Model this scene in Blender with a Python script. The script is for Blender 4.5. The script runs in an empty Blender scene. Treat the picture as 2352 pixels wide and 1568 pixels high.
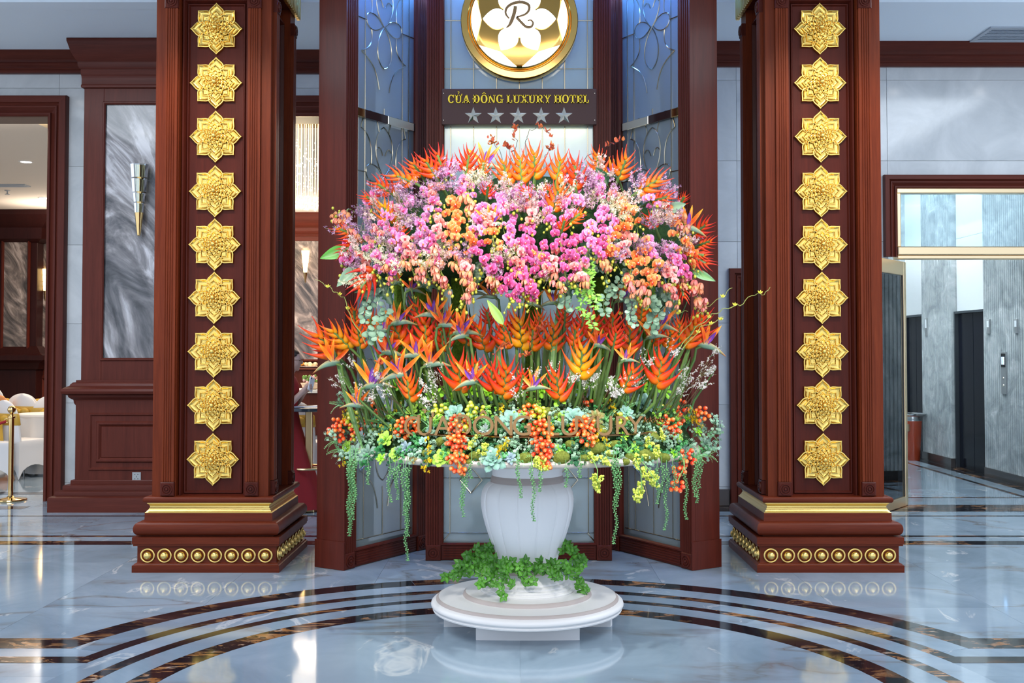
import bpy, math, random
from mathutils import Vector, Matrix, Euler, Quaternion, noise
from math import sin, cos, pi, radians, sqrt, atan2

SC = bpy.context.scene
COL = SC.collection
R = random.Random(11)

# ------------------------------------------------------------------ camera
F, CX, CY, PITCH, EYE = 2500.0, 1190.0, 727.0, radians(1.68), 1.6
cam_d = bpy.data.cameras.new('camera'); cam = bpy.data.objects.new('camera', cam_d); COL.objects.link(cam)
cam.location = (0, 0, EYE); cam.rotation_euler = (pi/2 + PITCH, 0, 0)
cam_d.sensor_fit = 'HORIZONTAL'; cam_d.sensor_width = 36.0; cam_d.lens = 36.0*F/2352.0
cam_d.shift_x = (1176.0-CX)/2352.0; cam_d.shift_y = (CY-784.0)/2352.0
cam_d.clip_end = 200
SC.camera = cam

def ray(px, py):
    u = (px-CX)/F; v = (CY-py)/F
    return Vector((u, cos(PITCH)-v*sin(PITCH), sin(PITCH)+v*cos(PITCH)))
def P(px, py, Y):
    d = ray(px, py); t = Y/d.y
    return Vector((d.x*t, Y, EYE+d.z*t))
def G(px, py, z=0.0):
    d = ray(px, py); t = (z-EYE)/d.z
    return Vector((d.x*t, d.y*t, z))
def proj(p):
    x, y, z = p[0], p[1], p[2]-EYE
    dz = y*cos(PITCH)+z*sin(PITCH); up = -y*sin(PITCH)+z*cos(PITCH)
    return (CX+F*x/dz, CY-F*up/dz)

# ------------------------------------------------------------------ light
SC.view_settings.view_transform = 'Standard'; SC.view_settings.look = 'None'
SC.view_settings.gamma = 1.0; SC.view_settings.use_curve_mapping = False
SC.view_settings.exposure = 0.95
W = bpy.data.worlds.new('world'); SC.world = W; W.use_nodes = True
W.node_tree.nodes['Background'].inputs[0].default_value = (0.70, 0.80, 0.96, 1)
W.node_tree.nodes['Background'].inputs[1].default_value = 0.85

def area(name, loc, rot, size, energy, color, sy=None):
    d = bpy.data.lights.new(name, 'AREA'); d.energy = energy; d.color = color
    d.shape = 'RECTANGLE'; d.size = size; d.size_y = sy or size
    o = bpy.data.objects.new(name, d); o.location = loc; o.rotation_euler = rot; COL.objects.link(o); return o
def spot(name, loc, target, energy, color, angle, blend=0.6, radius=0.08):
    d = bpy.data.lights.new(name, 'SPOT'); d.energy = energy; d.color = color
    d.spot_size = radians(angle); d.spot_blend = blend; d.shadow_soft_size = radius
    o = bpy.data.objects.new(name, d); o.location = loc
    o.rotation_euler = (Vector(target)-Vector(loc)).to_track_quat('-Z', 'Y').to_euler()
    COL.objects.link(o); return o
# lobby ceiling fittings (above and before the frame)
area('lobby_light', (0, 2.6, 4.62), (radians(14), 0, 0), 7.0, 150, (1.0, 0.95, 0.88), 3.0)
area('lobby_light', (-4.6, 7.2, 4.62), (0, 0, 0), 2.2, 110, (0.82, 0.91, 1.0), 4.0)
area('lobby_light', (4.6, 7.2, 4.62), (0, 0, 0), 2.2, 110, (0.82, 0.91, 1.0), 4.0)
# display spots over the flowers
spot('display_spot', (-1.3, 1.3, 4.6), (-0.30, 5.9, 1.80), 330, (1.0, 0.97, 0.9), 27)
spot('display_spot', (1.4, 1.3, 4.6), (0.40, 5.9, 1.80), 330, (1.0, 0.97, 0.9), 27)
spot('display_spot', (0.05, 3.75, 4.62), (0.05, 5.85, 1.45), 230, (0.97, 1.0, 0.95), 40)
# warm downlights washing the pillars
spot('pillar_spot', (-2.2, 6.2, 4.6), (-2.23, 8.1, 1.6), 90, (1.0, 0.82, 0.6), 70)
spot('pillar_spot', (2.2, 6.2, 4.6), (2.23, 8.1, 1.6), 90, (1.0, 0.82, 0.6), 70)
# rooms beyond the doorways
area('banquet_light', (-4.5, 17.5, 4.5), (0, 0, 0), 9.0, 250, (1.0, 0.86, 0.7), 9.0)
area('banquet_light', (-4.0, 21.5, 4.5), (0, 0, 0), 6.0, 160, (1.0, 0.86, 0.7), 2.0)
area('added_uplight', (-6.0, 22.3, 3.75), (pi, 0, 0), 8.0, 130, (1.0, 0.84, 0.66), 0.4)
area('added_uplight', (-7.0, 13.6, 4.35), (pi, 0, 0), 5.0, 30, (1.0, 0.84, 0.66), 0.4)  # second added fill of this sort, hung free near the doorway
area('elevator_light', (4.6, 14.2, 4.4), (0, 0, 0), 2.0, 1000, (0.85, 0.95, 1.0), 5.0)
# blue strips at the head of the glass screen
area('blue_strip', (-0.05, 8.32, 4.62), (0, 0, 0), 1.1, 16, (0.08, 0.30, 1.0), 0.08)

# ------------------------------------------------------------------ mesh helper
class MB:
    def __init__(s): s.v = []; s.f = []; s.c = []; s.cur = (1, 1, 1)
    def add(s, vs, fs, cols=None):
        n = len(s.v); s.v += [tuple(p) for p in vs]
        s.f += [tuple(i+n for i in f) for f in fs]
        s.c += (cols if cols else [s.cur]*len(vs)); return s
    def box(s, x0, x1, y0, y1, z0, z1, M=None):
        vs = [Vector((x, y, z)) for z in (z0, z1) for y in (y0, y1) for x in (x0, x1)]
        if M: vs = [M @ p for p in vs]
        return s.add(vs, [(0,2,3,1),(4,5,7,6),(0,1,5,4),(2,6,7,3),(0,4,6,2),(1,3,7,5)])
    def bbox(s, x0, x1, y0, y1, z0, z1, b=0.004, M=None):
        """box with chamfered front (-y) edges"""
        vs = []
        for (y, d) in ((y1, 0), (y0+b, 0), (y0, b)):
            vs += [Vector((x0+d, y, z0+d)), Vector((x1-d, y, z0+d)), Vector((x1-d, y, z1-d)), Vector((x0+d, y, z1-d))]
        if M: vs = [M @ p for p in vs]
        fs = [(0,1,2,3), (11,10,9,8)]
        for k in (0, 4):
            for i in range(4):
                j = (i+1) % 4; fs.append((k+j, k+i, k+4+i, k+4+j))
        return s.add(vs, fs)
    def loft(s, rings, close=True, cap=True, cols=None):
        n = len(rings[0]); vs = [p for r in rings for p in r]; fs = []
        for k in range(len(rings)-1):
            for i in range(n if close else n-1):
                j = (i+1) % n; fs.append((k*n+i, k*n+j, (k+1)*n+j, (k+1)*n+i))
        if cap and close:
            fs.append(tuple(range(n-1, -1, -1))); fs.append(tuple(range((len(rings)-1)*n, len(rings)*n)))
        return s.add(vs, fs, cols)
    def square(s, prof, cx=0, cy=0, asp=1.0):
        """mitred square stack: prof of (halfwidth, z)"""
        rings = [[Vector((cx-w*asp, cy-w, z)), Vector((cx+w*asp, cy-w, z)), Vector((cx+w*asp, cy+w, z)), Vector((cx-w*asp, cy+w, z))] for w, z in prof]
        return s.loft(rings)
    def lathe(s, prof, n=32, c=(0, 0, 0), M=None, cap=True, lobes=0, amp=0, lob=None):
        rings = []
        for k, (r, z) in enumerate(prof):
            ring = []
            for i in range(n):
                a = 2*pi*i/n; rr = r
                if lob and lob(k): rr = r*(1-amp*(1-abs(sin(lobes*a/2))**0.28))
                p = Vector((c[0]+rr*cos(a), c[1]+rr*sin(a), c[2]+z)); ring.append(M @ p if M else p)
            rings.append(ring)
        return s.loft(rings, cap=cap)
    def tube(s, pts, rad, n=5, cols=None):
        pts = [Vector(p) for p in pts]; m = len(pts)
        rads = rad if isinstance(rad, (list, tuple)) else [rad]*m
        rings = []; side = None
        for k in range(m):
            t = (pts[min(k+1, m-1)]-pts[max(k-1, 0)])
            t = t.normalized() if t.length > 1e-9 else Vector((0, 0, 1))
            if side is None:
                side = t.cross(Vector((0.13, 0.31, 0.94))); side = side.normalized() if side.length > 1e-4 else Vector((1, 0, 0))
            side = (side - t*side.dot(t)); side = side.normalized() if side.length > 1e-6 else Vector((1, 0, 0))
            b = t.cross(side)
            rings.append([pts[k]+(side*cos(2*pi*i/n)+b*sin(2*pi*i/n))*rads[k] for i in range(n)])
        cc = None
        if cols: cc = [c for c in cols for _ in range(n)]
        return s.loft(rings, cols=cc)
    def prism(s, poly, y0, y1, M=None):
        """polygon in x,z extruded along y (front = y0)"""
        n = len(poly)
        vs = [Vector((p[0], y0, p[1])) for p in poly]+[Vector((p[0], y1, p[1])) for p in poly]
        if M: vs = [M @ p for p in vs]
        fs = [tuple(range(n)), tuple(range(2*n-1, n-1, -1))]
        fs += [((i+1) % n, i, n+i, n+(i+1) % n) for i in range(n)]
        return s.add(vs, fs)
    def slab(s, poly, z0, z1):
        """polygon in x,y extruded in z"""
        n = len(poly)
        vs = [Vector((p[0], p[1], z1)) for p in poly]+[Vector((p[0], p[1], z0)) for p in poly]
        fs = [tuple(range(n)), tuple(range(2*n-1, n-1, -1))]
        fs += [((i+1) % n, i, n+i, n+(i+1) % n) for i in range(n)]
        return s.add(vs, fs)
    def ball(s, c, r, n=8, m=5, sc=(1, 1, 1), M=None):
        vs = []; fs = []
        for k in range(1, m):
            a = pi*k/m
            for i in range(n):
                b = 2*pi*i/n; vs.append(Vector((sin(a)*cos(b)*r*sc[0], sin(a)*sin(b)*r*sc[1], cos(a)*r*sc[2])))
        vs.append(Vector((0, 0, r*sc[2]))); vs.append(Vector((0, 0, -r*sc[2]))); T, B = len(vs)-2, len(vs)-1
        for k in range(m-2):
            for i in range(n):
                j = (i+1) % n; fs.append((k*n+i, (k+1)*n+i, (k+1)*n+j, k*n+j))
        for i in range(n):
            j = (i+1) % n; fs.append((T, i, j)); fs.append((B, (m-2)*n+j, (m-2)*n+i))
        if M: vs = [M @ p for p in vs]
        return s.add([p+Vector(c) for p in vs], fs)
    def xf(s, M):
        s.v = [tuple(M @ Vector(p)) for p in s.v]; return s
    def merge(s, o, M=None):
        return s.add([M @ Vector(p) for p in o.v] if M else o.v, o.f, list(o.c))

def mk(mb, mat, smooth=40, name='mesh', col=False):
    me = bpy.data.meshes.new(name); me.from_pydata(mb.v, [], mb.f)
    if col:
        at = me.color_attributes.new('tint', 'FLOAT_COLOR', 'POINT')
        flat = []
        for c in mb.c: flat += [c[0], c[1], c[2], 1.0]
        at.data.foreach_set('color', flat)
    me.update()
    if smooth:
        me.polygons.foreach_set('use_smooth', [True]*len(me.polygons))
        if smooth < 180: me.set_sharp_from_angle(angle=radians(smooth))
    if mat: me.materials.append(mat)
    return me
def put(name, me, parent=None, M=None, loc=None):
    o = bpy.data.objects.new(name, me); COL.objects.link(o)
    if parent: o.parent = parent
    if M is not None: o.matrix_basis = M
    if loc is not None: o.location = loc
    return o
def obj(name, mb, mat, parent=None, smooth=40, col=False, M=None, kind=None):
    o = put(name, mk(mb, mat, smooth, name, col), parent, M)
    if kind: o['kind'] = kind
    return o
def tag(o, label, cat, group=None, kind='thing'):
    o['label'] = label; o['category'] = cat; o['kind'] = kind
    if group: o['group'] = group
    return o
def thing(name, label, cat, loc=(0, 0, 0), rz=0, group=None):
    o = bpy.data.objects.new(name, None); COL.objects.link(o); o.empty_display_size = 0.05
    o.location = loc; o.rotation_euler = (0, 0, rz); return tag(o, label, cat, group)
def struct(name, mb, mat, parent=None, smooth=40):
    o = obj(name, mb, mat, parent, smooth)
    if not parent: o['kind'] = 'structure'
    return o
def TR(x, y, z): return Matrix.Translation((x, y, z))
def RZ(a): return Matrix.Rotation(a, 4, 'Z')
def RX(a): return Matrix.Rotation(a, 4, 'X')
def RY(a): return Matrix.Rotation(a, 4, 'Y')
def SCL(x, y=None, z=None): return Matrix.Diagonal((x, x if y is None else y, x if z is None else z, 1))

# ------------------------------------------------------------------ materials
def new_mat(name):
    m = bpy.data.materials.new(name); m.use_nodes = True
    nt = m.node_tree; return m, nt, nt.nodes['Principled BSDF']
def plain(name, col, rough=0.5, metal=0.0, coat=0.0, spec=0.5, emit=None, es=1.0, trans=0.0):
    m, nt, b = new_mat(name)
    b.inputs['Base Color'].default_value = (*col, 1); b.inputs['Roughness'].default_value = rough
    b.inputs['Metallic'].default_value = metal; b.inputs['Coat Weight'].default_value = coat
    b.inputs['Coat Roughness'].default_value = 0.08
    b.inputs['Specular IOR Level'].default_value = spec
    if trans: b.inputs['Transmission Weight'].default_value = trans
    if emit: b.inputs['Emission Color'].default_value = (*emit, 1); b.inputs['Emission Strength'].default_value = es
    return m
def N(nt, t, **kw):
    n = nt.nodes.new(t)
    for k, v in kw.items():
        if hasattr(n, k): setattr(n, k, v)
        else: n.inputs[k.replace('_', ' ')].default_value = v
    return n
def ramp(nt, fac, stops, interp='LINEAR'):
    n = nt.nodes.new('ShaderNodeValToRGB'); cr = n.color_ramp; cr.interpolation = interp
    while len(cr.elements) < len(stops): cr.elements.new(0.5)
    for e, (p, c) in zip(cr.elements, stops):
        e.position = p; e.color = (*c, 1) if len(c) == 3 else c
    nt.links.new(fac, n.inputs[0]); return n
def mixc(nt, fac, a, b, mode='MIX'):
    n = nt.nodes.new('ShaderNodeMix'); n.data_type = 'RGBA'; n.blend_type = mode
    for s, v in ((0, fac), (6, a), (7, b)):
        if isinstance(v, (int, float)): n.inputs[s].default_value = v
        elif isinstance(v, tuple): n.inputs[s].default_value = (*v, 1)
        else: nt.links.new(v, n.inputs[s])
    return n.outputs[2]
def coords(nt, scale=(1, 1, 1), rot=(0, 0, 0), per_object=False, src='Object'):
    tc = nt.nodes.new('ShaderNodeTexCoord'); mp = nt.nodes.new('ShaderNodeMapping')
    mp.inputs['Scale'].default_value = scale; mp.inputs['Rotation'].default_value = rot
    nt.links.new(tc.outputs[src], mp.inputs['Vector'])
    if per_object:
        oi = nt.nodes.new('ShaderNodeObjectInfo'); ml = N(nt, 'ShaderNodeMath', operation='MULTIPLY'); ml.inputs[1].default_value = 37.0
        nt.links.new(oi.outputs['Random'], ml.inputs[0]); nt.links.new(ml.outputs[0], mp.inputs['Location'])
    return mp.outputs['Vector']
def coords2(nt, rot, scale, per_object=False):
    """rotate first, then stretch: slanted streaks"""
    v = coords(nt, (1, 1, 1), rot, per_object); m2 = nt.nodes.new('ShaderNodeMapping'); m2.inputs['Scale'].default_value = scale
    nt.links.new(v, m2.inputs['Vector']); return m2.outputs['Vector']
def noise_tex(nt, vec, scale, detail=4, rough=0.55, dist=0.0):
    n = nt.nodes.new('ShaderNodeTexNoise'); n.inputs['Scale'].default_value = scale; n.inputs['Detail'].default_value = detail
    n.inputs['Roughness'].default_value = rough; n.inputs['Distortion'].default_value = dist
    nt.links.new(vec, n.inputs['Vector']); return n.outputs['Fac']
def bump(nt, b, h, strength=0.2, dist=0.01):
    n = nt.nodes.new('ShaderNodeBump'); n.inputs['Strength'].default_value = strength; n.inputs['Distance'].default_value = dist
    nt.links.new(h, n.inputs['Height']); nt.links.new(n.outputs[0], b.inputs['Normal'])

def wood_mat(name, dark, light, rough=0.36, coat=0.04, along='Z'):
    m, nt, b = new_mat(name)
    sc = {'Z': (9, 9, 0.5), 'X': (0.5, 9, 9)}[along]
    v = coords(nt, sc)
    a = noise_tex(nt, v, 1.6, 5, 0.6, 0.6); g = noise_tex(nt, coords(nt, tuple(k*9 for k in sc)), 1.4, 3, 0.6)
    s = mixc(nt, 0.35, a, g)
    r = ramp(nt, s, [(0.3, dark), (0.7, light)])
    nt.links.new(r.outputs[0], b.inputs['Base Color'])
    b.inputs['Roughness'].default_value = rough; b.inputs['Coat Weight'].default_value = coat; b.inputs['Coat Roughness'].default_value = 0.12; b.inputs['Specular IOR Level'].default_value = 0.13
    bump(nt, b, g, 0.03, 0.002)
    return m
WOOD = wood_mat('mahogany', (0.095, 0.015, 0.005), (0.215, 0.040, 0.012))
WOODX = wood_mat('mahogany_rail', (0.080, 0.012, 0.005), (0.165, 0.030, 0.011), along='X')
WOODD = wood_mat('dark_mahogany', (0.060, 0.011, 0.007), (0.108, 0.019, 0.011))
WOODW = wood_mat('wall_mahogany', (0.068, 0.014, 0.009), (0.122, 0.027, 0.017))
WOODWX = wood_mat('wall_mahogany_rail', (0.068, 0.014, 0.009), (0.122, 0.027, 0.017), along='X')

def gold_mat(name, col, rough=0.22, bump_s=0.0):
    m, nt, b = new_mat(name)
    b.inputs['Base Color'].default_value = (*col, 1); b.inputs['Metallic'].default_value = 1.0; b.inputs['Roughness'].default_value = rough
    if bump_s: bump(nt, b, noise_tex(nt, coords(nt, (1, 1, 1)), 60, 3), bump_s, 0.004)
    return m
GOLD = gold_mat('gilt', (0.95, 0.66, 0.17), 0.26, 0.03)
GILT = gold_mat('gilt_moulding', (0.92, 0.66, 0.22), 0.28, 0.1)
BRASS = gold_mat('polished_brass', (0.80, 0.56, 0.24), 0.09)
BRONZE = gold_mat('bronze_letter', (0.42, 0.23, 0.095), 0.09)
STEEL = gold_mat('star_chrome', (0.85, 0.80, 0.68), 0.12)
CAME = gold_mat('lead_came', (0.45, 0.40, 0.30), 0.25)

def marble_floor(name):
    m, nt, b = new_mat(name)
    v = coords(nt, (1, 1, 1), per_object=True)
    cl = noise_tex(nt, v, 1.1, 5, 0.62, 0.8)
    base = ramp(nt, cl, [(0.25, (0.165, 0.23, 0.29)), (0.5, (0.255, 0.335, 0.41)), (0.78, (0.345, 0.43, 0.51))])
    # long dark veins
    w = noise_tex(nt, coords(nt, (0.55, 1.25, 1), (0, 0, 0.5), per_object=True), 1.0, 6, 0.5, 0.5)
    d = N(nt, 'ShaderNodeMath', operation='SUBTRACT'); d.inputs[1].default_value = 0.5; nt.links.new(w, d.inputs[0])
    ab = N(nt, 'ShaderNodeMath', operation='ABSOLUTE'); nt.links.new(d.outputs[0], ab.inputs[0])
    vein = ramp(nt, ab.outputs[0], [(0.0, (1, 1, 1)), (0.005, (0.55, 0.55, 0.55)), (0.03, (0, 0, 0))])
    msk = ramp(nt, noise_tex(nt, coords(nt, (1, 1, 1), per_object=True), 0.9, 2), [(0.42, (0, 0, 0)), (0.62, (0.85, 0.85, 0.85))])
    vf = mixc(nt, 1.0, vein.outputs[0], msk.outputs[0], 'MULTIPLY')
    c2 = mixc(nt, vf, base.outputs[0], (0.16, 0.14, 0.125))
    w2 = noise_tex(nt, coords(nt, (1.3, 0.7, 1), (0, 0, -0.4), per_object=True), 2.2, 5, 0.6, 0.9)
    v2 = ramp(nt, w2, [(0.62, (0, 0, 0)), (0.665, (0.6, 0.6, 0.6)), (0.70, (0, 0, 0))])
    c3 = mixc(nt, v2.outputs[0], c2, (0.66, 0.67, 0.67))
    nt.links.new(c3, b.inputs['Base Color']); b.inputs['Roughness'].default_value = 0.07; b.inputs['Specular IOR Level'].default_value = 0.6
    return m
FLOORM = marble_floor('white_floor_marble')
def portoro(name):
    m, nt, b = new_mat(name)
    v = coords(nt, (1, 1, 1), per_object=True)
    w = noise_tex(nt, coords(nt, (2.2, 6, 2), (0, 0, 0.6), per_object=True), 1.5, 8, 0.68, 1.6)
    msk = noise_tex(nt, v, 1.3, 3, 0.5)
    r1 = ramp(nt, w, [(0.52, (0, 0, 0)), (0.56, (1, 1, 1)), (0.66, (0.8, 0.8, 0.8)), (0.7, (0, 0, 0))])
    r2 = ramp(nt, msk, [(0.45, (0, 0, 0)), (0.6, (1, 1, 1))])
    f = mixc(nt, 1.0, r1.outputs[0], r2.outputs[0], 'MULTIPLY')
    veinc = ramp(nt, noise_tex(nt, v, 9, 4), [(0.35, (0.30, 0.12, 0.035)), (0.55, (0.42, 0.20, 0.08)), (0.72, (0.5, 0.44, 0.38))])
    c = mixc(nt, f, (0.010, 0.010, 0.013), veinc.outputs[0])
    nt.links.new(c, b.inputs['Base Color']); b.inputs['Roughness'].default_value = 0.07
    return m
BLACKM = portoro('black_gold_marble')
def wall_stone(name, c0, c1, rough=0.12):
    m, nt, b = new_mat(name)
    a = noise_tex(nt, coords(nt, (1, 1, 1), per_object=True), 2.2, 7, 0.62, 0.7)
    r = ramp(nt, a, [(0.3, c0), (0.65, c1)])
    nt.links.new(r.outputs[0], b.inputs['Base Color']); b.inputs['Roughness'].default_value = rough
    return m
WALLM = wall_stone('grey_wall_marble', (0.46, 0.485, 0.50), (0.60, 0.62, 0.63))
def breccia(name, tint=(1, 1, 1)):
    m, nt, b = new_mat(name)
    v = coords2(nt, (0, 0.62, 0), (1.5, 1.0, 0.55))
    a = noise_tex(nt, v, 1.7, 7, 0.62, 2.2)
    r = ramp(nt, a, [(0.34, (0.05*tint[0], 0.051*tint[1], 0.055*tint[2])), (0.43, (0.13*tint[0], 0.127*tint[1], 0.135*tint[2])),
                     (0.52, (0.25*tint[0], 0.235*tint[1], 0.24*tint[2])), (0.57, (0.36*tint[0], 0.34*tint[1], 0.345*tint[2])), (0.64, (0.62*tint[0], 0.60*tint[1], 0.62*tint[2]))])
    s = noise_tex(nt, coords2(nt, (0, 0.66, 0), (5, 5, 0.8)), 1.6, 5, 0.6, 0.8)
    s2 = ramp(nt, s, [(0.35, (0.62, 0.62, 0.62)), (0.65, (1, 1, 1))])
    c = mixc(nt, 0.8, r.outputs[0], s2.outputs[0], 'MULTIPLY')
    nt.links.new(c, b.inputs['Base Color']); b.inputs['Roughness'].default_value = 0.08
    return m
BRECCIA = breccia('breccia_marble'); BRECCIA_W = breccia('warm_breccia_marble', (1.0, 0.88, 0.8))
CEIL = plain('ceiling_paint', (0.80, 0.90, 0.99), 0.9)
WHITE = plain('white_plaster', (0.76, 0.745, 0.74), 0.45)
WHITEU = plain('white_urn_plaster', (0.90, 0.90, 0.91), 0.4)
TAUPE = plain('taupe_band', (0.42, 0.36, 0.34), 0.5)
def glass_mat(name, tint=(0.85, 0.95, 0.97), frost=0.0, gloss=0.03, rough=0.02):
    m, nt, b = new_mat(name); nt.nodes.remove(b)
    out = nt.nodes['Material Output']
    tr = nt.nodes.new('ShaderNodeBsdfTransparent'); tr.inputs[0].default_value = (*tint, 1)
    gl = nt.nodes.new('ShaderNodeBsdfGlossy'); gl.inputs['Roughness'].default_value = rough; gl.inputs[0].default_value = (0.9, 0.95, 1, 1)
    fr = nt.nodes.new('ShaderNodeFresnel'); fr.inputs[0].default_value = 1.5
    ad = N(nt, 'ShaderNodeMath', operation='ADD'); ad.inputs[1].default_value = gloss; nt.links.new(fr.outputs[0], ad.inputs[0])
    mx = nt.nodes.new('ShaderNodeMixShader'); nt.links.new(ad.outputs[0], mx.inputs[0])
    last = tr.outputs[0]
    if frost:
        tl = nt.nodes.new('ShaderNodeBsdfTranslucent'); tl.inputs[0].default_value = (0.74, 0.82, 0.82, 1)
        df = nt.nodes.new('ShaderNodeBsdfDiffuse'); df.inputs[0].default_value = (0.72, 0.81, 0.82, 1)
        a2 = nt.nodes.new('ShaderNodeMixShader'); a2.inputs[0].default_value = 0.5
        nt.links.new(tl.outputs[0], a2.inputs[1]); nt.links.new(df.outputs[0], a2.inputs[2])
        m2 = nt.nodes.new('ShaderNodeMixShader'); m2.inputs[0].default_value = frost
        nt.links.new(tr.outputs[0], m2.inputs[1]); nt.links.new(a2.outputs[0], m2.inputs[2]); last = m2.outputs[0]
    nt.links.new(last, mx.inputs[1]); nt.links.new(gl.outputs[0], mx.inputs[2]); nt.links.new(mx.outputs[0], out.inputs[0])
    return m
GLASS = glass_mat('clear_glass'); FROST = glass_mat('textured_glass', frost=0.5, gloss=0.06, rough=0.06)
DOORG = glass_mat('door_glass', (0.80, 0.90, 0.93), gloss=0.05)
def tint_mat(name, rough=0.45, sheen=0.0, trans=0.0, spec=0.4, mottle=0.0):
    m, nt, b = new_mat(name)
    at = nt.nodes.new('ShaderNodeAttribute'); at.attribute_name = 'tint'
    c = at.outputs['Color']
    if mottle:
        r = ramp(nt, noise_tex(nt, coords(nt), 45, 4), [(0.3, (1-mottle,)*3), (0.7, (1, 1, 1))])
        c = mixc(nt, 1.0, c, r.outputs[0], 'MULTIPLY')
    nt.links.new(c, b.inputs['Base Color']); b.inputs['Roughness'].default_value = rough; b.inputs['Specular IOR Level'].default_value = spec
    if trans:
        out = nt.nodes['Material Output']; tl = nt.nodes.new('ShaderNodeBsdfTranslucent'); nt.links.new(c, tl.inputs[0])
        mx = nt.nodes.new('ShaderNodeMixShader'); mx.inputs[0].default_value = trans
        nt.links.new(b.outputs[0], mx.inputs[1]); nt.links.new(tl.outputs[0], mx.inputs[2]); nt.links.new(mx.outputs[0], out.inputs[0])
    return m
PETAL = tint_mat('petal', 0.42, trans=0.22); LEAF = tint_mat('leaf', 0.38, trans=0.12); TINT = tint_mat('tinted', 0.5)
BERRY = tint_mat('berry', 0.16, spec=0.6); FUZZ = tint_mat('moss', 0.95, spec=0.1, mottle=0.45)

# ================================================================== FLOOR
def zz(py, Y, px=CX): return P(px, py, Y).z
CZ = 4.70                                   # ceiling height
fl = MB(); fl.box(-14, 9, -2, 26, -0.12, -0.006)
floor = struct('floor', fl, plain('floor_bed', (0.30, 0.30, 0.30), 0.6), smooth=0)
def inview(pts, m=60):
    q = [proj(p) for p in pts if p[1] > 0.5]
    return q and max(a for a, b in q) > -m and min(a for a, b in q) < 2352+m and min(b for a, b in q) < 1568+m
tx, ty = 0.98, 1.42
for iy in range(2, 18):
    for ix in range(-9, 9):
        x0, x1, y0, y1 = ix*tx, ix*tx+tx, 1.1+iy*ty, 1.1+iy*ty+ty
        if not inview([(x0, y0, 0), (x1, y0, 0), (x0, y1, 0), (x1, y1, 0)]): continue
        g = 0.0008; m = MB(); cx, cy = (x0+x1)/2, (y0+y1)/2
        m.box(x0+g-cx, x1-g-cx, y0+g-cy, y1-g-cy, -0.006, 0)
        put('floor_slab', mk(m, FLOORM, 0, 'floor_slab'), floor, loc=(cx, cy, 0))
RC = (0.01, 4.92)
def arc_piece(name, r0, r1, a0, a1, mat, z1=0.0014, n=None, yclip=None):
    n = n or max(3, int((a1-a0)/0.05)); am = (a0+a1)/2
    o = (RC[0]+r1*cos(am), RC[1]+r1*sin(am)); poly = []
    for i in range(n+1):
        a = a0+(a1-a0)*i/n; poly.append((RC[0]+r1*cos(a)-o[0], RC[1]+r1*sin(a)-o[1]))
    for i in range(n+1):
        a = a1-(a1-a0)*i/n; poly.append((RC[0]+r0*cos(a)-o[0], RC[1]+r0*sin(a)-o[1]))
    m = MB()
    # strip of quads keeps the concave outline clean
    k = n+1
    vs = [Vector((p[0], p[1], z1)) for p in poly]+[Vector((p[0], p[1], -0.004)) for p in poly]
    fs = []
    for i in range(n):
        fs.append((i, i+1, 2*k-2-i, 2*k-1-i))
    L = len(poly)
    fs += [((i+1) % L, i, L+i, L+(i+1) % L) for i in range(L)]
    m.add(vs, fs)
    o_ = put(name, mk(m, mat, 0, name), floor, loc=(o[0], o[1], 0)); return o_
rings = [(2.735, 2.57, 1), (2.57, 2.392, 0), (2.392, 2.305, 1), (2.305, 2.155, 0), (2.155, 2.078, 1), (2.078, 1.92, 0), (1.92, 1.773, 1)]
for k, (r1, r0, blk) in enumerate(rings):
    if k < 3:
        ylo = [6.065, 5.86, 5.705][k]; lo = math.asin((ylo-RC[1])/r1); hi = pi-lo
    else: lo, hi = -0.35, pi+0.35
    nseg = 7 if blk else 5
    off = [0, .1, .17, .05, .12, .2, .08][k]
    cuts = [lo]+[lo+(hi-lo)*(i+off+0.35)/nseg for i in range(nseg) if (i+off+0.35) < nseg-0.15]+[hi]
    for a, b in zip(cuts[:-1], cuts[1:]):
        arc_piece('inlay_band' if blk else 'ring_slab', r0+0.0006, r1-0.0006, a+0.0005, b-0.0005, BLACKM if blk else FLOORM)
for a, b in ((-0.35, pi/2), (pi/2, pi+0.35)):
    n = 26; m = MB(); poly = [(0.0008 if a < 0 else -0.0008, 0)]+[(1.772*cos(a+(b-a)*i/n), 1.772*sin(a+(b-a)*i/n)) for i in range(n+1)]
    if a < 0: poly = [(max(0.0008, p[0]), p[1]) for p in poly]
    else: poly = [(min(-0.0008, p[0]), p[1]) for p in poly]
    m.slab(poly, -0.004, 0.0014); put('centre_slab', mk(m, FLOORM, 0, 'centre_slab'), floor, loc=(RC[0], RC[1], 0))
def strip(x0, x1, y0, y1, mat, name='inlay_band', sk0=0, sk1=0):
    cx, cy = (x0+x1)/2, (y0+y1)/2; m = MB()
    m.slab([(x0-cx, y0-cy), (x1-cx+sk0, y0-cy), (x1-cx+sk1, y1-cy), (x0-cx, y1-cy)], -0.004, 0.0014)
    put(name, mk(m, mat, 0, name), floor, loc=(cx, cy, 0))
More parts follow.
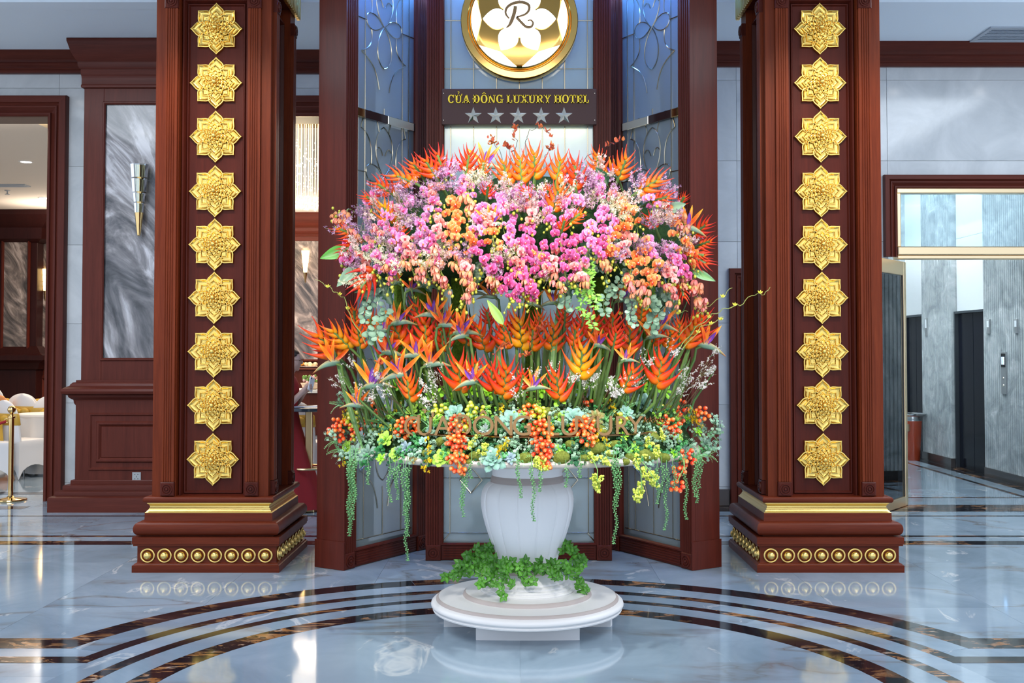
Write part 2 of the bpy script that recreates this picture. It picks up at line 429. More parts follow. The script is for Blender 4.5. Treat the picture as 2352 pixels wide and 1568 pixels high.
for s in (-1, 1):
    for y0, y1, r in ((5.862, 6.065, 2.735), (5.592, 5.705, 2.392)):
        for xa, xb in ((6.2, 4.1), (4.098, 2.9)):
            strip(min(s*xa, s*xb), max(s*xa, s*xb), y0, y1, BLACKM)
        r0_ = r-(0.165 if r > 2.5 else 0.087); lo = math.asin((y1-RC[1])/r); l2 = math.asin((y0-RC[1])/r0_)
        pts = [(s*2.898, y0), (s*2.898, y1), (RC[0]+s*r*cos(lo), y1)]+[(RC[0]+s*r0_*cos(lo+(l2-lo)*i/5), RC[1]+r0_*sin(lo+(l2-lo)*i/5)) for i in range(6)]
        m = MB(); m.slab(pts if s < 0 else pts[::-1], -0.004, 0.0014)
        o = put('inlay_band', mk(m, BLACKM, 0, 'inlay_band'), floor)
    # distant bands across the lobby behind the pillars
    for y0, y1 in ((8.93, 9.10), (9.30, 9.37), (10.43, 10.49)):
        xs = [1.2, 2.4, 3.7, 5.2, 6.8, 8.4]
        for a, b in zip(xs[:-1], xs[1:]):
            strip(min(s*a, s*b)+.001, max(s*a, s*b)-.001, y0, y1, BLACKM)
for a, b in ((1.9, 3.2), (3.2, 4.5), (4.5, 5.8)): strip(a+.001, b-.001, 10.75, 11.2, BLACKM)
for a, b in ((-8.4, -6.4), (-6.4, -4.95)): strip(a+.001, b-.001, 10.9, 11.1, BLACKM)
for a, b in ((-8.4, -6.2), (-6.2, -4.6)): strip(a+.001, b-.001, 12.0, 12.18, BLACKM)
strip(3.9, 5.6, 11.72, 11.78, BLACKM)

# ================================================================== CEILING + WALLS
cl = MB(); cl.box(-9, 9, -1.0, 11.9, CZ, CZ+0.1)
ceiling = struct('ceiling', cl, CEIL, smooth=0)
st = MB(); st.box(-9, 8, 9.55, 9.75, CZ-0.035, CZ)
obj('ceiling_step', st, CEIL, ceiling, 0)
YL, YR = 11.5, 11.15
ZR = zz(369, YR)-0.835*3
def tiled_wall(name, y, rects, thick=0.35, rows=None, holes=()):
    m = MB()
    for x0, x1, z0, z1 in rects: m.box(x0, x1, y+0.02, y+thick, z0, z1)
    w = struct(name, m, plain(name+'_core', (0.35, 0.35, 0.36), 0.7), smooth=0)
    for x0, x1, z0, z1 in rects:
        zs = [z0]+[z for z in [ZR-0.835+0.835*k for k in range(9)] if z0+0.05 < z < z1-0.05]+[z1]
        n = max(1, round((x1-x0)/1.5))
        for za, zb in zip(zs[:-1], zs[1:]):
            for i in range(n):
                a = x0+(x1-x0)*i/n; b = x0+(x1-x0)*(i+1)/n; t = MB()
                if not inview([(a, y, za), (b, y, zb), (a, y, zb), (b, y, za)], 200): continue
                cx, cz = (a+b)/2, (za+zb)/2
                t.bbox(a-cx+.0012, b-cx-.0012, 0, 0.02, za-cz+.0012, zb-cz-.0012, 0.0015)
                put('wall_tile', mk(t, WALLM, 0, 'wall_tile'), w, loc=(cx, y, cz))
    return w
DTOP = 4.045                                   # head of the banquet doorways
wall_left = tiled_wall('wall_left', YL, [(-9.5, -8.0, 0, CZ), (-8.0, -4.88, DTOP+0.1, CZ), (-4.88, -2.98, 0, CZ), (-2.98, -0.9, DTOP+0.1, CZ), (-0.9, 1.25, 0, CZ)])
ZDR = zz(433, YR)                              # transom head of the glass doorway
wall_right = tiled_wall('wall_right', YR, [(1.25, 2.25, 0, CZ), (2.25, 3.25, zz(650, YR), CZ), (3.25, 3.80, 0, CZ), (3.80, 9.0, ZDR+0.06, CZ)])
bs = MB(); bs.bbox(1.3, 2.15, YR-0.03, YR, 0, 0.17, 0.006)
bo = struct('baseboard_right', bs, plain('baseboard_stone', (0.10, 0.085, 0.08), 0.15))
# crown mouldings: profile (depth, z) swept along x
def crown(name, x0, x1, y, prof, mat=WOODWX, ends=(0, 0), parent=None):
    """prof: list of (out, z) from the top down"""
    m = MB(); n = len(prof)
    L = [Vector((x0-o*ends[0], y-o, z)) for o, z in prof]+[Vector((x0, y, prof[-1][1])), Vector((x0, y, prof[0][1]))]
    Rr = [Vector((x1+o*ends[1], y-o, z)) for o, z in prof]+[Vector((x1, y, prof[-1][1])), Vector((x1, y, prof[0][1]))]
    m.loft([L, Rr])
    if parent: return obj(name, m, mat, parent, 25)
    return struct(name, m, mat, smooth=25)
def crown_prof(z0, z1, out):
    H = z1-z0
    return [(out, z1), (out, z1-.06*H), (out*.93, z1-.12*H), (out*.80, z1-.30*H), (out*.58, z1-.46*H), (out*.42, z1-.52*H), (out*.42, z1-.60*H), (out*.36, z1-.68*H),
            (out*.24, z1-.74*H), (out*.2, z1-.80*H), (out*.16, z1-.82*H), (out*.16, z0+.03*H), (0.01, z0)]
crown('trim_1', -9.0, -4.37, YL, crown_prof(zz(171, YL), CZ, 0.30))
crown('trim_2', -3.23, -0.9, YL, crown_prof(zz(171, YL), CZ, 0.30))
crown('trim_3', 1.25, 9.0, YR, crown_prof(zz(155, YR), CZ, 0.26))

# ---- moulded casing around an opening (picture-frame profile), open at the floor
def casing(name, x0, x1, ztop, y, w, out, mat_v, mat_h, parent=None, kind=True, sides=(1, 1), zbot=0):
    """w = width outside the opening edge; profile from inner edge to outer edge"""
    prof = [(0.0, 0.0), (0.0, out*.35), (.08, out*.55), (.16, out*.55), (.18, out*.3), (.30, out*.42), (.42, out*.72), (.50, out*.72), (.52, out*.55), (.60, out*.7), (.66, out), (.97, out), (1.0, out*.8), (1.0, 0.0)]
    root = None
    def add(nm, rings, mt):
        nonlocal root
        m = MB(); m.loft(rings)
        if parent: return obj(nm, m, mt, parent, 25)
        if root is None:
            root = struct(name, m, mt, smooth=25); return root
        return obj(nm, m, mt, root, 25)
    X0 = lambda u: x0-u*w; X1 = lambda u: x1+u*w
    if sides[1]: add('jamb_casing', [[Vector((X1(u), y-d, zbot)) for u, d in prof], [Vector((X1(u), y-d, ztop+u*w)) for u, d in prof]], mat_v)
    if sides[0]: add('jamb_casing', [[Vector((X0(u), y-d, zbot)) for u, d in prof], [Vector((X0(u), y-d, ztop+u*w)) for u, d in prof]], mat_v)
    add('head_casing', [[Vector((X0(u) if sides[0] else x0, y-d, ztop+u*w)) for u, d in prof], [Vector((X1(u) if sides[1] else x1, y-d, ztop+u*w)) for u, d in prof]], mat_h)
    return root
zc = zz(265, YL-0.08)
door_1 = casing('door_1', -8.0, -4.985, zc, YL, 0.215, 0.09, WOODW, WOODWX)
m = MB(); m.box(-4.99, -4.88, YL, YL+0.36, 0, zc); obj('reveal', m, WOODW, door_1, 0)
m = MB(); m.box(-8.0, -4.88, YL, YL+0.36, zc, DTOP+0.12); obj('soffit', m, plain('soffit_board', (0.20, 0.13, 0.10), 0.5), door_1, 0)
door_2 = casing('door_2', -2.80, -1.0, zc, YL, 0.215, 0.09, WOODW, WOODWX)
m = MB(); m.box(-2.98, -0.9, YL, YL+0.36, zc, DTOP+0.12); obj('soffit', m, plain('soffit_board', (0.36, 0.27, 0.21), 0.5), door_2, 0)
door_3 = casing('door_3', 2.31, 3.18, zz(650, YR)-0.0, YR, 0.15, 0.06, WOODW, WOODWX)
m = MB(); m.box(2.31, 3.18, YR+0.01, YR+0.06, 0, zz(650, YR)); obj('door_leaf', m, WOODW, door_3, 0)

# ---- glass doorway to the elevator hall
zh = zz(595, YR); zt0 = zz(567, YR)
door_4 = casing('door_4', 3.885, 9.0, ZDR+0.0, YR, 0.135, 0.07, WOODW, WOODWX, sides=(1, 0), zbot=zz(590, YR))
SATIN = gold_mat('satin_brass', (0.86, 0.66, 0.40), 0.3)
m = MB(); m.bbox(3.885, 8.6, YR-0.05, YR+0.10, zh+0.04, zt0, 0.008); m.bbox(3.885, 8.6, YR-0.03, YR+0.10, zh, zh+0.038, 0.006); obj('transom_bar', m, SATIN, door_4)
m = MB(); m.bbox(3.885, 8.6, YR-0.03, YR+0.08, ZDR-0.05, ZDR, 0.006); m.bbox(3.885, 3.925, YR-0.028, YR+0.08, zt0, ZDR-0.05, 0.006); obj('transom_frame', m, SATIN, door_4)
m = MB(); m.box(3.925, 8.6, YR+0.02, YR+0.032, zt0, ZDR-0.05); obj('transom_pane', m, DOORG, door_4, 0)
# open leaf swinging into the lobby
hx, hy = 3.965, 11.17; ax, ay = 3.30, 10.32; Lf = sqrt((hx-ax)**2+(hy-ay)**2); an = atan2(hy-ay, hx-ax)
leaf = bpy.data.objects.new('door_leaf', None); COL.objects.link(leaf); leaf.parent = door_4; leaf.location = (ax, ay, 0); leaf.rotation_euler = (0, 0, an)
m = MB(); b = 0.07
m.bbox(0, b, -.022, .022, .006, zh-.03, .004); m.bbox(Lf-b, Lf, -.022, .022, .006, zh-.03, .004)
obj('stile', m, SATIN, leaf)
m = MB(); m.bbox(b, Lf-b, -.022, .022, .006, .10, .004); obj('bottom_rail', m, SATIN, leaf)
m = MB(); m.bbox(b, Lf-b, -.022, .022, zh-.17, zh-.03, .004); obj('top_rail', m, SATIN, leaf)
m = MB(); m.box(b, Lf-b, -.006, .006, .10, zh-.17); obj('glass_pane', m, glass_mat('leaf_glass', (0.62, 0.72, 0.78), gloss=0.06), leaf, 0)
m = MB(); m.bbox(b, b+.012, -.012, .012, .10, zh-.17, .002); m.bbox(Lf-b-.012, Lf-b, -.012, .012, .10, zh-.17, .002); obj('glazing_bead', m, plain('dark_bead', (.02, .02, .02), .4), leaf)

# ================================================================== LEFT WALL PILASTER
PY = 10.90
pil = thing('wall_pilaster', 'broad wooden wall pilaster framing a tall grey marble panel beside the banquet doorway', 'pilaster', (-3.80, PY, 0))
def zp(py, Y=PY): return zz(py, Y)
hw = 0.573
# base
m = MB()
zb_ = [zz(p, PY-.2) for p in (1142, 1130, 1117, 1106)]
wrap_prof = [(.0, zb_[3]), (.06, zb_[3]), (.065, zb_[3]-.008), (.065, zb_[2]+.004), (.115, zb_[2]), (.12, zb_[2]-.01), (.12, zb_[1]+.004), (.17, zb_[1]), (.175, zb_[1]-.01), (.175, zb_[0]+.012), (.205, zb_[0]+.008), (.222, zb_[0]-.004), (.225, zb_[0]-.02), (.225, .0)]
def wrap(mb, prof, hw):
    rings = []
    for o, z in prof: rings.append([Vector((-hw-o, .62, z)), Vector((-hw-o, -o, z)), Vector((hw+o, -o, z)), Vector((hw+o, .62, z))])
    mb.loft(rings)
wrap(m, wrap_prof, hw); obj('base', m, WOODWX, pil, 30)
# dado body
zl1, zl0 = zz(880, PY-.2), zz(925, PY-.1)
m = MB(); m.bbox(-hw-.03, hw+.03, -.05, .62, 0.0, zl0+.02, .004); obj('dado', m, WOODW, pil, 30)
# raised panel frame on dado
def frame(mb, x0, x1, z0, z1, y, w, d, b=.5):
    """raised moulding frame: trapezoid profile, mitred"""
    prof = [(0, 0), (w*.25, d), (w*.6, d), (w, 0.0)]
    rings = []
    for u, dd in prof:
        rings.append([Vector((x0+u, y-dd, z0+u)), Vector((x1-u, y-dd, z0+u)), Vector((x1-u, y-dd, z1-u)), Vector((x0+u, y-dd, z1-u))])
    mb.loft(rings, cap=False)
Yd = PY-.05
def xq(px, Y, py=900): return P(px, py, Y).x+3.80
x_a, x_b = xq(205, Yd), xq(222, Yd)
m = MB(); frame(m, x_a, -x_a, zz(1080, Yd), zz(948, Yd), -.05, .03, .014); obj('panel_moulding', m, WOODW, pil, 30)
m = MB(); frame(m, x_b, -x_b, zz(1062, Yd), zz(967, Yd), -.05, .05, .02)
m.bbox(x_b+.05, -x_b-.05, -.058, -.04, zz(1062, Yd)+.05, zz(967, Yd)-.05, .006); obj('raised_panel', m, WOODW, pil, 30)
# ledge
m = MB(); z1 = zz(873, PY-.06); z0 = zz(932, PY-.06)
H = z1-z0
prof = [(.06, z1), (.06, z1-.07*H), (.10, z1-.09*H), (.13, z1-.16*H), (.14, z1-.22*H), (.19, z1-.26*H), (.235, z1-.33*H), (.25, z1-.42*H), (.235, z1-.52*H), (.19, z1-.56*H), (.16, z1-.58*H), (.15, z1-.66*H), (.11, z1-.74*H), (.09, z1-.76*H), (.08, z1-.9*H), (.055, z0)]
prof = [(o*.58, z) for o, z in prof]
wrap(m, prof, hw); obj('ledge', m, WOODWX, pil, 30)
# upper body frame around the marble
zb, zt = zz(826, PY), zz(236, PY); zu = zz(200, PY)
xm = xq(236, PY, 500)
m = MB(); m.bbox(-hw, xm, 0, .62, z1-.02, zu+.1, .003); m.bbox(-xm, hw, 0, .62, z1-.02, zu+.1, .003); obj('stile', m, WOODW, pil, 30)
m = MB(); m.bbox(xm, -xm, 0, .62, z1-.02, zb, .003); obj('bottom_rail', m, WOODW, pil, 30)
m = MB(); m.bbox(xm, -xm, 0, .62, zt, zu+.1, .003); obj('top_rail', m, WOODW, pil, 30)
m = MB(); frame(m, xm-.012, -xm+.012, zb-.012, zt+.012, 0, .03, .012); obj('bead_moulding', m, WOODW, pil, 30)
m = MB(); m.bbox(xm, -xm, .02, .06, zb, zt, .002); obj('marble_panel', m, BRECCIA, pil, 0)
# entablature + crown
m = MB(); zA, zB, zC = zz(197, PY-.04), zz(171, PY-.07), zz(140, PY-.1)
prof = [(.40, CZ-.002), (.40, CZ-.03), (.37, CZ-.06), (.31, CZ-.13), (.22, CZ-.19), (.155, CZ-.22), (.15, CZ-.26), (.11, CZ-.29), (.06, zC+.02), (.055, zC), (.055, zB+.01), (.045, zB), (.04, zB-.03), (.04, zA+.02), (.05, zA+.01), (.05, zA-.01), (.0, zA-.02)]
prof = [(o*.33 if o > .1 else o*.5, z) for o, z in prof]
wrap(m, prof, hw); obj('cornice', m, WOODWX, pil, 25)
# socket
m = MB(); sz = .043
so = thing('power_socket', 'grey power socket low on the wooden dado of the wall pilaster', 'socket', tuple(P(314, 1094, PY-.051)))
m.bbox(-sz, sz, -.008, 0, -sz, sz, .003); obj('face_plate', m, plain('socket_grey', (.36, .38, .39), .4), so, 30)
m = MB()
for x, z in ((-.016, .022), (.014, .022), (-.016, -.022), (.014, -.022)): m.box(x-.004, x+.004, -.0088, -.007, z-.004, z+.004)
m.box(-.0025, .0025, -.0088, -.007, -.008, .008); obj('pin_holes', m, plain('black_hole', (.01, .01, .01), .6), so, 0)
# wall sconce
SCG = glass_mat('sconce_crystal', (.88, .93, .93), gloss=.16)
def sconce(pos, sc, label, lit, name='wall_sconce', hall=False):
    s = thing(name, label, 'wall lamp', pos)
    glass = plain('lit_crystal', (.95, .85, .6), .1, emit=(1.0, .66, .25), es=3.2) if lit else SCG
    core = plain('lit_core', (.9, .8, .5), .3, emit=(1.0, .72, .30), es=6.0) if lit else gold_mat('sconce_core', (.9, .74, .42), .18)
    zs = [.355, .205, .055, -.05, -.16]; ws = [.098, .084, .066, .054, .04]
    for k in range(4):
        wt, wb = ws[k], ws[k]*.86; zt_, zb_ = zs[k], zs[k+1]+.012
        for j in range(5):
            a0 = pi+pi*j/5; a1 = pi+pi*(j+1)/5-.06; m = MB()
            pts = []
            for (w_, z_) in ((wt, zt_), (wb, zb_)):
                for a in (a0, a1):
                    pts.append(Vector((w_*cos(a), w_*sin(a)*.8, z_))); 
            inn = [Vector((p.x*.86, p.y*.86, p.z)) for p in pts]
            vs = pts+inn
            m.add(vs, [(0, 1, 3, 2), (5, 4, 6, 7), (0, 4, 5, 1), (2, 3, 7, 6), (0, 2, 6, 4), (1, 5, 7, 3)])
            m.xf(SCL(sc)); obj('crystal_bar', m, glass, s, 0)
        m = MB(); m.lathe([(wb*.62, zb_), (wt*.66, zt_-.01)], 12); m.xf(SCL(sc)); obj('inner_cup', m, core, s)
    m = MB(); m.lathe([(.010, -.39), (.016, -.385), (.03, -.28), (.043, -.165), (.045, -.15), (.03, -.15)], 14); m.xf(SCL(sc)); obj('brass_cone', m, BRASS, s)
    m = MB(); m.box(-.02, .02, 0, .06, -.15, .3); m.xf(SCL(sc)); obj('back_plate', m, BRASS, s)
    return s
q = P(318, 455, PY-.07); sconce((q.x, PY-.05, q.z), .96, 'unlit crystal and brass wall lamp on the grey marble panel', False)

# ================================================================== PILLARS
def lotus_mesh():
    mb = MB()
    def petal(ang, r0, r1, w, z0, tilt, thick=.010):
        tab = [(0, .40), (.16, .62), (.34, .86), (.5, 1.0), (.62, .97), (.72, .80), (.82, .50), (.90, .24), (.96, .085), (1, 0)]
        out = [(r0+(r1-r0)*t, w*g) for t, g in tab]
        L = [(r, w_) for r, w_ in out]; poly = L+[(r, -w_) for r, w_ in L[-2::-1]]
        ca, sa = cos(ang), sin(ang); rc = r0+(r1-r0)*.45
        def ring(s_, h):
            pts = []
            for r, w_ in poly:
                rr = rc+(r-rc)*s_; ww = w_*s_
                zloc = z0+tilt*(rr-r0)/(r1-r0)+h
                pts.append(Vector((rr*ca-ww*sa, -zloc, rr*sa+ww*ca)))
            return pts
        mb.loft([ring(1, -thick), ring(1, .0), ring(.96, thick*.55), ring(.86, thick*.6), ring(.80, thick*.1), ring(.62, -thick*.35), ring(.45, -thick*.1)], cap=True)
    for k in range(8): petal(pi/2+k*pi/4, .03, .1965, .060, .012, .008, .012)
    for k in range(8): petal(pi/2+k*pi/4, .03, .140, .042, .026, .010)
    for k in range(8): petal(pi/2+(k+.5)*pi/4, .03, .126, .036, .020, .010)
    for k in range(12): petal(pi/2+k*pi/6, .02, .098, .027, .040, .006, .008)
    for k in range(10): petal(pi/2+(k+.5)*pi/5, .015, .070, .021, .052, .004, .007)
    for k in range(8): petal(pi/2+k*pi/4, .010, .046, .017, .064, .004, .006)
    for k in range(8):
        a = (k+.5)*pi/4; mb.ball((.030*cos(a), -.074, .030*sin(a)), .009, 6, 4)
    mb.ball((0, -.074, 0), .017, 10, 6, (1, .7, 1))
    return mk(mb, GOLD, 50, 'lotus_medallion')
LOTUS = lotus_mesh()
def tor(mb, R_, r, n=24, m_=8, y=0):
    rings = []
    for i in range(n):
        a = 2*pi*i/n; rings.append([Vector(((R_+r*cos(b))*cos(a), y-r*sin(b), (R_+r*cos(b))*sin(a))) for b in [2*pi*j/m_ for j in range(m_)]])
    rings.append(rings[0]); mb.loft(rings, cap=False)
m = MB(); tor(m, .047, .0075); RINGM = mk(m, GILT, 60, 'boss_ring')
m = MB(); m.lathe([(.030, -.004), (.030, .008), (.028, .014), (.025, .022), (.018, .03), (.008, .0345), (.001, .0355)], 18, M=RX(pi/2)); BOSSM = mk(m, GILT, 50, 'gold_boss')
def rosette(mb, x, z, y, s, M=None):
    t = MB(); t.bbox(x-s, x+s, y-.006, y+.03, z-s, z+s, .005)
    l = MB(); l.lathe([(s*.80, 0), (s*.78, .008), (s*.66, .008), (s*.60, .001), (s*.50, .001), (s*.46, .009), (s*.34, .009), (s*.30, .002), (s*.2, .002), (s*.16, .010), (s*.05, .013)], 22, M=TR(x, y-.006, z) @ RX(pi/2))
    t.merge(l); mb.merge(t, M)
def fluted(mb, x0, x1, z0, z1, y, d=.03, n=4, dep=.006, margin=.28, M=None):
    """strip with n grooves on its front (-y) face"""
    w = x1-x0; pts = [(x0, y+d), (x0, y)]
    a = x0+w*margin*.5; b = x1-w*margin*.5; p = (b-a)/n
    for k in range(n):
        c = a+p*(k+.5); g = p*.30
        pts += [(c-g, y), (c-g*.5, y+dep), (c+g*.5, y+dep), (c+g, y)]
    pts += [(x1, y), (x1, y+d)]
    t = MB(); t.loft([[Vector((q[0], q[1], z0)) for q in pts], [Vector((q[0], q[1], z1)) for q in pts]]); mb.merge(t, M)
YF = 7.826
def zf(py, o=0.0): return zz(py, YF+o)
def make_pillar(s, label):
    """s=+1: inner side faces +x"""
    p = thing('gilded_pillar', label, 'pillar', (-2.2345*s, YF+.5265, 0))
    hwp = .5265
    z_ = [0, zf(1299), zf(1293), zf(1253, .03), zf(1234), zf(1229, .03), zf(1197, .06), zf(1191, .06), zf(1178, .07), zf(1155, .07), zf(1141, .06)]
    m = MB(); m.square([(hwp, 0), (hwp, z_[1]), (hwp-.008, z_[1]+.004), (hwp-.014, z_[1]+.012), (.499, z_[2]), (.497, z_[2]+.004), (.497, z_[3]), (hwp-.006, z_[3]+.002), (hwp-.006, z_[3]+.016), (hwp, z_[3]+.018), (hwp, z_[4]), (.48, z_[4]+.001)]); obj('plinth', m, WOODX, p, 25)
    m = MB(); zt0_, zt1_ = z_[4]+.008, z_[6]; hh = (zt1_-zt0_)/2; zc_ = (zt0_+zt1_)/2
    pr = [(.47, z_[4]+.001), (.47, zt0_)]
    for i in range(13):
        a = -pi/2+pi*i/12; ca = cos(a); pr.append((.475+.048*(abs(ca)**.7), zc_+hh*sin(a)))
    pr += [(.463, z_[6]+.003), (.461, z_[7]), (.460, z_[8]+.001)]
    m.square(pr); obj('torus_moulding', m, WOODX, p, 30)
    m = MB(); g0, g1 = z_[8], z_[9]; gh = g1-g0
    m.square([(.459, g0), (.459, g0+.06*gh), (.452, g0+.12*gh), (.447, g0+.22*gh), (.440, g0+.32*gh), (.437, g0+.40*gh), (.437, g0+.44*gh), (.433, g0+.5*gh), (.431, g0+.62*gh), (.435, g0+.78*gh), (.442, g0+.88*gh), (.447, g0+.92*gh), (.447, g1)]); obj('gilt_band', m, GILT, p, 30)
    m = MB(); pr = []
    for i in range(9):
        a = -pi/2+pi*i/8; pr.append((.452+.02*cos(a), (z_[9]+z_[10])/2+(z_[10]-z_[9])/2*sin(a)))
    m.square([(.44, z_[9])]+pr+[(.43, z_[10])]); obj('lip_moulding', m, WOODX, p, 30)
    # shaft: core + four corner posts (front/inner faces recessed between)
    zs0, zs1 = z_[10]-.002, 4.30; h = .421; ci = .335
    m = MB(); m.box(-ci, ci, -ci, ci, zs0, zs1); obj('panel_core', m, WOODD, p, 0)
    for sx in (-1, 1):
        for sy in (-1, 1):
            m = MB(); x0, x1 = sorted((sx*.25, sx*h)); y0, y1 = sorted((sy*.25, sy*h))
            rr = [[Vector((x0, y0, z)), Vector((x1, y0, z)), Vector((x1, y1, z)), Vector((x0, y1, z))] for z in (zs0, zs1)]
            m.loft(rr); obj('corner_post', m, WOOD, p, 0)
    zr0, zr1 = zs0+.002, zf(1106, .08); zr2, zr3 = zz(18, 7.90), zz(-13, 7.90); s_ = (zr1-zr0)/2
    faces = [('front', Matrix.Identity(4)), ('side', RZ(pi/2 if s > 0 else -pi/2))]
    for nm, M in faces:
        for sx in (-1, 1):
            xa, xb = sorted((sx*.255, sx*.353)); xc = (xa+xb)/2
            m = MB(); fluted(m, xa+.003, xb-.003, zr1, zr2, -h-.026, .03, M=M); obj('fluted_strip', m, WOOD, p, 20)
            m = MB(); rosette(m, xc, (zr0+zr1)/2, -h-.027, .0495, M); obj('rosette_block', m, WOODD, p, 30)
            m = MB(); rosette(m, xc, zr2+.0495, -h-.027, .0495, M); obj('rosette_block', m, WOODD, p, 30)
        # panel moulding inside the recess
        m = MB(); zb_, zt_ = zf(1139, .2), zz(6, 8.0)
        t = MB(); frame(t, -.25, .25, zb_-.012, zt_+.03, -ci, .034, .040); frame(t, -.216, .216, zb_+.022, zt_-.004, -ci, .020, .016)
        m.merge(t, M); obj('panel_moulding', m, WOODD, p, 30)
    # medallions
    pxs = [497, 496, 495, 494.5, 494, 493.3, 492.4, 491.6, 490.6]; pys = [68, 192, 315, 440, 562, 684, 807, 930, 1054]
    for k in range(9):
        c = zz(pys[k], YF+.5265-ci)
        put('lotus_medallion', LOTUS, p, TR(0, -ci, c) @ RY(0))
    # beads
    bz = zf(1275, .03); pitch = .1205
    for nm, M in faces:
        for k in range(8):
            b = put('gold_boss', BOSSM, p, M @ TR((k-3.5)*pitch, -.497, bz)); put('boss_ring', RINGM, b, TR(0, -.004, 0))
    # capital
    m = MB(); zc0 = zz(47, 8.75)-.0; m.square([(.43, 4.296), (.438, 4.30), (.440, 4.60), (.50, 4.64), (.50, CZ-.004)]); obj('capital', m, WOODD, p, 25)
    for nm, M in faces:
        for k in range(18):
            m = MB(); x = (k-8.5)*.052
            m.bbox(x-.017, x+.017, -.462, -.43, zz(47, 8.81), 4.62, .009); t = MB().merge(m, M); obj('gold_dentil', t, GILT, p, 40)
    return p
make_pillar(1, 'dark wooden pillar with nine gold lotus medallions, beside the marble wall pilaster')
make_pillar(-1, 'dark wooden pillar with nine gold lotus medallions, beside the open glass door')

# ================================================================== GLASS SCREEN
PALE = plain('pale_backing', (.52, .62, .66), .35, spec=.4)
def curtain_mat():
    m, nt, b = new_mat('pale_fluted_backing')
    w = nt.nodes.new('ShaderNodeTexNoise'); w.inputs['Scale'].default_value = 1.0; w.inputs['Detail'].default_value = 3
    nt.links.new(coords(nt, (22, 1, 0.5)), w.inputs['Vector'])
    r = ramp(nt, w.outputs['Fac'], [(.35, (.56, .66, .69)), (.65, (.80, .86, .86))])
    nt.links.new(r.outputs[0], b.inputs['Base Color']); b.inputs['Roughness'].default_value = .3; return m
CURT = curtain_mat()
ZT = 4.60
def tubes(mb, pts, r, n=4): mb.tube(pts, r, n)
# --- centre panel
YC = 8.29
cp = thing('glass_screen', 'central leaded glass screen in a dark wood frame carrying the round emblem', 'screen', (0.005, YC, 0))
def xc(px, py=600, Y=YC): return P(px, py, Y).x-0.005
Wc = .705; xs_in = .588
zr = .115
for sx in (-1, 1):
    m = MB(); a, b = sorted((sx*xs_in, sx*Wc)); fluted(m, a, b, zr, ZT, -.02, .14, 5, .007, .2); obj('fluted_stile', m, WOODD, cp, 20)
    m = MB(); rosette(m, (a+b)/2, zr/2+.001, -.022, .0575); obj('rosette_block', m, WOODD, cp, 30)
m = MB(); m.bbox(-xs_in, xs_in, -.012, .12, .002, zr, .004)
t = MB(); fluted(t, .02, zr-.012, -xs_in+.02, xs_in-.02, -.02, .012, 4, .005, .1, M=RY(pi/2) @ SCL(-1, 1, 1)); m.merge(t); obj('bottom_rail', m, WOODD, cp, 20)
m = MB(); frame(m, -xs_in-.004, xs_in+.004, zr-.004, ZT+.1, -.008, .022, .012); obj('glazing_moulding', m, WOODD, cp, 30)
zg0 = zz(1246, YC)
m = MB(); m.box(-xs_in, xs_in, .03, .036, zr, ZT); obj('glass_pane', m, FROST, cp, 0)
m = MB(); m.box(-xs_in, xs_in, .105, .118, zr, ZT); obj('backing_panel', m, CURT, cp, 0)
# leading (cames)
xv = [xc(p) for p in (1034, 1087, 1140, 1193, 1246, 1298, 1351)]
zlo = zz(1225, YC); zA = zz(1098, YC)
for x in xv:
    m = MB(); m.tube([(x, .027, zlo if x in (xv[0], xv[3], xv[6]) else zA+.6), (x, .027, ZT)], .0042, 5); obj('lead_came', m, CAME, cp)
for py in (45, 156, 1098, 1225, 430, 600, 760):
    z = zz(py, YC); m = MB(); m.tube([(-xs_in, .027, z), (xs_in, .027, z)], .004, 5); obj('lead_came', m, CAME, cp)
for sx in (-1, 1):
    m = MB(); m.tube([(sx*xs_in, .027, zr+.004), (sx*abs(xv[0]), .027, zlo)], .0045, 5); obj('lead_came', m, CAME, cp)
    m = MB(); m.tube([(sx*(xs_in-.004), .026, zr), (sx*(xs_in-.004), .026, ZT)], .005, 5); obj('lead_came', m, CAME, cp)
    xd = xc(1082) if sx < 0 else -xc(1082); zd = zz(1103, YC)
    m = MB(); m.tube([(xd, .026, zd-.10), (xd+.085, .026, zd), (xd, .026, zd+.1), (xd-.085, .026, zd), (xd, .026, zd-.1)], .006, 5); obj('lead_came', m, CAME, cp)
m = MB(); m.tube([(-xs_in, .026, zr+.004), (xs_in, .026, zr+.004)], .005, 5); obj('lead_came', m, CAME, cp)

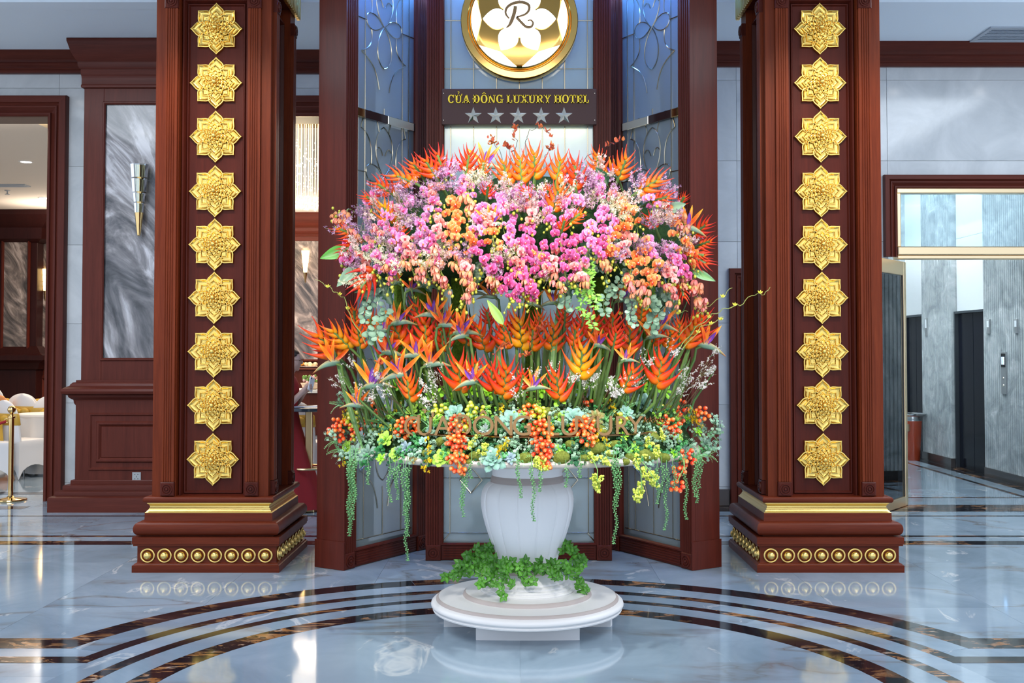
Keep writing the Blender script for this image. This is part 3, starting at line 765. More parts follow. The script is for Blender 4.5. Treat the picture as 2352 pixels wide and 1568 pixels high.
# --- wings
BLUES = []
def motif():
    """leaded curves in (s 0..1, h -1..1): a lily-like knot, drawn once and repeated up the pane"""
    def arcp(p0, c1, c2, p1, n=12):
        o = []
        for i in range(n+1):
            t = i/n; a = (1-t)**3; b = 3*(1-t)**2*t; c = 3*(1-t)*t*t; d = t**3
            o.append((a*p0[0]+b*c1[0]+c*c2[0]+d*p1[0], a*p0[1]+b*c1[1]+c*c2[1]+d*p1[1]))
        return o
    L = []
    L.append(arcp((.50, .0), (.30, .25), (.36, .62), (.50, .70))); L.append(arcp((.50, .0), (.72, .25), (.66, .62), (.50, .70)))
    L.append(arcp((.50, .0), (.36, -.2), (.36, -.55), (.50, -.62))); L.append(arcp((.50, .0), (.66, -.2), (.66, -.55), (.50, -.62)))
    for sx in (-1, 1):
        X = lambda x: .5+sx*(x-.5)
        L.append(arcp((X(.52), .02), (X(.62), .20), (X(.80), .18), (X(.78), .02))); L.append(arcp((X(.78), .02), (X(.76), -.14), (X(.60), -.12), (X(.52), .02)))
        L.append(arcp((X(.58), .62), (X(.62), .95), (X(.80), .98), (X(.86), .62))); L.append(arcp((X(.86), .62), (X(.70), .56), (X(.68), .30), (X(.70), .14)))
        L.append(arcp((X(.58), -.95), (X(.62), -.62), (X(.72), -.56), (X(.86), -.46))); L.append(arcp((X(.86), -.46), (X(.70), -.38), (X(.68), -.25), (X(.70), -.10)))
        L.append(arcp((X(.52), .3), (X(.56), .45), (X(.60), .40), (X(.62), .36)))
        L.append([(X(.78), .02), (X(1.0), .02)])
    return L
MOT = motif()
def make_wing(s, label):
    """s=-1: wing on the image left"""
    C0 = Vector((-1.256, 7.902, 0)); C1 = Vector((-.735, 8.757, 0)); u = (C1-C0); Lw = u.length
    w = thing('screen_wing', label, 'screen', (C0.x*(-s), C0.y, 0))
    M = Matrix(((u.x/Lw, -u.y/Lw, 0, 0), (u.y/Lw, u.x/Lw, 0, 0), (0, 0, 1, 0), (0, 0, 0, 1)))
    if s > 0: M = SCL(-1, 1, 1) @ M
    # local: x along the wing, y = into the wing (away from viewer), z up
    def add(name, mb, mat, sm=25):
        t = MB().merge(mb, M)
        if s > 0: t.f = [tuple(reversed(f)) for f in t.f]
        return obj(name, t, mat, w, sm)
    T = .262; sw = .118
    for k, (a, b) in enumerate(((0, sw), (Lw-sw, Lw))):
        m = MB(); m.box(a, b, .03, T, .002, ZT); t = MB(); fluted(t, a, b, zr, ZT, 0, .035, 4, .007, .2); m.merge(t); add('fluted_stile', m, WOODD, 20)
        m = MB(); rosette(m, (a+b)/2, zr/2+.001, -.002, .0575); add('rosette_block', m, WOODD, 30)
    m = MB(); m.box(-.012, 0, -.008, T+.008, .002, zr+.09); add('end_block', m, WOODD)
    m = MB(); m.bbox(sw, Lw-sw, .008, T, .002, zr, .004)
    t = MB(); fluted(t, .02, zr-.012, -(Lw-sw)+.02, -sw-.02, 0, .012, 4, .005, .1, M=RY(pi/2) @ SCL(-1, 1, 1)); t.xf(SCL(-1, 1, 1)); m.merge(t); add('bottom_rail', m, WOODD, 20)
    m = MB(); frame(m, sw-.004, Lw-sw+.004, zr-.004, ZT+.1, .012, .03, .014); add('glazing_moulding', m, WOODD, 30)
    zbar = zz(272, 8.3)
    # crossbar of polished brass with a dark middle
    for a, b, mat in ((sw, sw+.12, BRASS), (sw+.12, sw+.40, plain('dark_bar', (.03, .014, .012), .15)), (sw+.40, Lw-sw, STEEL)):
        m = MB(); m.bbox(a, b, .018, .05, zbar-.032, zbar+.032, .003); add('crossbar', m, mat)
    m = MB(); m.box(sw, Lw-sw, .05, .056, zr, zbar-.03); add('glass_pane', m, FROST, 0)
    m = MB(); m.box(sw, Lw-sw, .05, .056, zbar+.03, ZT); add('glass_pane', m, FROST, 0)
    m = MB(); m.box(sw, Lw-sw, T-.02, T-.008, zr, ZT); add('backing_panel', m, plain('wing_backing', (.60, .68, .70), .25), 0)
    gw = Lw-2*sw; X = lambda t: sw+gw*t
    for t_ in (.09, .20, .80, .91):
        m = MB(); m.tube([M @ Vector((X(t_), .046, zr+.07)), M @ Vector((X(t_), .046, ZT))], .0035, 4); obj('lead_came', m, CAME, w)
    for z0_, z1_ in ((zr+.07, .55), (1.35, 1.65), (2.45, 2.75), (3.45, zbar)):
        m = MB(); m.tube([M @ Vector((X(.5), .046, z0_)), M @ Vector((X(.5), .046, z1_))], .0035, 4); obj('lead_came', m, CAME, w)
    m = MB(); m.tube([M @ Vector((X(.03), .046, zr+.07)), M @ Vector((X(.97), .046, zr+.07))], .0035, 4); m.tube([M @ Vector((X(0), .046, zr)), M @ Vector((X(.03), .046, zr+.07)), M @ Vector((X(.03), .046, ZT))], .003, 4); obj('lead_came', m, CAME, w)
    for zc_, hh in ((.98, .62), (2.10, .60), (2.92, .55), (4.08, .52)):
        for L in MOT:
            m = MB(); m.tube([M @ Vector((X(a), .046, zc_+hh*b)) for a, b in L], .0045, 4); obj('lead_came', m, CAME, w)
    return w
make_wing(-1, 'angled leaded glass wing of the dark wood screen, on the side of the banquet hall')
make_wing(1, 'angled leaded glass wing of the dark wood screen, on the side of the elevator hall')
# blue LED profile lamps inside the head of each wing
for sx in (-1, 1):
    d = area('blue_strip', (sx*.86, 8.62, 4.56), (radians(18), 0, sx*-.55), .5, 26, (.10, .34, 1.0), .05)

# --- name board and emblem
nb = thing('name_board', 'dark brown board with yellow serif letters and five chrome stars', 'sign', (0.005, YC, 0))
b0, b1 = zz(287, YC-.03), zz(205, YC-.03)
m = MB(); m.bbox(xc(1016, 240), xc(1369, 240), -.05, .025, b0, b1, .003); obj('board', m, plain('sign_board', (.070, .034, .030), .4, spec=.2), nb)
YEL = plain('yellow_letter', (1.0, .70, .004), .35)
def el(cx, cz, rx, rz, a0, a1, t0, t1, n=14):
    """elliptic stroke, thickness t0 at ends-ish of vertical part, thin at top/bottom"""
    quads = []
    for i in range(n):
        qa = a0+(a1-a0)*i/n; qb = a0+(a1-a0)*(i+1)/n
        def pt(a, o):
            tt = t1+(t0-t1)*abs(cos(a))**1.3
            return (cx+(rx-(tt if o else 0))*cos(a), cz+(rz-(t1*1.0 if o else 0))*sin(a))
        quads.append([pt(qa, 0), pt(qb, 0), pt(qb, 1), pt(qa, 1)])
    return quads
def rc(x0, x1, z0, z1): return [(x0, z0), (x1, z0), (x1, z1), (x0, z1)]
def glyph(ch):
    S, T_, H_ = .235, .105, .12     # stem, thin, serif height
    def stem(x, w=S, z0=0, z1=1, ser=.09, top=True, bot=True):
        o = [rc(x, x+w, z0, z1)]
        if bot: o.append(rc(x-ser, x+w+ser, z0, z0+H_))
        if top: o.append(rc(x-ser, x+w+ser, z1-H_, z1))
        return o
    def diag(x0, z0, x1, z1, w): return [[(x0, z0), (x0+w, z0), (x1+w, z1), (x1, z1)]]
    if ch == 'C': return el(.44, .5, .44, .52, radians(42), radians(322), S, T_)+[rc(.72, .80, .66, 1.0)], .86
    if ch == 'G': return el(.44, .5, .44, .52, radians(42), radians(335), S, T_)+[rc(.72, .80, .66, 1.0), rc(.68, .86, .02, .46), rc(.56, .96, .40, .48)], .96
    if ch == 'O': return el(.46, .5, .46, .52, 0, 2*pi, S, T_, 24), .92
    if ch == 'U': return stem(.1, bot=False, z0=.3)+stem(.70, .13, z0=.3, bot=False, ser=.1)+el(.465, .33, .365, .35, pi, 2*pi, .16, .10), .96
    if ch == 'A': return diag(.06, .0, .40, 1, .13)+diag(.66, 0, .38, 1, .21)+[rc(.2, .7, .28, .37), rc(-.03, .28, 0, H_), rc(.54, .98, 0, H_)], .96
    if ch == 'D': return stem(.1, ser=.0)+[rc(.0, .45, 0, .09), rc(.0, .45, .91, 1)]+el(.42, .5, .46, .5, -pi/2, pi/2, S, .09), .92
    if ch == 'N': return stem(.12, .10, ser=.1)+stem(.78, .10, bot=False, ser=.1)+[[(.02, 1), (.26, 1), (.90, 0), (.72, 0)]], 1.0
    if ch == 'L': return stem(.1)+[rc(.1, .72, 0, .09), rc(.65, .74, 0, .36)], .78
    if ch == 'X': return diag(.66, 0, .06, 1, .22)+diag(.06, 0, .70, 1, .12)+[rc(-.03, .32, 0, H_), rc(.54, .98, 0, H_), rc(-.03, .38, 1-H_, 1), rc(.58, .94, 1-H_, 1)], .95
    if ch == 'R': return stem(.1)+[rc(.2, .52, .91, 1), rc(.2, .52, .46, .55)]+el(.5, .73, .34, .27, -pi/2, pi/2, .18, .09)+[[(.42, .48), (.62, .48), (.90, 0), (.70, 0)], rc(.70, .98, 0, H_)], .96
    if ch == 'Y': return [rc(.36, .55, 0, .45), rc(.25, .66, 0, H_), [(.36, .42), (.55, .42), (.26, 1), (.04, 1)], [(.42, .42), (.55, .42), (.84, 1), (.72, 1)], rc(-.04, .36, 1-H_, 1), rc(.60, .94, 1-H_, 1)], .90
    if ch == 'H': return stem(.1)+stem(.68)+[rc(.2, .75, .45, .54)], .98
    if ch == 'T': return [rc(.34, .53, 0, 1), rc(.23, .64, 0, H_), rc(.0, .87, .91, 1), rc(0, .08, .66, 1), rc(.79, .87, .66, 1)], .87
    if ch == 'E': return stem(.1, ser=.08)+[rc(.2, .76, 0, .09), rc(.2, .74, .91, 1), rc(.2, .58, .46, .54), rc(.53, .60, .36, .64), rc(.68, .77, 0, .34), rc(.67, .75, .68, 1)], .82
    return [], .4
def horn(x): return [[(x, .93), (x+.12, 1.0), (x+.16, 1.12), (x+.10, 1.14), (x+.06, 1.06), (x, 1.02)]]
text = ['C', 'U*', 'A', ' ', 'D-', 'O^', 'N', 'G', ' ', 'L', 'U', 'X', 'U', 'R', 'Y', ' ', 'H', 'O', 'T', 'E', 'L']
tot = 0; gl = []
for ch in text:
    if ch == ' ': tot += .36; continue
    g, w_ = glyph(ch[0]); g = list(g)
    if ch == 'U*': g += horn(.82)+el(.46, 1.33, .13, .10, radians(150), radians(-60), .06, .05, 8)+[rc(.44, .51, 1.09, 1.26)]
    if ch == 'D-': g += [rc(-.10, .42, .46, .55)]
    if ch == 'O^': g += [[(.18, 1.10), (.28, 1.10), (.50, 1.28), (.46, 1.36)], [(.74, 1.10), (.64, 1.10), (.42, 1.28), (.46, 1.36)]]
    gl.append((tot, g)); tot += w_+.085
tot -= .085
xa, xb = xc(1029, 228, YC-.05), xc(1353, 228, YC-.05); kx = (xb-xa)/tot; t0, t1 = zz(237, YC-.05), zz(218.5, YC-.05); kz = t1-t0
for x, g in gl:
    m = MB()
    for pl in g: m.prism([(xa+(x+a)*kx, t0+b*kz) for a, b in pl], -.062, -.048)
    obj('letter', m, YEL, nb, 0)
def star_mesh(r, d, r2=.40):
    m = MB(); vs = [Vector((0, -d, 0))]
    for i in range(10):
        a = pi/2+2*pi*i/10; rr = r if i % 2 == 0 else r*r2; vs.append(Vector((rr*cos(a), 0, rr*sin(a))))
    m.add(vs, [(0, 1+(i+1) % 10, 1+i) for i in range(10)]+[tuple(range(1, 11))]); return m
STARM = mk(star_mesh(.068, .013), STEEL, 0, 'star')
for px in (1087, 1138.5, 1190, 1243, 1295.5):
    q = P(px, 266, YC-.05); put('star', STARM, nb, TR(q.x-.005, -.05, q.z))
for px, py in ((1019, 276), (1366, 276), (1019, 214), (1366, 214)):
    q = P(px, py, YC-.05); m = MB(); m.ball((q.x-.005, -.05, q.z), .005, 6, 4); obj('board_screw', m, STEEL, nb)
# emblem
YE = YC-.10
ec = P(1193, 47, YE); k = YE/F
em = thing('round_emblem', 'round polished gold emblem with white lit flower petals and a monogram letter', 'emblem', tuple(ec))
Rr = 136*k
m = MB(); m.lathe([(Rr, .09), (Rr, 0.0), (Rr-.004, -.006), (Rr*.885, -.010), (Rr*.875, .0)], 72, M=RX(-pi/2) @ SCL(1, 1, -1) @ SCL(1, 1, -1), cap=False)
m = MB(); m.lathe([(Rr, -.10), (Rr, .0), (Rr-.005, .006), (Rr*.89, .008), (Rr*.875, .0), (Rr*.87, -.02), (Rr*.85, -.02), (Rr*.84, .0)], 72, M=RX(pi/2), cap=False); obj('outer_ring', m, gold_mat('emblem_gold', (.86, .54, .16), .1), em, 40)
m = MB(); m.lathe([(Rr*.86, -.1), (Rr*.845, .002), (Rr*.80, .016), (Rr*.72, .024), (Rr*.4, .030), (.001, .032)], 72, M=RX(pi/2)); obj('dome_disc', m, gold_mat('emblem_disc', (.66, .38, .10), .12), em, 60)
LIT = plain('backlit_white', (.9, .9, .9), .4, emit=(1, 1, 1), es=1.5)
def plate(poly, y=-.036, d=.012, mat=LIT, name='lit_petal'):
    m = MB(); m.prism([(a*k, b*k) for a, b in poly], y-d, y); return obj(name, m, mat, em, 0)
for i in range(6):
    a = i*pi/3; pts = []
    for t in [j/10 for j in range(11)]:
        r = 38+46*t; w_ = 23.5*(sin(pi*(.30+.70*t)) if t < .5 else sin(pi*(.30+.70*t))**.9)
        pts.append((r, max(w_, .3 if t == 1 else w_)))
    poly = pts+[(r, -w_) for r, w_ in pts[::-1]]
    plate([(r*cos(a)-w_*sin(a), r*sin(a)+w_*cos(a)) for r, w_ in poly])
plate([(42*cos(a), 42*sin(a)) for a in [2*pi*j/36 for j in range(36)]], y=-.037, name='lit_centre')
for i in range(6):
    a0 = radians(-90+60*i)+.06; a1 = radians(-30+60*i)-.06; n = 12
    out = [(111*cos(a0+(a1-a0)*j/n), 111*sin(a0+(a1-a0)*j/n)) for j in range(n+1)]; am = (a0+a1)/2
    plate(out+[(88*cos(am), 88*sin(am))], y=-.028)
# monogram: swept flat strokes with varying width
MONO = gold_mat('monogram_gold', (.42, .26, .13), .2)
def stroke(pts, ws):
    L = []; Rg = []
    for i, (p, w_) in enumerate(zip(pts, ws)):
        q0 = pts[max(i-1, 0)]; q1 = pts[min(i+1, len(pts)-1)]; d = Vector((q1[0]-q0[0], q1[1]-q0[1])).normalized(); nrm = Vector((-d.y, d.x))
        L.append((p[0]+nrm.x*w_/2, p[1]+nrm.y*w_/2)); Rg.append((p[0]-nrm.x*w_/2, p[1]-nrm.y*w_/2))
    m = MB()
    for i in range(len(pts)-1):
        m.prism([(a*k, b*k) for a, b in (L[i], Rg[i], Rg[i+1], L[i+1])], -.058, -.046)
    return m
def cr(P_, n=6):
    o = []
    Q = [P_[0]]+P_+[P_[-1]]
    for i in range(1, len(Q)-2):
        for j in range(n):
            t = j/n; p0, p1, p2, p3 = Q[i-1], Q[i], Q[i+1], Q[i+2]
            o.append(tuple(.5*((2*p1[c])+(-p0[c]+p2[c])*t+(2*p0[c]-5*p1[c]+4*p2[c]-p3[c])*t*t+(-p0[c]+3*p1[c]-3*p2[c]+p3[c])*t**3) for c in (0, 1)))
    o.append(P_[-1]); return o
mono = MB()
MS = 1.12
s1 = cr([(-27, -21), (-19, -13), (-11, 8), (-8, 24)]); mono.merge(stroke(s1, [1.8+5.5*min(1, i/8) for i in range(len(s1))]))
s2 = cr([(-21, -2), (-28, 8), (-26, 20), (-14, 29), (4, 32), (18, 27), (20, 17), (12, 7), (-6, 1)]); mono.merge(stroke(s2, [3.0+3.0*sin(pi*i/(len(s2)-1)) for i in range(len(s2))]))
s3 = cr([(-6, 1), (4, -10), (14, -19), (24, -19), (28, -11), (23, -5), (17, -7)]); mono.merge(stroke(s3, [5.4 if i < 14 else max(1.6, 5.4-.15*(i-14)) for i in range(len(s3))]))
mono.xf(TR(0, 0, 1.5*k) @ SCL(1.12, 1, 1.12)); obj('monogram', mono, MONO, em, 0)
st6 = MB(); st6.merge(star_mesh(5*k, .006), TR(0, -.046, 46*k)); obj('crown_star', st6, MONO, em, 0)
for sx in (-1, 1):
    area('blue_profile', (sx*.93, 7.98, 4.50), (radians(8), 0, sx*.97), .6, 5, (.06, .22, 1.0), .05)
area('screen_strip', (0, YC+.07, zz(291, YC)), (0, 0, 0), 1.05, 0.7, (1.0, .74, .30), .03)

# ================================================================== BANQUET HALL (behind the left wall)
HZ = 4.58; YB = 24.0
m = MB(); m.box(-14, 1.0, YB, YB+.2, 0, HZ); wall_back = struct('wall_back', m, WOODW, smooth=0)
m = MB(); m.box(-14, 1.0, YL+.36, YB+.2, HZ, HZ+.1); hc = struct('ceiling_hall', m, plain('hall_ceiling', (.72, .66, .60), .9), smooth=0)
m = MB(); m.box(-6.2, 1, 12.0, 12.3, HZ-.08, HZ); m.box(-6.2, -6.0, 12.3, 20, HZ-.08, HZ); obj('ceiling_step', m, plain('hall_ceiling_step', (.80, .64, .42), .8), hc, 0)
m = MB(); m.box(-14.2, -14, YL, YB, 0, HZ); struct('wall_side_hall', m, WALLM, smooth=0)
m = MB(); m.box(.9, 1.1, YL+.36, YB, 0, HZ); struct('wall_inner_hall', m, WOODW, smooth=0)
def bx(px, Y=YB): return P(px, 700, Y).x
YH = YB-.37
# panelling on the hall's back wall: dark pilaster, marble panels, cornice and ledge
def part(name, mb, mat, sm=25): return obj(name, mb, mat, wall_back, sm)
def bpanel(xa, xb, pya, pyb, d=.0):
    z1, z0 = zz(pya, YB), zz(pyb, YB)
    m = MB(); m.box(xa, xb, YB-.03-d, YB-.005-d, z0, z1); part('marble_panel', m, BRECCIA_W, 0)
    m = MB(); frame(m, xa-.06, xb+.06, z0-.06, z1+.06, YB-.02-d, .07, .05); part('panel_moulding', m, WOODD)
DK = wood_mat('hall_dark_wood', (.022, .006, .006), (.04, .010, .009))
m = MB(); xa, xb = bx(-20, YH), bx(83, YH); m.bbox(xa, xb, YB-.34, YB, 0, HZ, .01); part('hall_pilaster', m, DK)
m = MB(); pr = [(.45, HZ-.002), (.45, HZ-.10), (.34, HZ-.2), (.22, HZ-.32), (.16, HZ-.36), (.14, HZ-.6), (.05, HZ-.66), (0, HZ-.68)]
t = MB(); wrap(t, pr, (xb-xa)/2); m.merge(t, TR((xa+xb)/2, YB-.34, 0)); part('hall_cornice', m, DK)
m = MB(); z1 = zz(795, YB); pr = [(.02, z1), (.1, z1-.08), (.16, z1-.16), (.26, z1-.2), (.26, z1-.3), (.14, z1-.36), (.06, z1-.5), (0, z1-.52)]
t = MB(); wrap(t, pr, (xb-xa)/2); m.merge(t, TR((xa+xb)/2, YB-.34, 0)); part('hall_ledge', m, DK)
bpanel(bx(8, YH), bx(62, YH), 555, 822, .34)
bpanel(bx(93), bx(160), 555, 822)
bpanel(bx(640), bx(760), 498, 825)
crown('trim_4', bx(83), 0.9, YB, crown_prof(HZ-.62, HZ-.002, .3), WOODWX)
m = MB(); pr = [(0, zz(838, YB)), (.06, zz(838, YB)), (.1, zz(841, YB)), (.06, zz(846, YB)), (0, zz(848, YB))]
m.loft([[Vector((bx(83), YB-o, z)) for o, z in pr], [Vector((.9, YB-o, z)) for o, z in pr]]); part('dado_rail', m, WOODWX)
m = MB(); frame(m, bx(93), bx(250), zz(1000, YB), zz(862, YB), YB, .1, .04); part('raised_panel', m, WOODW)
q = P(700, 608, YB-.1); sconce((q.x, YB-.02, q.z-.02), .95, 'lit crystal wall lamp seen between the left gilded pillar and the screen', True)
q = P(101, 650, YB-.1); sconce((q.x, YB-.02, q.z-.02), .95, 'lit crystal wall lamp glimpsed at the far end of the banquet hall doorway', True)
# downlights
def on_ceiling(px, py, z):
    d = ray(px, py); t = (z-EYE)/d.z; return Vector((d.x*t, d.y*t, z))
DLE = plain('downlight_glow', (1, 1, 1), .4, emit=(1.0, .97, .92), es=14.0)
def downlight(pos, label, r=.055, grp=None):
    t = thing('downlight', label, 'ceiling light', pos, group=grp)
    m = MB(); m.lathe([(r*1.35, 0), (r*1.35, -.004), (r*1.25, -.010), (r, -.010), (r*.95, .0)], 20, cap=False); obj('trim_ring', m, WHITE, t)
    m = MB(); m.lathe([(r*.97, -.003), (.001, -.0035)], 20, cap=False); obj('lens', m, DLE, t)
downlight(on_ceiling(60, 371, HZ), 'round recessed downlight in the banquet hall ceiling, nearer of the two', .085)
downlight(on_ceiling(101, 454, HZ), 'round recessed downlight in the banquet hall ceiling, farther of the two', .085)
for k, (x, y, lab) in enumerate(((4.53, 9.26, 'recessed ceiling light nearest the wall above the glass doorway'), (5.56, 9.26, 'recessed ceiling light near the ceiling vent'),
        (5.50, 7.0, 'recessed ceiling light before the glass doorway, one of a close pair'), (5.72, 6.85, 'second recessed ceiling light of the close pair before the glass doorway'),
        (-5.5, 9.4, 'recessed ceiling light before the banquet hall doorway'), (-5.4, 6.3, 'recessed ceiling light in front of the marble pilaster, one of a close pair'), (-5.25, 6.2, 'second recessed ceiling light of the close pair before the marble pilaster'))):
    downlight((x, y, CZ), lab, .06)
# ceiling fittings
vp = on_ceiling(2325, 78, CZ)
v = thing('ceiling_vent', 'flat grey louvred air vent in the lobby ceiling', 'vent', tuple(vp))
VM = plain('vent_grey', (.42, .47, .53), .6)
m = MB()
for x0, x1, y0, y1 in ((-.32, .32, -.25, -.21), (-.32, .32, .21, .25), (-.32, -.28, -.21, .21), (.28, .32, -.21, .21)): m.box(x0, x1, y0, y1, -.014, 0)
obj('vent_frame', m, VM, v, 0)
for i in range(8):
    m = MB(); m.box(-.28, .28, -.02, .02, -.003, .003); m.xf(TR(0, -.18+i*.051, -.006) @ RX(.5)); obj('slat', m, VM, v, 0)
q = on_ceiling(20, 425, HZ); v = thing('ceiling_vent', 'long narrow grey air vent in the banquet hall ceiling', 'vent', tuple(q))
m = MB(); m.bbox(-.5, .35, -.12, .12, -.02, 0, .003); obj('vent_frame', m, VM, v, 0)
for i in range(4):
    m = MB(); m.box(-.46, .31, -.012, .012, -.026, -.018); m.xf(TR(0, -.075+i*.05, 0)); obj('slat', m, VM, v, 0)
q = on_ceiling(17, 437, HZ); v = thing('sprinkler_head', 'small grey sprinkler head hanging from the banquet hall ceiling', 'sprinkler', tuple(q))
m = MB(); m.lathe([(.05, 0), (.05, -.01), (.012, -.012), (.012, -.06)], 12); obj('stem', m, VM, v)
m = MB(); m.lathe([(.012, -.06), (.045, -.075), (.045, -.08), (.002, -.08)], 12); obj('deflector', m, VM, v)
# chandelier of crystal strands
yc_ = 14.0
ch = thing('crystal_chandelier', 'long lit chandelier of hanging crystal strands behind the banquet doorway', 'chandelier', (P(702, 300, yc_).x, yc_, HZ))
m = MB(); m.bbox(-.75, .75, -.35, .35, -.06, -.002, .01); obj('ceiling_plate', m, BRASS, ch)
CRY = plain('crystal_bead', (.9, .85, .78), .08, emit=(1.0, .86, .66), es=.42); STR = plain('crystal_strand', (.85, .74, .60), .12, emit=(1.0, .80, .55), es=.10)
zlow = zz(470, yc_)-HZ
for i in range(120):
    x = -.72+1.44*(i % 40)/39+R.uniform(-.01, .01); y = -.2+.2*(i//40)+R.uniform(-.05, .05); L = zlow+R.uniform(-.03, .10)
    m = MB(); m.tube([(x, y, -.06), (x, y, L)], .005, 3); s_ = obj('strand', m, STR, ch)
    m = MB(); m.ball((x, y, L-.02), .022, 7, 5)
    for k in range(4): m.ball((x, y, L*R.uniform(.3, .95)), R.uniform(.009, .014), 5, 4)
    obj('crystal', m, CRY, s_)
d = bpy.data.lights.new('chandelier_lamp', 'POINT'); d.energy = 22; d.color = (1, .8, .5); d.shadow_soft_size = .3
o = bpy.data.objects.new('chandelier_lamp', d); o.location = (ch.location.x, yc_-.6, 3.9); COL.objects.link(o)

# ---- covered chairs
COVER = plain('white_chair_cover', (.80, .79, .80), .7); SASH = plain('gold_satin_sash', (.60, .36, .045), .35)
LEGM = plain('chair_leg_metal', (.25, .25, .25), .3, 1)
def chair_meshes():
    b = MB()
    # back: rounded slab rising from the seat, curved top
    rings = []
    for t in [0, .2, .4, .55, .68, .78, .86, .92, .965, 1.0]:
        z = .44+.53*t; hw_ = .225*(1 if t < .55 else sqrt(max(0.0, 1-((t-.55)/.452)**2.2)))+.002; th = .045*(1-.5*max(0, t-.7)/.3)+.006
        x = -.20-.07*t; n = 14
        rings.append([Vector((x+th*cos(2*pi*i/n), hw_*sin(2*pi*i/n), z)) for i in range(n)])
    b.loft(rings)
    # seat and skirt with arched hem
    def ring(z, g, arch=0):
        pts = []
        for side in range(4):
            for i in range(8):
                t = i/8; u = -1+2*t
                p = [(-1, u), (u, 1), (1, -u), (-u, -1)][side]
                pts.append(Vector((p[0]*g*.23, p[1]*g*.225, z+arch*max(0, 1-u*u)**.6)))
        return pts
    b.loft([ring(.005, 1.04, .17), ring(.2, 1.0, .10), ring(.40, .98), ring(.455, 1.0), ring(.475, .95), ring(.482, .6)], cap=False); n = len(b.v)
    b.add(ring(.4825, .6), [tuple(range(32))])
    s = MB(); rings = []
    for z in (.665, .675, .80, .81):
        t = (z-.44)/.53; x = -.20-.07*t; e = .006 if z in (.665, .81) else .014; nn = 14
        hw_ = .225*(1 if t < .55 else sqrt(max(0.0, 1-((t-.55)/.452)**2.2)))
        rings.append([Vector((x+(.05+e)*cos(2*pi*i/nn), (hw_+e)*sin(2*pi*i/nn), z)) for i in range(nn)])
    s.loft(rings, cap=False)
    k = MB()
    for sy in (-1, 1):
        k.ball((-.32, sy*.075, .745), .06, 8, 6, (.55, 1.2, .8))
        k.loft([[Vector((-.325, sy*.02-.02, .72)), Vector((-.325, sy*.02+.03, .72)), Vector((-.335, sy*.02+.03, .72)), Vector((-.335, sy*.02-.02, .72))],
                [Vector((-.36, sy*.07-.05, .42)), Vector((-.36, sy*.07+.05, .40)), Vector((-.368, sy*.07+.05, .40)), Vector((-.368, sy*.07-.05, .42))]])
    k.ball((-.335, 0, .745), .03, 8, 6)
    f = []
    for x in (-.2, .2):
        for y in (-.2, .2): t = MB(); t.tube([(x, y, 0), (x*.97, y*.97, .42)], .012, 6); f.append(mk(t, LEGM, 40, 'leg'))
    return mk(b, COVER, 50, 'cover'), mk(s, SASH, 60, 'sash'), mk(k, SASH, 60, 'bow'), f
CH = chair_meshes()
ORANGE = plain('orange_cover', (.62, .24, .08), .6)
def chair(x, y, rz, label, orange=False):
    c = thing('banquet_chair', label, 'chair', (x, y, 0), rz, 'covered banquet chairs')
    if orange:
        me = CH[0].copy(); me.materials.clear(); me.materials.append(ORANGE); put('seat_cover', me, c)
    else: put('seat_cover', CH[0], c)
    put('sash', CH[1], c); put('bow', CH[2], c); [put('leg', l_, c) for l_ in CH[3]]
def gx(px, py): q = G(px, py); return q.x, q.y
x, y = gx(50, 1096); chair(x, y, radians(64), 'white covered chair with gold sash nearest the brass rope post')
x, y = gx(86, 1064); chair(x, y, radians(70), 'white covered chair with gold sash, second behind the brass rope post')
x, y = P(68, 800, 15.6).x, 15.6; chair(x, y, radians(95), 'white covered chair standing behind the second chair, its back to the doorway')
x, y = P(30, 800, 15.2).x, 15.2; chair(x, y, radians(70), 'orange covered chair among the white ones', True)
x, y = P(112, 800, 14.9).x, 14.9; chair(x, y, radians(120), 'white covered chair half hidden by the banquet doorway casing, gold bow showing')
x, y = P(4, 800, 18.5).x, 18.5; chair(x, y, radians(80), 'white covered chair at the far side of the set table, beside the dark hall pilaster')
x, y = P(108, 800, 17.6).x, 17.6; chair(x, y, radians(180), 'white covered chair at the end of the set table, by the doorway casing')
x, y = P(-14, 800, 13.2).x, 13.2; chair(x, y, radians(20), 'white covered chair mostly cut off by the edge of the photo')
x, y = P(709, 800, 13.3).x, 13.3; chair(x, y, radians(70), 'white covered chair with gold bow behind the brass bar table')
# ---- tables
CLOTH = plain('white_tablecloth', (.74, .72, .70), .75)
def rtable(x, y, r, label, zt=.76):
    t = thing('round_table', label, 'table', (x, y, 0))
    m = MB(); m.lathe([(r, zt), (r+.01, zt-.02), (r*.995, zt-.04), (.001, zt-.041)], 36); m.lathe([(.001, zt+.001), (r, zt)], 36, cap=False); obj('tabletop', m, CLOTH, t)
    m = MB(); rr = []
    for z, g in ((.02, 1.0), (.35, .97), (zt-.03, .985)):
        rr.append([Vector(((r*g+.025*(1-z)*cos(11*a))*cos(a), (r*g+.025*(1-z)*cos(11*a))*sin(a), z)) for a in [2*pi*i/88 for i in range(88)]])
    m.loft(rr, cap=False); obj('cloth_skirt', m, CLOTH, t, 60)
    m = MB(); m.lathe([(.3, 0), (.3, .03), (.05, .06), (.05, zt-.05)], 16); obj('pedestal', m, plain('table_steel', (.3, .3, .3), .3, 1), t)
    return t
xt, yt = P(52, 800, 17.0).x, 17.0
rtable(xt, yt, .82, 'round white set table with gold napkins and shakers in the banquet hall')
x2, y2 = P(122, 800, 14.2).x, 14.2; rtable(x2, y2, .42, 'small round white table beside the banquet doorway casing')
SALT = plain('shaker_white', (.85, .85, .85), .3)
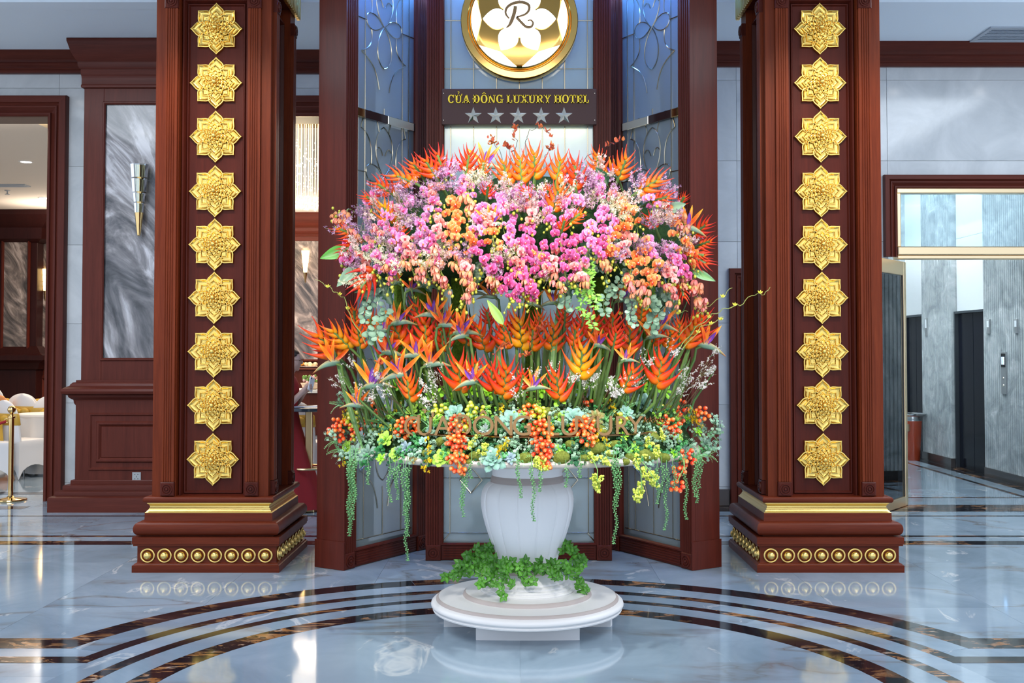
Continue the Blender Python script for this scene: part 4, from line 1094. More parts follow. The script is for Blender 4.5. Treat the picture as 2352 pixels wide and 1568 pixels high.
for k, (px, lab) in enumerate(((37, 'white shaker on the set table, nearer the rope post'), (50, 'white shaker on the set table, nearer the doorway casing'))):
    t = thing('salt_shaker', lab, 'shaker', (P(px, 800, yt-.4).x, yt-.4, .761)); m = MB(); m.lathe([(.022, 0), (.024, .01), (.02, .07)], 12); obj('body', m, SALT, t); m = MB(); m.lathe([(.021, .07), (.02, .082), (.006, .09)], 12); obj('cap', m, SALT, t)
for k, (px, lab) in enumerate(((14, 'folded gold napkin on the set table, near the photo edge'), (28, 'folded gold napkin on the set table, before the shakers'), (60, 'folded gold napkin on the set table, beside the shakers'), (90, 'folded gold napkin on the set table, by the doorway casing'))):
    t = thing('folded_napkin', lab, 'napkin', (P(px, 800, yt-.1-.1*(k % 2)).x, yt-.1-.1*(k % 2), .761)); m = MB(); m.loft([[Vector((-.13, -.06, 0)), Vector((.13, -.06, 0)), Vector((.13, .06, 0)), Vector((-.13, .06, 0))], [Vector((-.10, -.05, .05)), Vector((.10, -.05, .05)), Vector((.10, .05, .05)), Vector((-.10, .05, .05))], [Vector((-.01, -.02, .07)), Vector((.02, -.02, .07)), Vector((.02, .02, .07)), Vector((-.01, .02, .07))]]); obj('cloth_fold', m, SASH, t, 0)
# ---- brass stanchion with a stub of red rope
q = G(24, 1149)
s = thing('rope_stanchion', 'polished brass rope post with a ball top in the banquet doorway', 'stanchion', (q.x, q.y, 0))
m = MB(); m.lathe([(.16, 0), (.165, .008), (.16, .018), (.10, .028), (.04, .035), (.026, .05)], 32); obj('base', m, BRASS, s)
m = MB(); m.lathe([(.026, .04), (.026, .86)], 20); obj('post', m, BRASS, s)
zbt = zz(938, q.y)
m = MB(); m.lathe([(.026, .86), (.036, .865), (.036, .885), (.02, .89), (.018, .905), (.024, .91), (.012, .92)], 20); m.ball((0, 0, .955), .042, 18, 12); obj('ball_finial', m, BRASS, s)
m = MB(); tor(m, .022, .005, 14, 6); m.xf(TR(-.05, 0, .84)); obj('rope_hook', m, BRASS, s)
rp = MB(); pts = [Vector((-.06-.12*i, 0, .83-.10*sin(pi*i/8))) for i in range(9)]; rp.tube(pts, .016, 8); ro = obj('velvet_rope', rp, plain('red_velvet', (.35, .01, .015), .8)); ro.location = s.location
tag(ro, 'red velvet rope hooked to the brass rope post', 'rope')

# ---- bar table, phone, woman
q = G(708, 1172); BX, BY = q.x, q.y+.02
bt = thing('bar_table', 'tall brass bar table with a round dark top behind the left gilded pillar', 'table', (BX, BY, 0))
BR2 = gold_mat('brushed_brass', (.78, .60, .32), .32)
zt_ = zz(937, BY-.25)
m = MB(); m.lathe([(.30, zt_-.035), (.31, zt_-.03), (.31, zt_-.005), (.30, zt_), (.001, zt_)], 40); obj('tabletop', m, plain('dark_top', (.025, .035, .05), .15), bt)
m = MB(); m.bbox(-.033, .033, -.033, .033, .03, zt_-.03, .006); obj('post', m, BR2, bt)
m = MB(); m.bbox(-.22, .08, -.15, .15, 0, .03, .006); obj('base', m, BR2, bt)
m = MB(); t = MB(); tor(t, .20, .012, 36, 8); m.merge(t, TR(0, 0, zz(1073, BY)) @ RX(pi/2)); m.box(-.2, .2, -.008, .008, zz(1073, BY)-.006, zz(1073, BY)+.006); obj('foot_ring', m, BR2, bt)
for k, (dx, dy, rz, colr, lab) in enumerate(((-.03, -.05, .2, (.55, .60, .72), 'pale blue booklet lying open on the dark bar table'), (.12, .02, -.3, (.75, .78, .82), 'white booklet lying on the dark bar table'))):
    o = thing('booklet', lab, 'booklet', (BX+dx, BY+dy, zt_), rz); m = MB(); m.bbox(-.11, 0, -.08, .08, 0.0005, .008, .002); m.bbox(0.001, .11, -.08, .08, 0.0005, .006, .002); obj('pages', m, plain('booklet_%d' % k, colr, .5), o)
# buffet at the far wall
bf = thing('buffet_counter', 'white topped wooden buffet counter at the back of the banquet hall', 'counter', (bx(705), 20.5, 0))
m = MB(); m.bbox(-1.4, 1.4, -.35, .35, 0, .78, .01); obj('body', m, WOODW, bf)
m = MB(); m.bbox(-1.45, 1.45, -.4, .4, .78, .84, .008); obj('worktop', m, CLOTH, bf)
qx = P(716, 800, 20.3).x
o = thing('flower_bowl', 'cream oval bowl of pink flowers on the far buffet counter', 'bowl', (qx, 20.3, .841))
m = MB(); m.lathe([(.08, 0), (.16, .02), (.20, .11), (.21, .12), (.18, .11)], 20); m.xf(SCL(1, .6, 1)); obj('bowl', m, plain('cream_bowl', (.75, .60, .45), .4), o)
m = MB()
for i in range(40): m.cur = R.choice([(.8, .3, .35), (.15, .3, .08), (.85, .6, .6), (.2, .4, .1)]); m.ball((R.uniform(-.15, .15), R.uniform(-.08, .08), .13+R.uniform(0, .12)), R.uniform(.02, .035), 5, 4)
obj('blossoms', m, TINT, o, col=True)['kind'] = 'stuff'
for k, (px, lab, c_) in enumerate(((682, 'tray of orange fruit on the upper buffet shelf, beside the woman', (.85, .32, .03)), (714, 'tray of pale pastry on the upper buffet shelf', (.75, .58, .35)))):
    o = thing('food_tray', lab, 'tray', (P(px, 800, 22.6).x, 22.6, 1.20)); m = MB(); m.lathe([(.14, 0), (.2, .03), (.2, .035)], 20); obj('tray', m, CLOTH, o); m = MB()
    for i in range(14): m.ball((R.uniform(-.12, .12), R.uniform(-.1, .1), .05+R.uniform(0, .04)), .04, 6, 5)
    obj('food', m, plain('food_%d' % k, c_, .5), o)['kind'] = 'stuff'
sh = thing('buffet_shelf', 'wooden serving ledge along the far panelled wall', 'shelf', (bx(705), 22.6, 0)); m = MB(); m.bbox(-1.4, 1.4, -.3, 1.3, 0, 1.16, .01); obj('body', m, WOODW, sh); m = MB(); m.bbox(-1.45, 1.45, -.33, 1.3, 1.16, 1.199, .006); obj('top_board', m, WOODWX, sh)

# woman in red, built as one skinned body
def skinned(name, joints, edges, mat, sub=2, root=0):
    me = bpy.data.meshes.new(name); me.from_pydata([j[0] for j in joints], edges, []); o = bpy.data.objects.new(name, me); COL.objects.link(o)
    md = o.modifiers.new('skin', 'SKIN'); md.use_smooth_shade = True
    for i, j in enumerate(joints):
        r = j[1]; me.skin_vertices[0].data[i].radius = (r, r) if not isinstance(r, tuple) else r
    me.skin_vertices[0].data[root].use_root = True
    sb = o.modifiers.new('sub', 'SUBSURF'); sb.levels = sub; sb.render_levels = sub
    dg = bpy.context.evaluated_depsgraph_get(); em_ = bpy.data.meshes.new_from_object(o.evaluated_get(dg))
    bpy.data.objects.remove(o); em_.materials.clear(); em_.materials.append(mat); em_.polygons.foreach_set('use_smooth', [True]*len(em_.polygons)); return em_
SKIN = plain('skin', (.62, .40, .32), .5)
WX, WY = BX-.245, BY+.02
wm = thing('person', 'woman in red dress and glasses, looking at a phone beside the bar table', 'person', (WX, WY, 0))
J = [((0, 0, .88), .12), ((.0, 0, 1.05), .105), ((.01, 0, 1.22), .125), ((.02, 0, 1.30), .08), ((.04, 0, 1.36), .045), ((.07, 0, 1.43), .07), ((.075, 0, 1.50), .078),
     ((.02, -.16, 1.26), .05), ((.06, -.20, 1.03), .042), ((.15, -.10, 1.13), .030), ((.195, -.05, 1.19), .023),
     ((.02, .16, 1.26), .05), ((.06, .19, 1.03), .042), ((.15, .07, 1.12), .030), ((.19, .03, 1.18), .023),
     ((.0, -.09, .84), .085), ((.02, -.09, .48), .058), ((.0, -.09, .08), .036), ((.10, -.09, .03), .03),
     ((.0, .09, .84), .085), ((.02, .09, .48), .058), ((.0, .09, .08), .036), ((.10, .09, .03), .03)]
E = [(0, 1), (1, 2), (2, 3), (3, 4), (4, 5), (5, 6), (2, 7), (7, 8), (8, 9), (9, 10), (2, 11), (11, 12), (12, 13), (13, 14), (0, 15), (15, 16), (16, 17), (17, 18), (0, 19), (19, 20), (20, 21), (21, 22)]
def hand(base, d, sgn):
    """five curled fingers from a palm joint"""
    global J, E
    for f in range(4):
        b = len(J); off = (f-1.5)*.016
        J += [((base[0]+.03, base[1]+sgn*.005, base[2]+.02+off), .010), ((base[0]+.065, base[1]+sgn*.012, base[2]+.028+off), .009), ((base[0]+.082-.004*abs(f-1), base[1]+sgn*.035, base[2]+.026+off), .0078)]
        E += [(d, b), (b, b+1), (b+1, b+2)]
    b = len(J); J += [((base[0]+.015, base[1]+sgn*.02, base[2]+.045), .011), ((base[0]+.045, base[1]+sgn*.03, base[2]+.065), .009)]; E += [(d, b), (b, b+1)]
hand(J[10][0], 10, 1); hand(J[14][0], 14, -1)
put('body', skinned('body', J, E, SKIN, 2), wm)
fc = MB(); fc.ball((.075, 0, 1.475), .1, 20, 14, (.86, .74, 1.08)); fc.ball((.163, 0, 1.462), .014, 8, 6, (1.1, .8, 1.4)); fc.ball((.150, 0, 1.428), .012, 8, 6, (.7, 1.6, .5)); fc.ball((.120, 0, 1.398), .022, 8, 6)
for sy in (-1, 1): fc.ball((.07, sy*.074, 1.465), .02, 8, 6, (.7, .3, 1.2))
obj('face', fc, SKIN, wm, 180)
ey = MB()
for sy in (-1, 1): ey.ball((.152, sy*.032, 1.482), .009, 8, 6, (.5, 1.2, .6))
obj('eyes', ey, plain('eye_dark', (.02, .015, .01), .3), wm)
hr = MB(); hr.ball((.055, 0, 1.50), .108, 18, 12, (.92, .86, 1.0)); hr.ball((-.04, 0, 1.47), .06, 12, 8, (1, 1, 1.2))
hr.v = [(min(x, .125) if z < 1.53 else x, y, max(z, 1.44)) if x > .07 else (x, y, z) for x, y, z in hr.v]
hr.v = [(x if z > 1.525 else min(x, .075), y, z) for x, y, z in hr.v]; obj('hair', hr, plain('dark_hair', (.025, .015, .012), .45), wm, 180)
gm = MB()
for sy in (-1, 1): t = MB(); tor(t, .024, .002, 16, 5); gm.merge(t, TR(.168, sy*.032, 1.48) @ RZ(pi/2)); gm.tube([(.168, sy*.055, 1.485), (.07, sy*.08, 1.49)], .0018, 5)
gm.tube([(.17, -.01, 1.482), (.17, .01, 1.482)], .0018, 5); obj('glasses', gm, plain('glasses_frame', (.10, .05, .04), .3), wm)
DR = plain('red_dress', (.30, .004, .008), .7); dr = MB(); rings = []
for z, rx, ry, xo in ((.03, .34, .34, .06), (.3, .28, .28, .04), (.6, .21, .22, .02), (.85, .155, .185, 0), (1.03, .118, .145, 0), (1.15, .13, .16, .01), (1.24, .125, .185, .01), (1.31, .085, .13, .02), (1.335, .055, .07, .03)):
    rings.append([Vector((xo+(rx+.014*sin(9*a)*max(0, .8-z))*cos(a), (ry+.014*sin(9*a)*max(0, .8-z))*sin(a), z)) for a in [2*pi*i/54 for i in range(54)]])
dr.loft(rings, cap=False)
for sy in (-1, 1): dr.tube([(.02, sy*.14, 1.27), (.035, sy*.185, 1.15), (.055, sy*.2, 1.06)], [.07, .06, .055], 12)
obj('dress', dr, DR, wm, 180)
ph = MB(); ph.bbox(-.036, .036, -.005, .005, -.074, .074, .002); po = thing('smartphone', 'white phone held up in both hands by the woman in red', 'phone', (WX+.262, WY-.01, 1.245), 0)
po.rotation_euler = (radians(-8), radians(28), radians(62)); obj('case', ph, plain('white_phone', (.8, .8, .82), .25), po)
ph = MB(); ph.box(-.033, .033, .005, .0058, -.07, .07); obj('screen', ph, plain('phone_screen', (.02, .02, .03), .1), po, 0)
ph = MB(); ph.lathe([(.008, 0), (.008, .002), (.004, .0025)], 10, M=TR(-.02, -.005, .055) @ RX(pi/2)); obj('camera_lens', ph, plain('lens_black', (.01, .01, .01), .1), po)

# ================================================================== ELEVATOR HALL
XE = 5.85
def yy(px): return XE*F/(px-CX)
GREYM = breccia('fluted_grey_marble', (.9, .95, 1.0))
def grey_stone():
    m, nt, b = new_mat('elevator_grey_marble')
    v = coords(nt, (1, 1, 1), per_object=True)
    a = noise_tex(nt, v, 3.0, 8, .66, 1.4)
    r = ramp(nt, a, [(.3, (.22, .25, .26)), (.5, (.36, .40, .41)), (.62, (.46, .49, .50)), (.7, (.62, .66, .67))])
    nt.links.new(r.outputs[0], b.inputs['Base Color']); b.inputs['Roughness'].default_value = .15; return m
GS = grey_stone()
m = MB(); m.box(XE+.12, XE+.4, 11.5, 20, 0, 4.4); we = struct('wall_elevator', m, plain('elevator_wall_white', (.70, .74, .76), .35), smooth=0)
m = MB(); m.box(3.0, XE+.4, 11.5, 20, 4.4, 4.5); struct('ceiling_elevator', m, plain('elevator_ceiling', (.75, .78, .8), .8), smooth=0)
m = MB(); m.box(2.6, 3.0, 11.5, 20, 0, 4.4); struct('wall_elevator_inner', m, GS, smooth=0)
m = MB(); m.box(3.0, XE+.4, 20, 20.2, 0, 4.4); struct('wall_elevator_end', m, plain('end_wall', (.6, .63, .65), .4), smooth=0)
def pier(y0, y1):
    # fluted marble pier: vertical ribs facing -x
    n = max(4, int((y1-y0)/.055)); pts = [(XE+.14, y0), (XE+.14, y1)]; p = (y1-y0)/n; q_ = []
    for i in range(n):
        a = y1-p*i; q_ += [(XE, a-.002), (XE, a-p*.62), (XE+.012, a-p*.68), (XE+.012, a-p*.94)]
    pts += q_
    mm = MB(); zs = [0, 1.0, 1.003, 2.55, 2.553, 4.4]
    mm.loft([[Vector((a, b_, z)) for a, b_ in pts] for z in (.12, 4.4)]); obj('fluted_pier', mm, GS, we, 20)
    mm = MB(); mm.box(XE-.012, XE+.14, y0, y1, 0, .12); obj('pier_base', mm, plain('dark_base', (.05, .045, .045), .15), we, 0)
pier(yy(2183), yy(2117)); pier(11.9, yy(2259)); pier(yy(2068), yy(2020))
BLK = plain('elevator_black_steel', (.003, .004, .009), .12, spec=.12)
def elevator(y0, y1, lab):
    e = thing('elevator_door', lab, 'elevator', (XE+.09, (y0+y1)/2, 0)); h = (y1-y0)/2; H = 2.07
    for k, (a, b_) in enumerate(((-h, -.003), (.003, h))):
        mm = MB(); mm.bbox(a, b_, 0, .03, .004, H, .003); t = MB().merge(mm, RZ(-pi/2)); obj('door_panel', t, BLK, e)
    mm = MB(); mm.box(-.05, .05, -h-.03, -h, 0, H+.03); mm.box(-.05, .05, h, h+.03, 0, H+.03); mm.box(-.05, .05, -h, h, H, H+.03); obj('door_frame', mm, plain('elevator_frame', (.12, .14, .16), .25, .8), e, 0)
    mm = MB(); mm.box(-.15, .0, -h, h, -.001, .005); obj('threshold', mm, BLACKM, e, 0)
elevator(yy(2255), yy(2186), 'black steel elevator door beside the pier with the call panel')
elevator(yy(2114), yy(2068), 'black steel elevator door half hidden behind the red waste bin')
for a, b_ in ((yy(2255), yy(2186)), (yy(2114), yy(2068))):
    mm = MB(); mm.box(XE+.085, XE+.12, a-.02, b_+.03, 2.105, 3.08); obj('lintel_panel', mm, plain('lintel_white', (.70, .74, .76), .3), we, 0)
    mm = MB(); mm.box(XE+.085, XE+.12, a-.02, b_+.03, 3.084, 4.4); obj('lintel_panel', mm, plain('lintel_white', (.70, .74, .76), .3), we, 0)
# call panel, indicator, card readers
yq = yy(2306); q = P(2306, 826, yq)
cpn = thing('call_panel', 'grey elevator call panel with a lit blue floor display', 'panel', (XE, yq, 0))
DSP = plain('display_black', (.01, .01, .012), .15); SG = plain('panel_steel', (.34, .36, .37), .3, .6)
m = MB(); m.bbox(-.07, .07, 0, .014, zz(905, yq), zz(808, yq), .002); obj('plate', MB().merge(m, RZ(-pi/2) @ TR(0, -.014, 0)), SG, cpn)
m = MB(); m.box(-.055, .055, -.018, -.014, zz(843, yq), zz(812, yq)); obj('display', MB().merge(m, RZ(-pi/2)), DSP, cpn, 0)
m = MB(); zc0 = zz(828, yq)
for dx in (-.022, .022):
    m.box(dx-.014, dx-.008, -.0195, -.018, zc0-.045, zc0+.045); m.box(dx+.008, dx+.014, -.0195, -.018, zc0-.045, zc0+.045); m.box(dx-.008, dx+.008, -.0195, -.018, zc0+.037, zc0+.045); m.box(dx-.008, dx+.008, -.0195, -.018, zc0-.045, zc0-.037)
obj('floor_digits', MB().merge(m, RZ(-pi/2)), plain('display_blue', (.1, .3, .8), .3, emit=(.35, .65, 1.0), es=3), cpn, 0)
m = MB()
for z in (zz(868, yq), zz(885, yq)): m.lathe([(.016, 0), (.014, .006), (.001, .007)], 14, M=TR(-.014, 0, z) @ RY(-pi/2))
obj('call_buttons', m, STEEL, cpn)
for px, y0, y1, lab in ((2129, 730, 772, 'slim steel hall indicator on the pier above the red waste bin'), (2272, 733, 766, 'slim steel hall indicator on the pier beside the elevator door'), (2336, 732, 765, 'small white sensor on the pier above the call panel')):
    yq = yy(px); t = thing('hall_indicator', lab, 'indicator', (XE, yq, 0)); z1, z0 = zz(y0, yq), zz(y1, yq); mm = MB(); mm.bbox(-.04, .04, -.016, 0, z0, z1, .003); obj('plate', MB().merge(mm, RZ(-pi/2)), SG, t); mm = MB(); mm.box(-.025, .025, -.019, -.016, z0+(z1-z0)*.45, z1-.02); obj('lens', MB().merge(mm, RZ(-pi/2)), plain('indicator_lens', (.7, .75, .78), .2), t, 0)
# waste bin
q = G(2112, 1056)
wb = thing('waste_bin', 'red tapered waste bin with a silver ashtray bowl by the elevator door', 'bin', (q.x-.10, q.y, 0))
m = MB(); m.lathe([(.10, .0), (.105, .01), (.135, .56), (.13, .565)], 28); obj('body', m, plain('bin_red', (.33, .045, .015), .25, coat=.4), wb)
m = MB(); m.lathe([(.125, .565), (.10, .60), (.12, .61), (.19, .655), (.20, .668), (.19, .67), (.15, .64), (.001, .635)], 28); obj('ash_bowl', m, plain('bin_silver', (.7, .72, .73), .2, 1), wb)
m = MB(); m.box(-.005, .03, -.05, .05, .42, .52); m.xf(RZ(radians(215)) @ TR(.128, 0, 0)); obj('flap', m, plain('flap_brass', (.6, .45, .3), .3, .8), wb, 0)
# marble border of the elevator hall floor
for x0, x1 in ((XE-.16, XE-.02), (XE-.42, XE-.36)):
    for a, b_ in ((11.8, 13.4), (13.4, 15.0), (15.0, 16.6), (16.6, 18.4)):
        strip(x0, x1, a+.001, b_-.001, BLACKM)

# ================================================================== PLANTER
AX, AY = 0.053, 6.36
AXP = P(1211, 1300, AY).x
AX = AXP
planter = thing('planter_urn', 'white fluted plaster urn on a stepped round foot under the flower display', 'planter', (AX, AY, 0))
kr = AY/F*1.003
zrim0 = zz(1453, AY-.553); zrim_t = zz(1422, AY-.525); zst0 = zz(1398, AY-.371); zst1 = zst0+.022
m = MB()
# cross-shaped plinth with curved ends
for a in (0, pi/2):
    t = MB(); L = .335 if not a else .48; hwb = .285 if not a else .05; poly = []
    for i in range(9): u = -1+2*i/8; poly.append((hwb*u, -L-.012*(1-u*u)))
    poly += [(hwb, L), (-hwb, L)]
    t.slab(poly, 0.0, zrim0+.02 if a else zrim0+.019); m.merge(t, RZ(a))
obj('plinth_cross', m, WHITE, planter, 30)
m = MB(); z0 = zrim0
m.lathe([(.10, z0+.002), (.535, z0), (.545, z0+.004), (.548, z0+.012), (.543, z0+.017), (.543, z0+.021), (.553, z0+.026), (.557, z0+.036), (.553, z0+.048), (.545, z0+.055), (.538, zrim_t-.006), (.527, zrim_t-.001)], 72); obj('foot_disc', m, WHITE, planter, 45)
m = MB(); m.lathe([(.529, zrim_t-.004), (.527, zrim_t+.003), (.520, zrim_t+.012), (.512, zrim_t+.014)], 72, cap=False); obj('taupe_ring', m, TAUPE, planter, 60)
m = MB(); zt = zrim_t+.014; m.lathe([(.513, zt), (.40, zt+.002), (.378, zt+.004), (.373, zst0)], 72, cap=False); obj('foot_top', m, WHITE, planter, 45)
m = MB(); m.lathe([(.373, zst0), (.372, zst0+.006), (.366, zst0+.016), (.357, zst1)], 72, cap=False); obj('taupe_ring', m, TAUPE, planter, 60)
m = MB(); S = lambda py: zz(py, AY-.05)
zf0 = zst1; zf1 = S(1312)
H = zf1-zf0
m.lathe([(.357, zf0), (.285, zf0+.003), (.276, zf0+.006), (.272, zf0+.03*H), (.275, zf0+.10*H), (.268, zf0+.17*H), (.258, zf0+.19*H), (.262, zf0+.25*H), (.254, zf0+.33*H), (.242, zf0+.35*H), (.245, zf0+.42*H), (.234, zf0+.50*H), (.222, zf0+.52*H), (.222, zf0+.60*H), (.205, zf0+.72*H), (.192, zf0+.86*H), (.186, zf1)], 64, cap=False); obj('ridged_stem', m, WHITE, planter, 45)
m = MB(); m.lathe([(.186, zf1-.001), (.190, zf1+.004), (.190, zf1+.018), (.180, zf1+.022)], 56, cap=False); obj('taupe_ring', m, TAUPE, planter, 50)
zb0 = zf1+.022; zb1 = S(1107); HB = zb1-zb0
body = [(.166, 0), (.168, .03), (.176, .08), (.190, .17), (.208, .27), (.228, .38), (.247, .50), (.262, .62), (.270, .72), (.2715, .80), (.266, .88), (.252, .94), (.232, .98), (.212, 1.0)]
m = MB(); m.lathe([(r, zb0+HB*t) for r, t in body], 224, lobes=14, amp=.030, lob=lambda k: 0 < k < 13, cap=False); obj('fluted_body', m, WHITEU, planter, 60)
zn = S(1092)
m = MB(); m.lathe([(.206, zb1-.003), (.213, zb1), (.214, zb1+.012), (.208, zn-.01), (.205, zn)], 56, cap=False); obj('taupe_ring', m, TAUPE, planter, 50)
ZP0 = zz(1079, AY-1.0); ZP1 = ZP0+.045
m = MB(); m.lathe([(.205, zn-.002), (.203, zn+.02), (.212, ZP0-.02), (.215, ZP0+.002)], 56, cap=False); obj('neck', m, WHITEU, planter, 50)
m = MB(); m.lathe([(.001, ZP0), (.965, ZP0), (.985, ZP0+.003), (.997, ZP0+.012), (1.0, ZP0+.024), (.994, ZP0+.036), (.978, ZP1), (.001, ZP1)], 96)
SLABM = wall_stone('cream_marble', (.48, .40, .34), (.74, .68, .62), .15)
top = obj('stone_tabletop', m, SLABM, None, 40); top.location = (AX, AY, 0); tag(top, 'round cream stone slab on the white urn carrying all the plants', 'tabletop')

# ---- surfaces the plants sit on
def Ucan(px, py):
    nx = max(-.98, min(.98, (px-1205)/460)); g = sqrt(max(.02, 1-(max(0, 575-py)/255.0)**2)) if py < 575 else 1.0
    return P(px, py, AY-.10-.78*sqrt(1-nx*nx)*g)
HP = [(.0, .265), (.3, .26), (.6, .235), (.75, .20), (.86, .135), (.93, .06), (.965, .0), (1.2, -.4)]
def Hr(r):
    for (r0, h0), (r1, h1) in zip(HP[:-1], HP[1:]):
        if r <= r1: return h0+(h1-h0)*(r-r0)/(r1-r0)
    return -.4
def Ubed(px, py):
    """where the view ray meets the heaped bed (or hangs just outside its rim)"""
    Y = AY-1.02
    while Y < AY+.05:
        p = P(px, py, Y); r = sqrt((p.x-AX)**2+(Y-AY)**2)
        if r < .985 and p.z-ZP1 <= Hr(r)+.015: return p
        Y += .012
    x = P(px, py, AY-.3).x-AX
    if py > 1000 and abs(x) < .98: return P(px, py, AY-sqrt(1.0-x*x)-.01)
    return P(px, py, AY-.08)
def bedz(x, y): return ZP1+max(0, Hr(sqrt((x-AX)**2+(y-AY)**2)))
# bed mound and the dark moss dome that carries the hanging flowers
m = MB(); prof = [(max(r, .001), ZP1+h) for r, h in HP[:-1][::-1]]
m.lathe(prof, 48); rr_ = random.Random(3)
m.v = [(x+rr_.uniform(-.01, .01), y+rr_.uniform(-.01, .01), z+(rr_.uniform(-.012, .012) if z > ZP1+.005 else 0)) for x, y, z in m.v]
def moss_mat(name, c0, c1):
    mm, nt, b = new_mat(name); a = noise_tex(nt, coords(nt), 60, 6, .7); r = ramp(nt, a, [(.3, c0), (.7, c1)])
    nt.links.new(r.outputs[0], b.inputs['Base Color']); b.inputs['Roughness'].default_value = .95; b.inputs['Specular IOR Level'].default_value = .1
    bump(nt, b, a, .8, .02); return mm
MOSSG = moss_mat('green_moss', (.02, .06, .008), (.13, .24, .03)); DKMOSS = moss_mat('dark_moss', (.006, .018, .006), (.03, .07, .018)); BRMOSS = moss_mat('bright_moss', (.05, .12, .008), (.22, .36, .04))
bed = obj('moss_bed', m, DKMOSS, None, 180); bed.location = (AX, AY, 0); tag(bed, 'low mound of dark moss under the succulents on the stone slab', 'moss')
m = MB(); rings = []
zt_ = zz(405, AY); zm_ = zz(560, AY-.3); zl_ = zz(640, AY-.4)
for r, z in ((.02, zt_), (.30, zt_-.02), (.55, zt_-.09), (.78, zt_-.22), (.92, zm_), (.93, zl_+.05), (.86, zl_), (.6, zl_+.06), (.2, zl_+.1)):
    rings.append([Vector(((r+.04*noise.noise(Vector((3*cos(a), 3*sin(a), z*4))))*cos(a), (r*.80+.04*noise.noise(Vector((3*cos(a), 3*sin(a), z*4))))*sin(a), z)) for a in [2*pi*i/40 for i in range(40)]])
m.loft(rings); m.f = [tuple(reversed(f)) for f in m.f]
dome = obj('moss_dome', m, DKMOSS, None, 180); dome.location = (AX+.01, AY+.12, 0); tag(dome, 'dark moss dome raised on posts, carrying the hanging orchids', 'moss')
cols = []
for px, r in ((917, .030), (970, .042), (1056, .045), (1223, .042), (1376, .045), (1490, .035)):
    Y = AY-.12; b = P(px, 800, Y); m = MB(); rings = []
    n_ = 20
    for k in range(n_+1):
        z = ZP1+.05+(zl_+.15-ZP1)*k/n_; rings.append([Vector(((r+.012*rr_.uniform(-1, 1))*cos(a), (r+.012*rr_.uniform(-1, 1))*sin(a), z)) for a in [2*pi*i/12 for i in range(12)]])
    m.loft(rings); o = obj('moss_post', m, BRMOSS, None, 180); o.location = (b.x, Y, 0); cols.append((o, px))

# ================================================================== LABEL HELP
ORD = ['first', 'second', 'third', 'fourth', 'fifth', 'sixth', 'seventh', 'eighth', 'ninth', 'tenth', 'eleventh', 'twelfth', 'thirteenth', 'fourteenth', 'fifteenth', 'sixteenth', 'seventeenth', 'eighteenth', 'nineteenth', 'twentieth']
def ordn(i): return ORD[i] if i < 20 else ('twenty-'+ORD[i-20] if i < 29 else 'thirty-'+ORD[i-30] if 30 <= i < 39 else 'last')
def label_row(items, base, cat, group):
    """items: (object, image x); labels say which one, counted along the row"""
    items = sorted(items, key=lambda t: t[1])
    if len(items) > 16 and 'banquet' not in base and 'elevator' not in base:
        L = [t for t in items if t[1] < 1205]; Q = [t for t in items if t[1] >= 1205]
        for side, lst in (('banquet side', L), ('elevator side', Q)):
            for i, (o, px) in enumerate(lst): tag(o, '%s, %s, %s from left' % (base, side, ordn(i)), cat, group)
        return
    for i, (o, px) in enumerate(items):
        lab = base if len(items) == 1 else '%s, %s from left' % (base, ordn(i))
        tag(o, lab, cat, group)
label_row(cols, 'green moss covered post between slab and moss dome', 'post', 'moss posts')

def frame_M(pos, zdir, ref=(0, -1, 0), scale=1.0, roll=0.0):
    """matrix whose +z runs along zdir and whose -y turns towards the viewer"""
    z = Vector(zdir).normalized(); f = Vector(ref); y = -(f-z*f.dot(z)); y = y.normalized() if y.length > 1e-4 else Vector((1, 0, 0)); x = y.cross(z)
    M = Matrix(((x.x, y.x, z.x, pos[0]), (x.y, y.y, z.y, pos[1]), (x.z, y.z, z.z, pos[2]), (0, 0, 0, 1)))
    return M @ RZ(roll) @ SCL(scale)
def lerp(a, b, t): return tuple(a[i]+(b[i]-a[i])*t for i in range(3))
def col3(stops, t):
    for (t0, c0), (t1, c1) in zip(stops[:-1], stops[1:]):
        if t <= t1: return lerp(c0, c1, (t-t0)/(t1-t0+1e-9))
    return stops[-1][1]

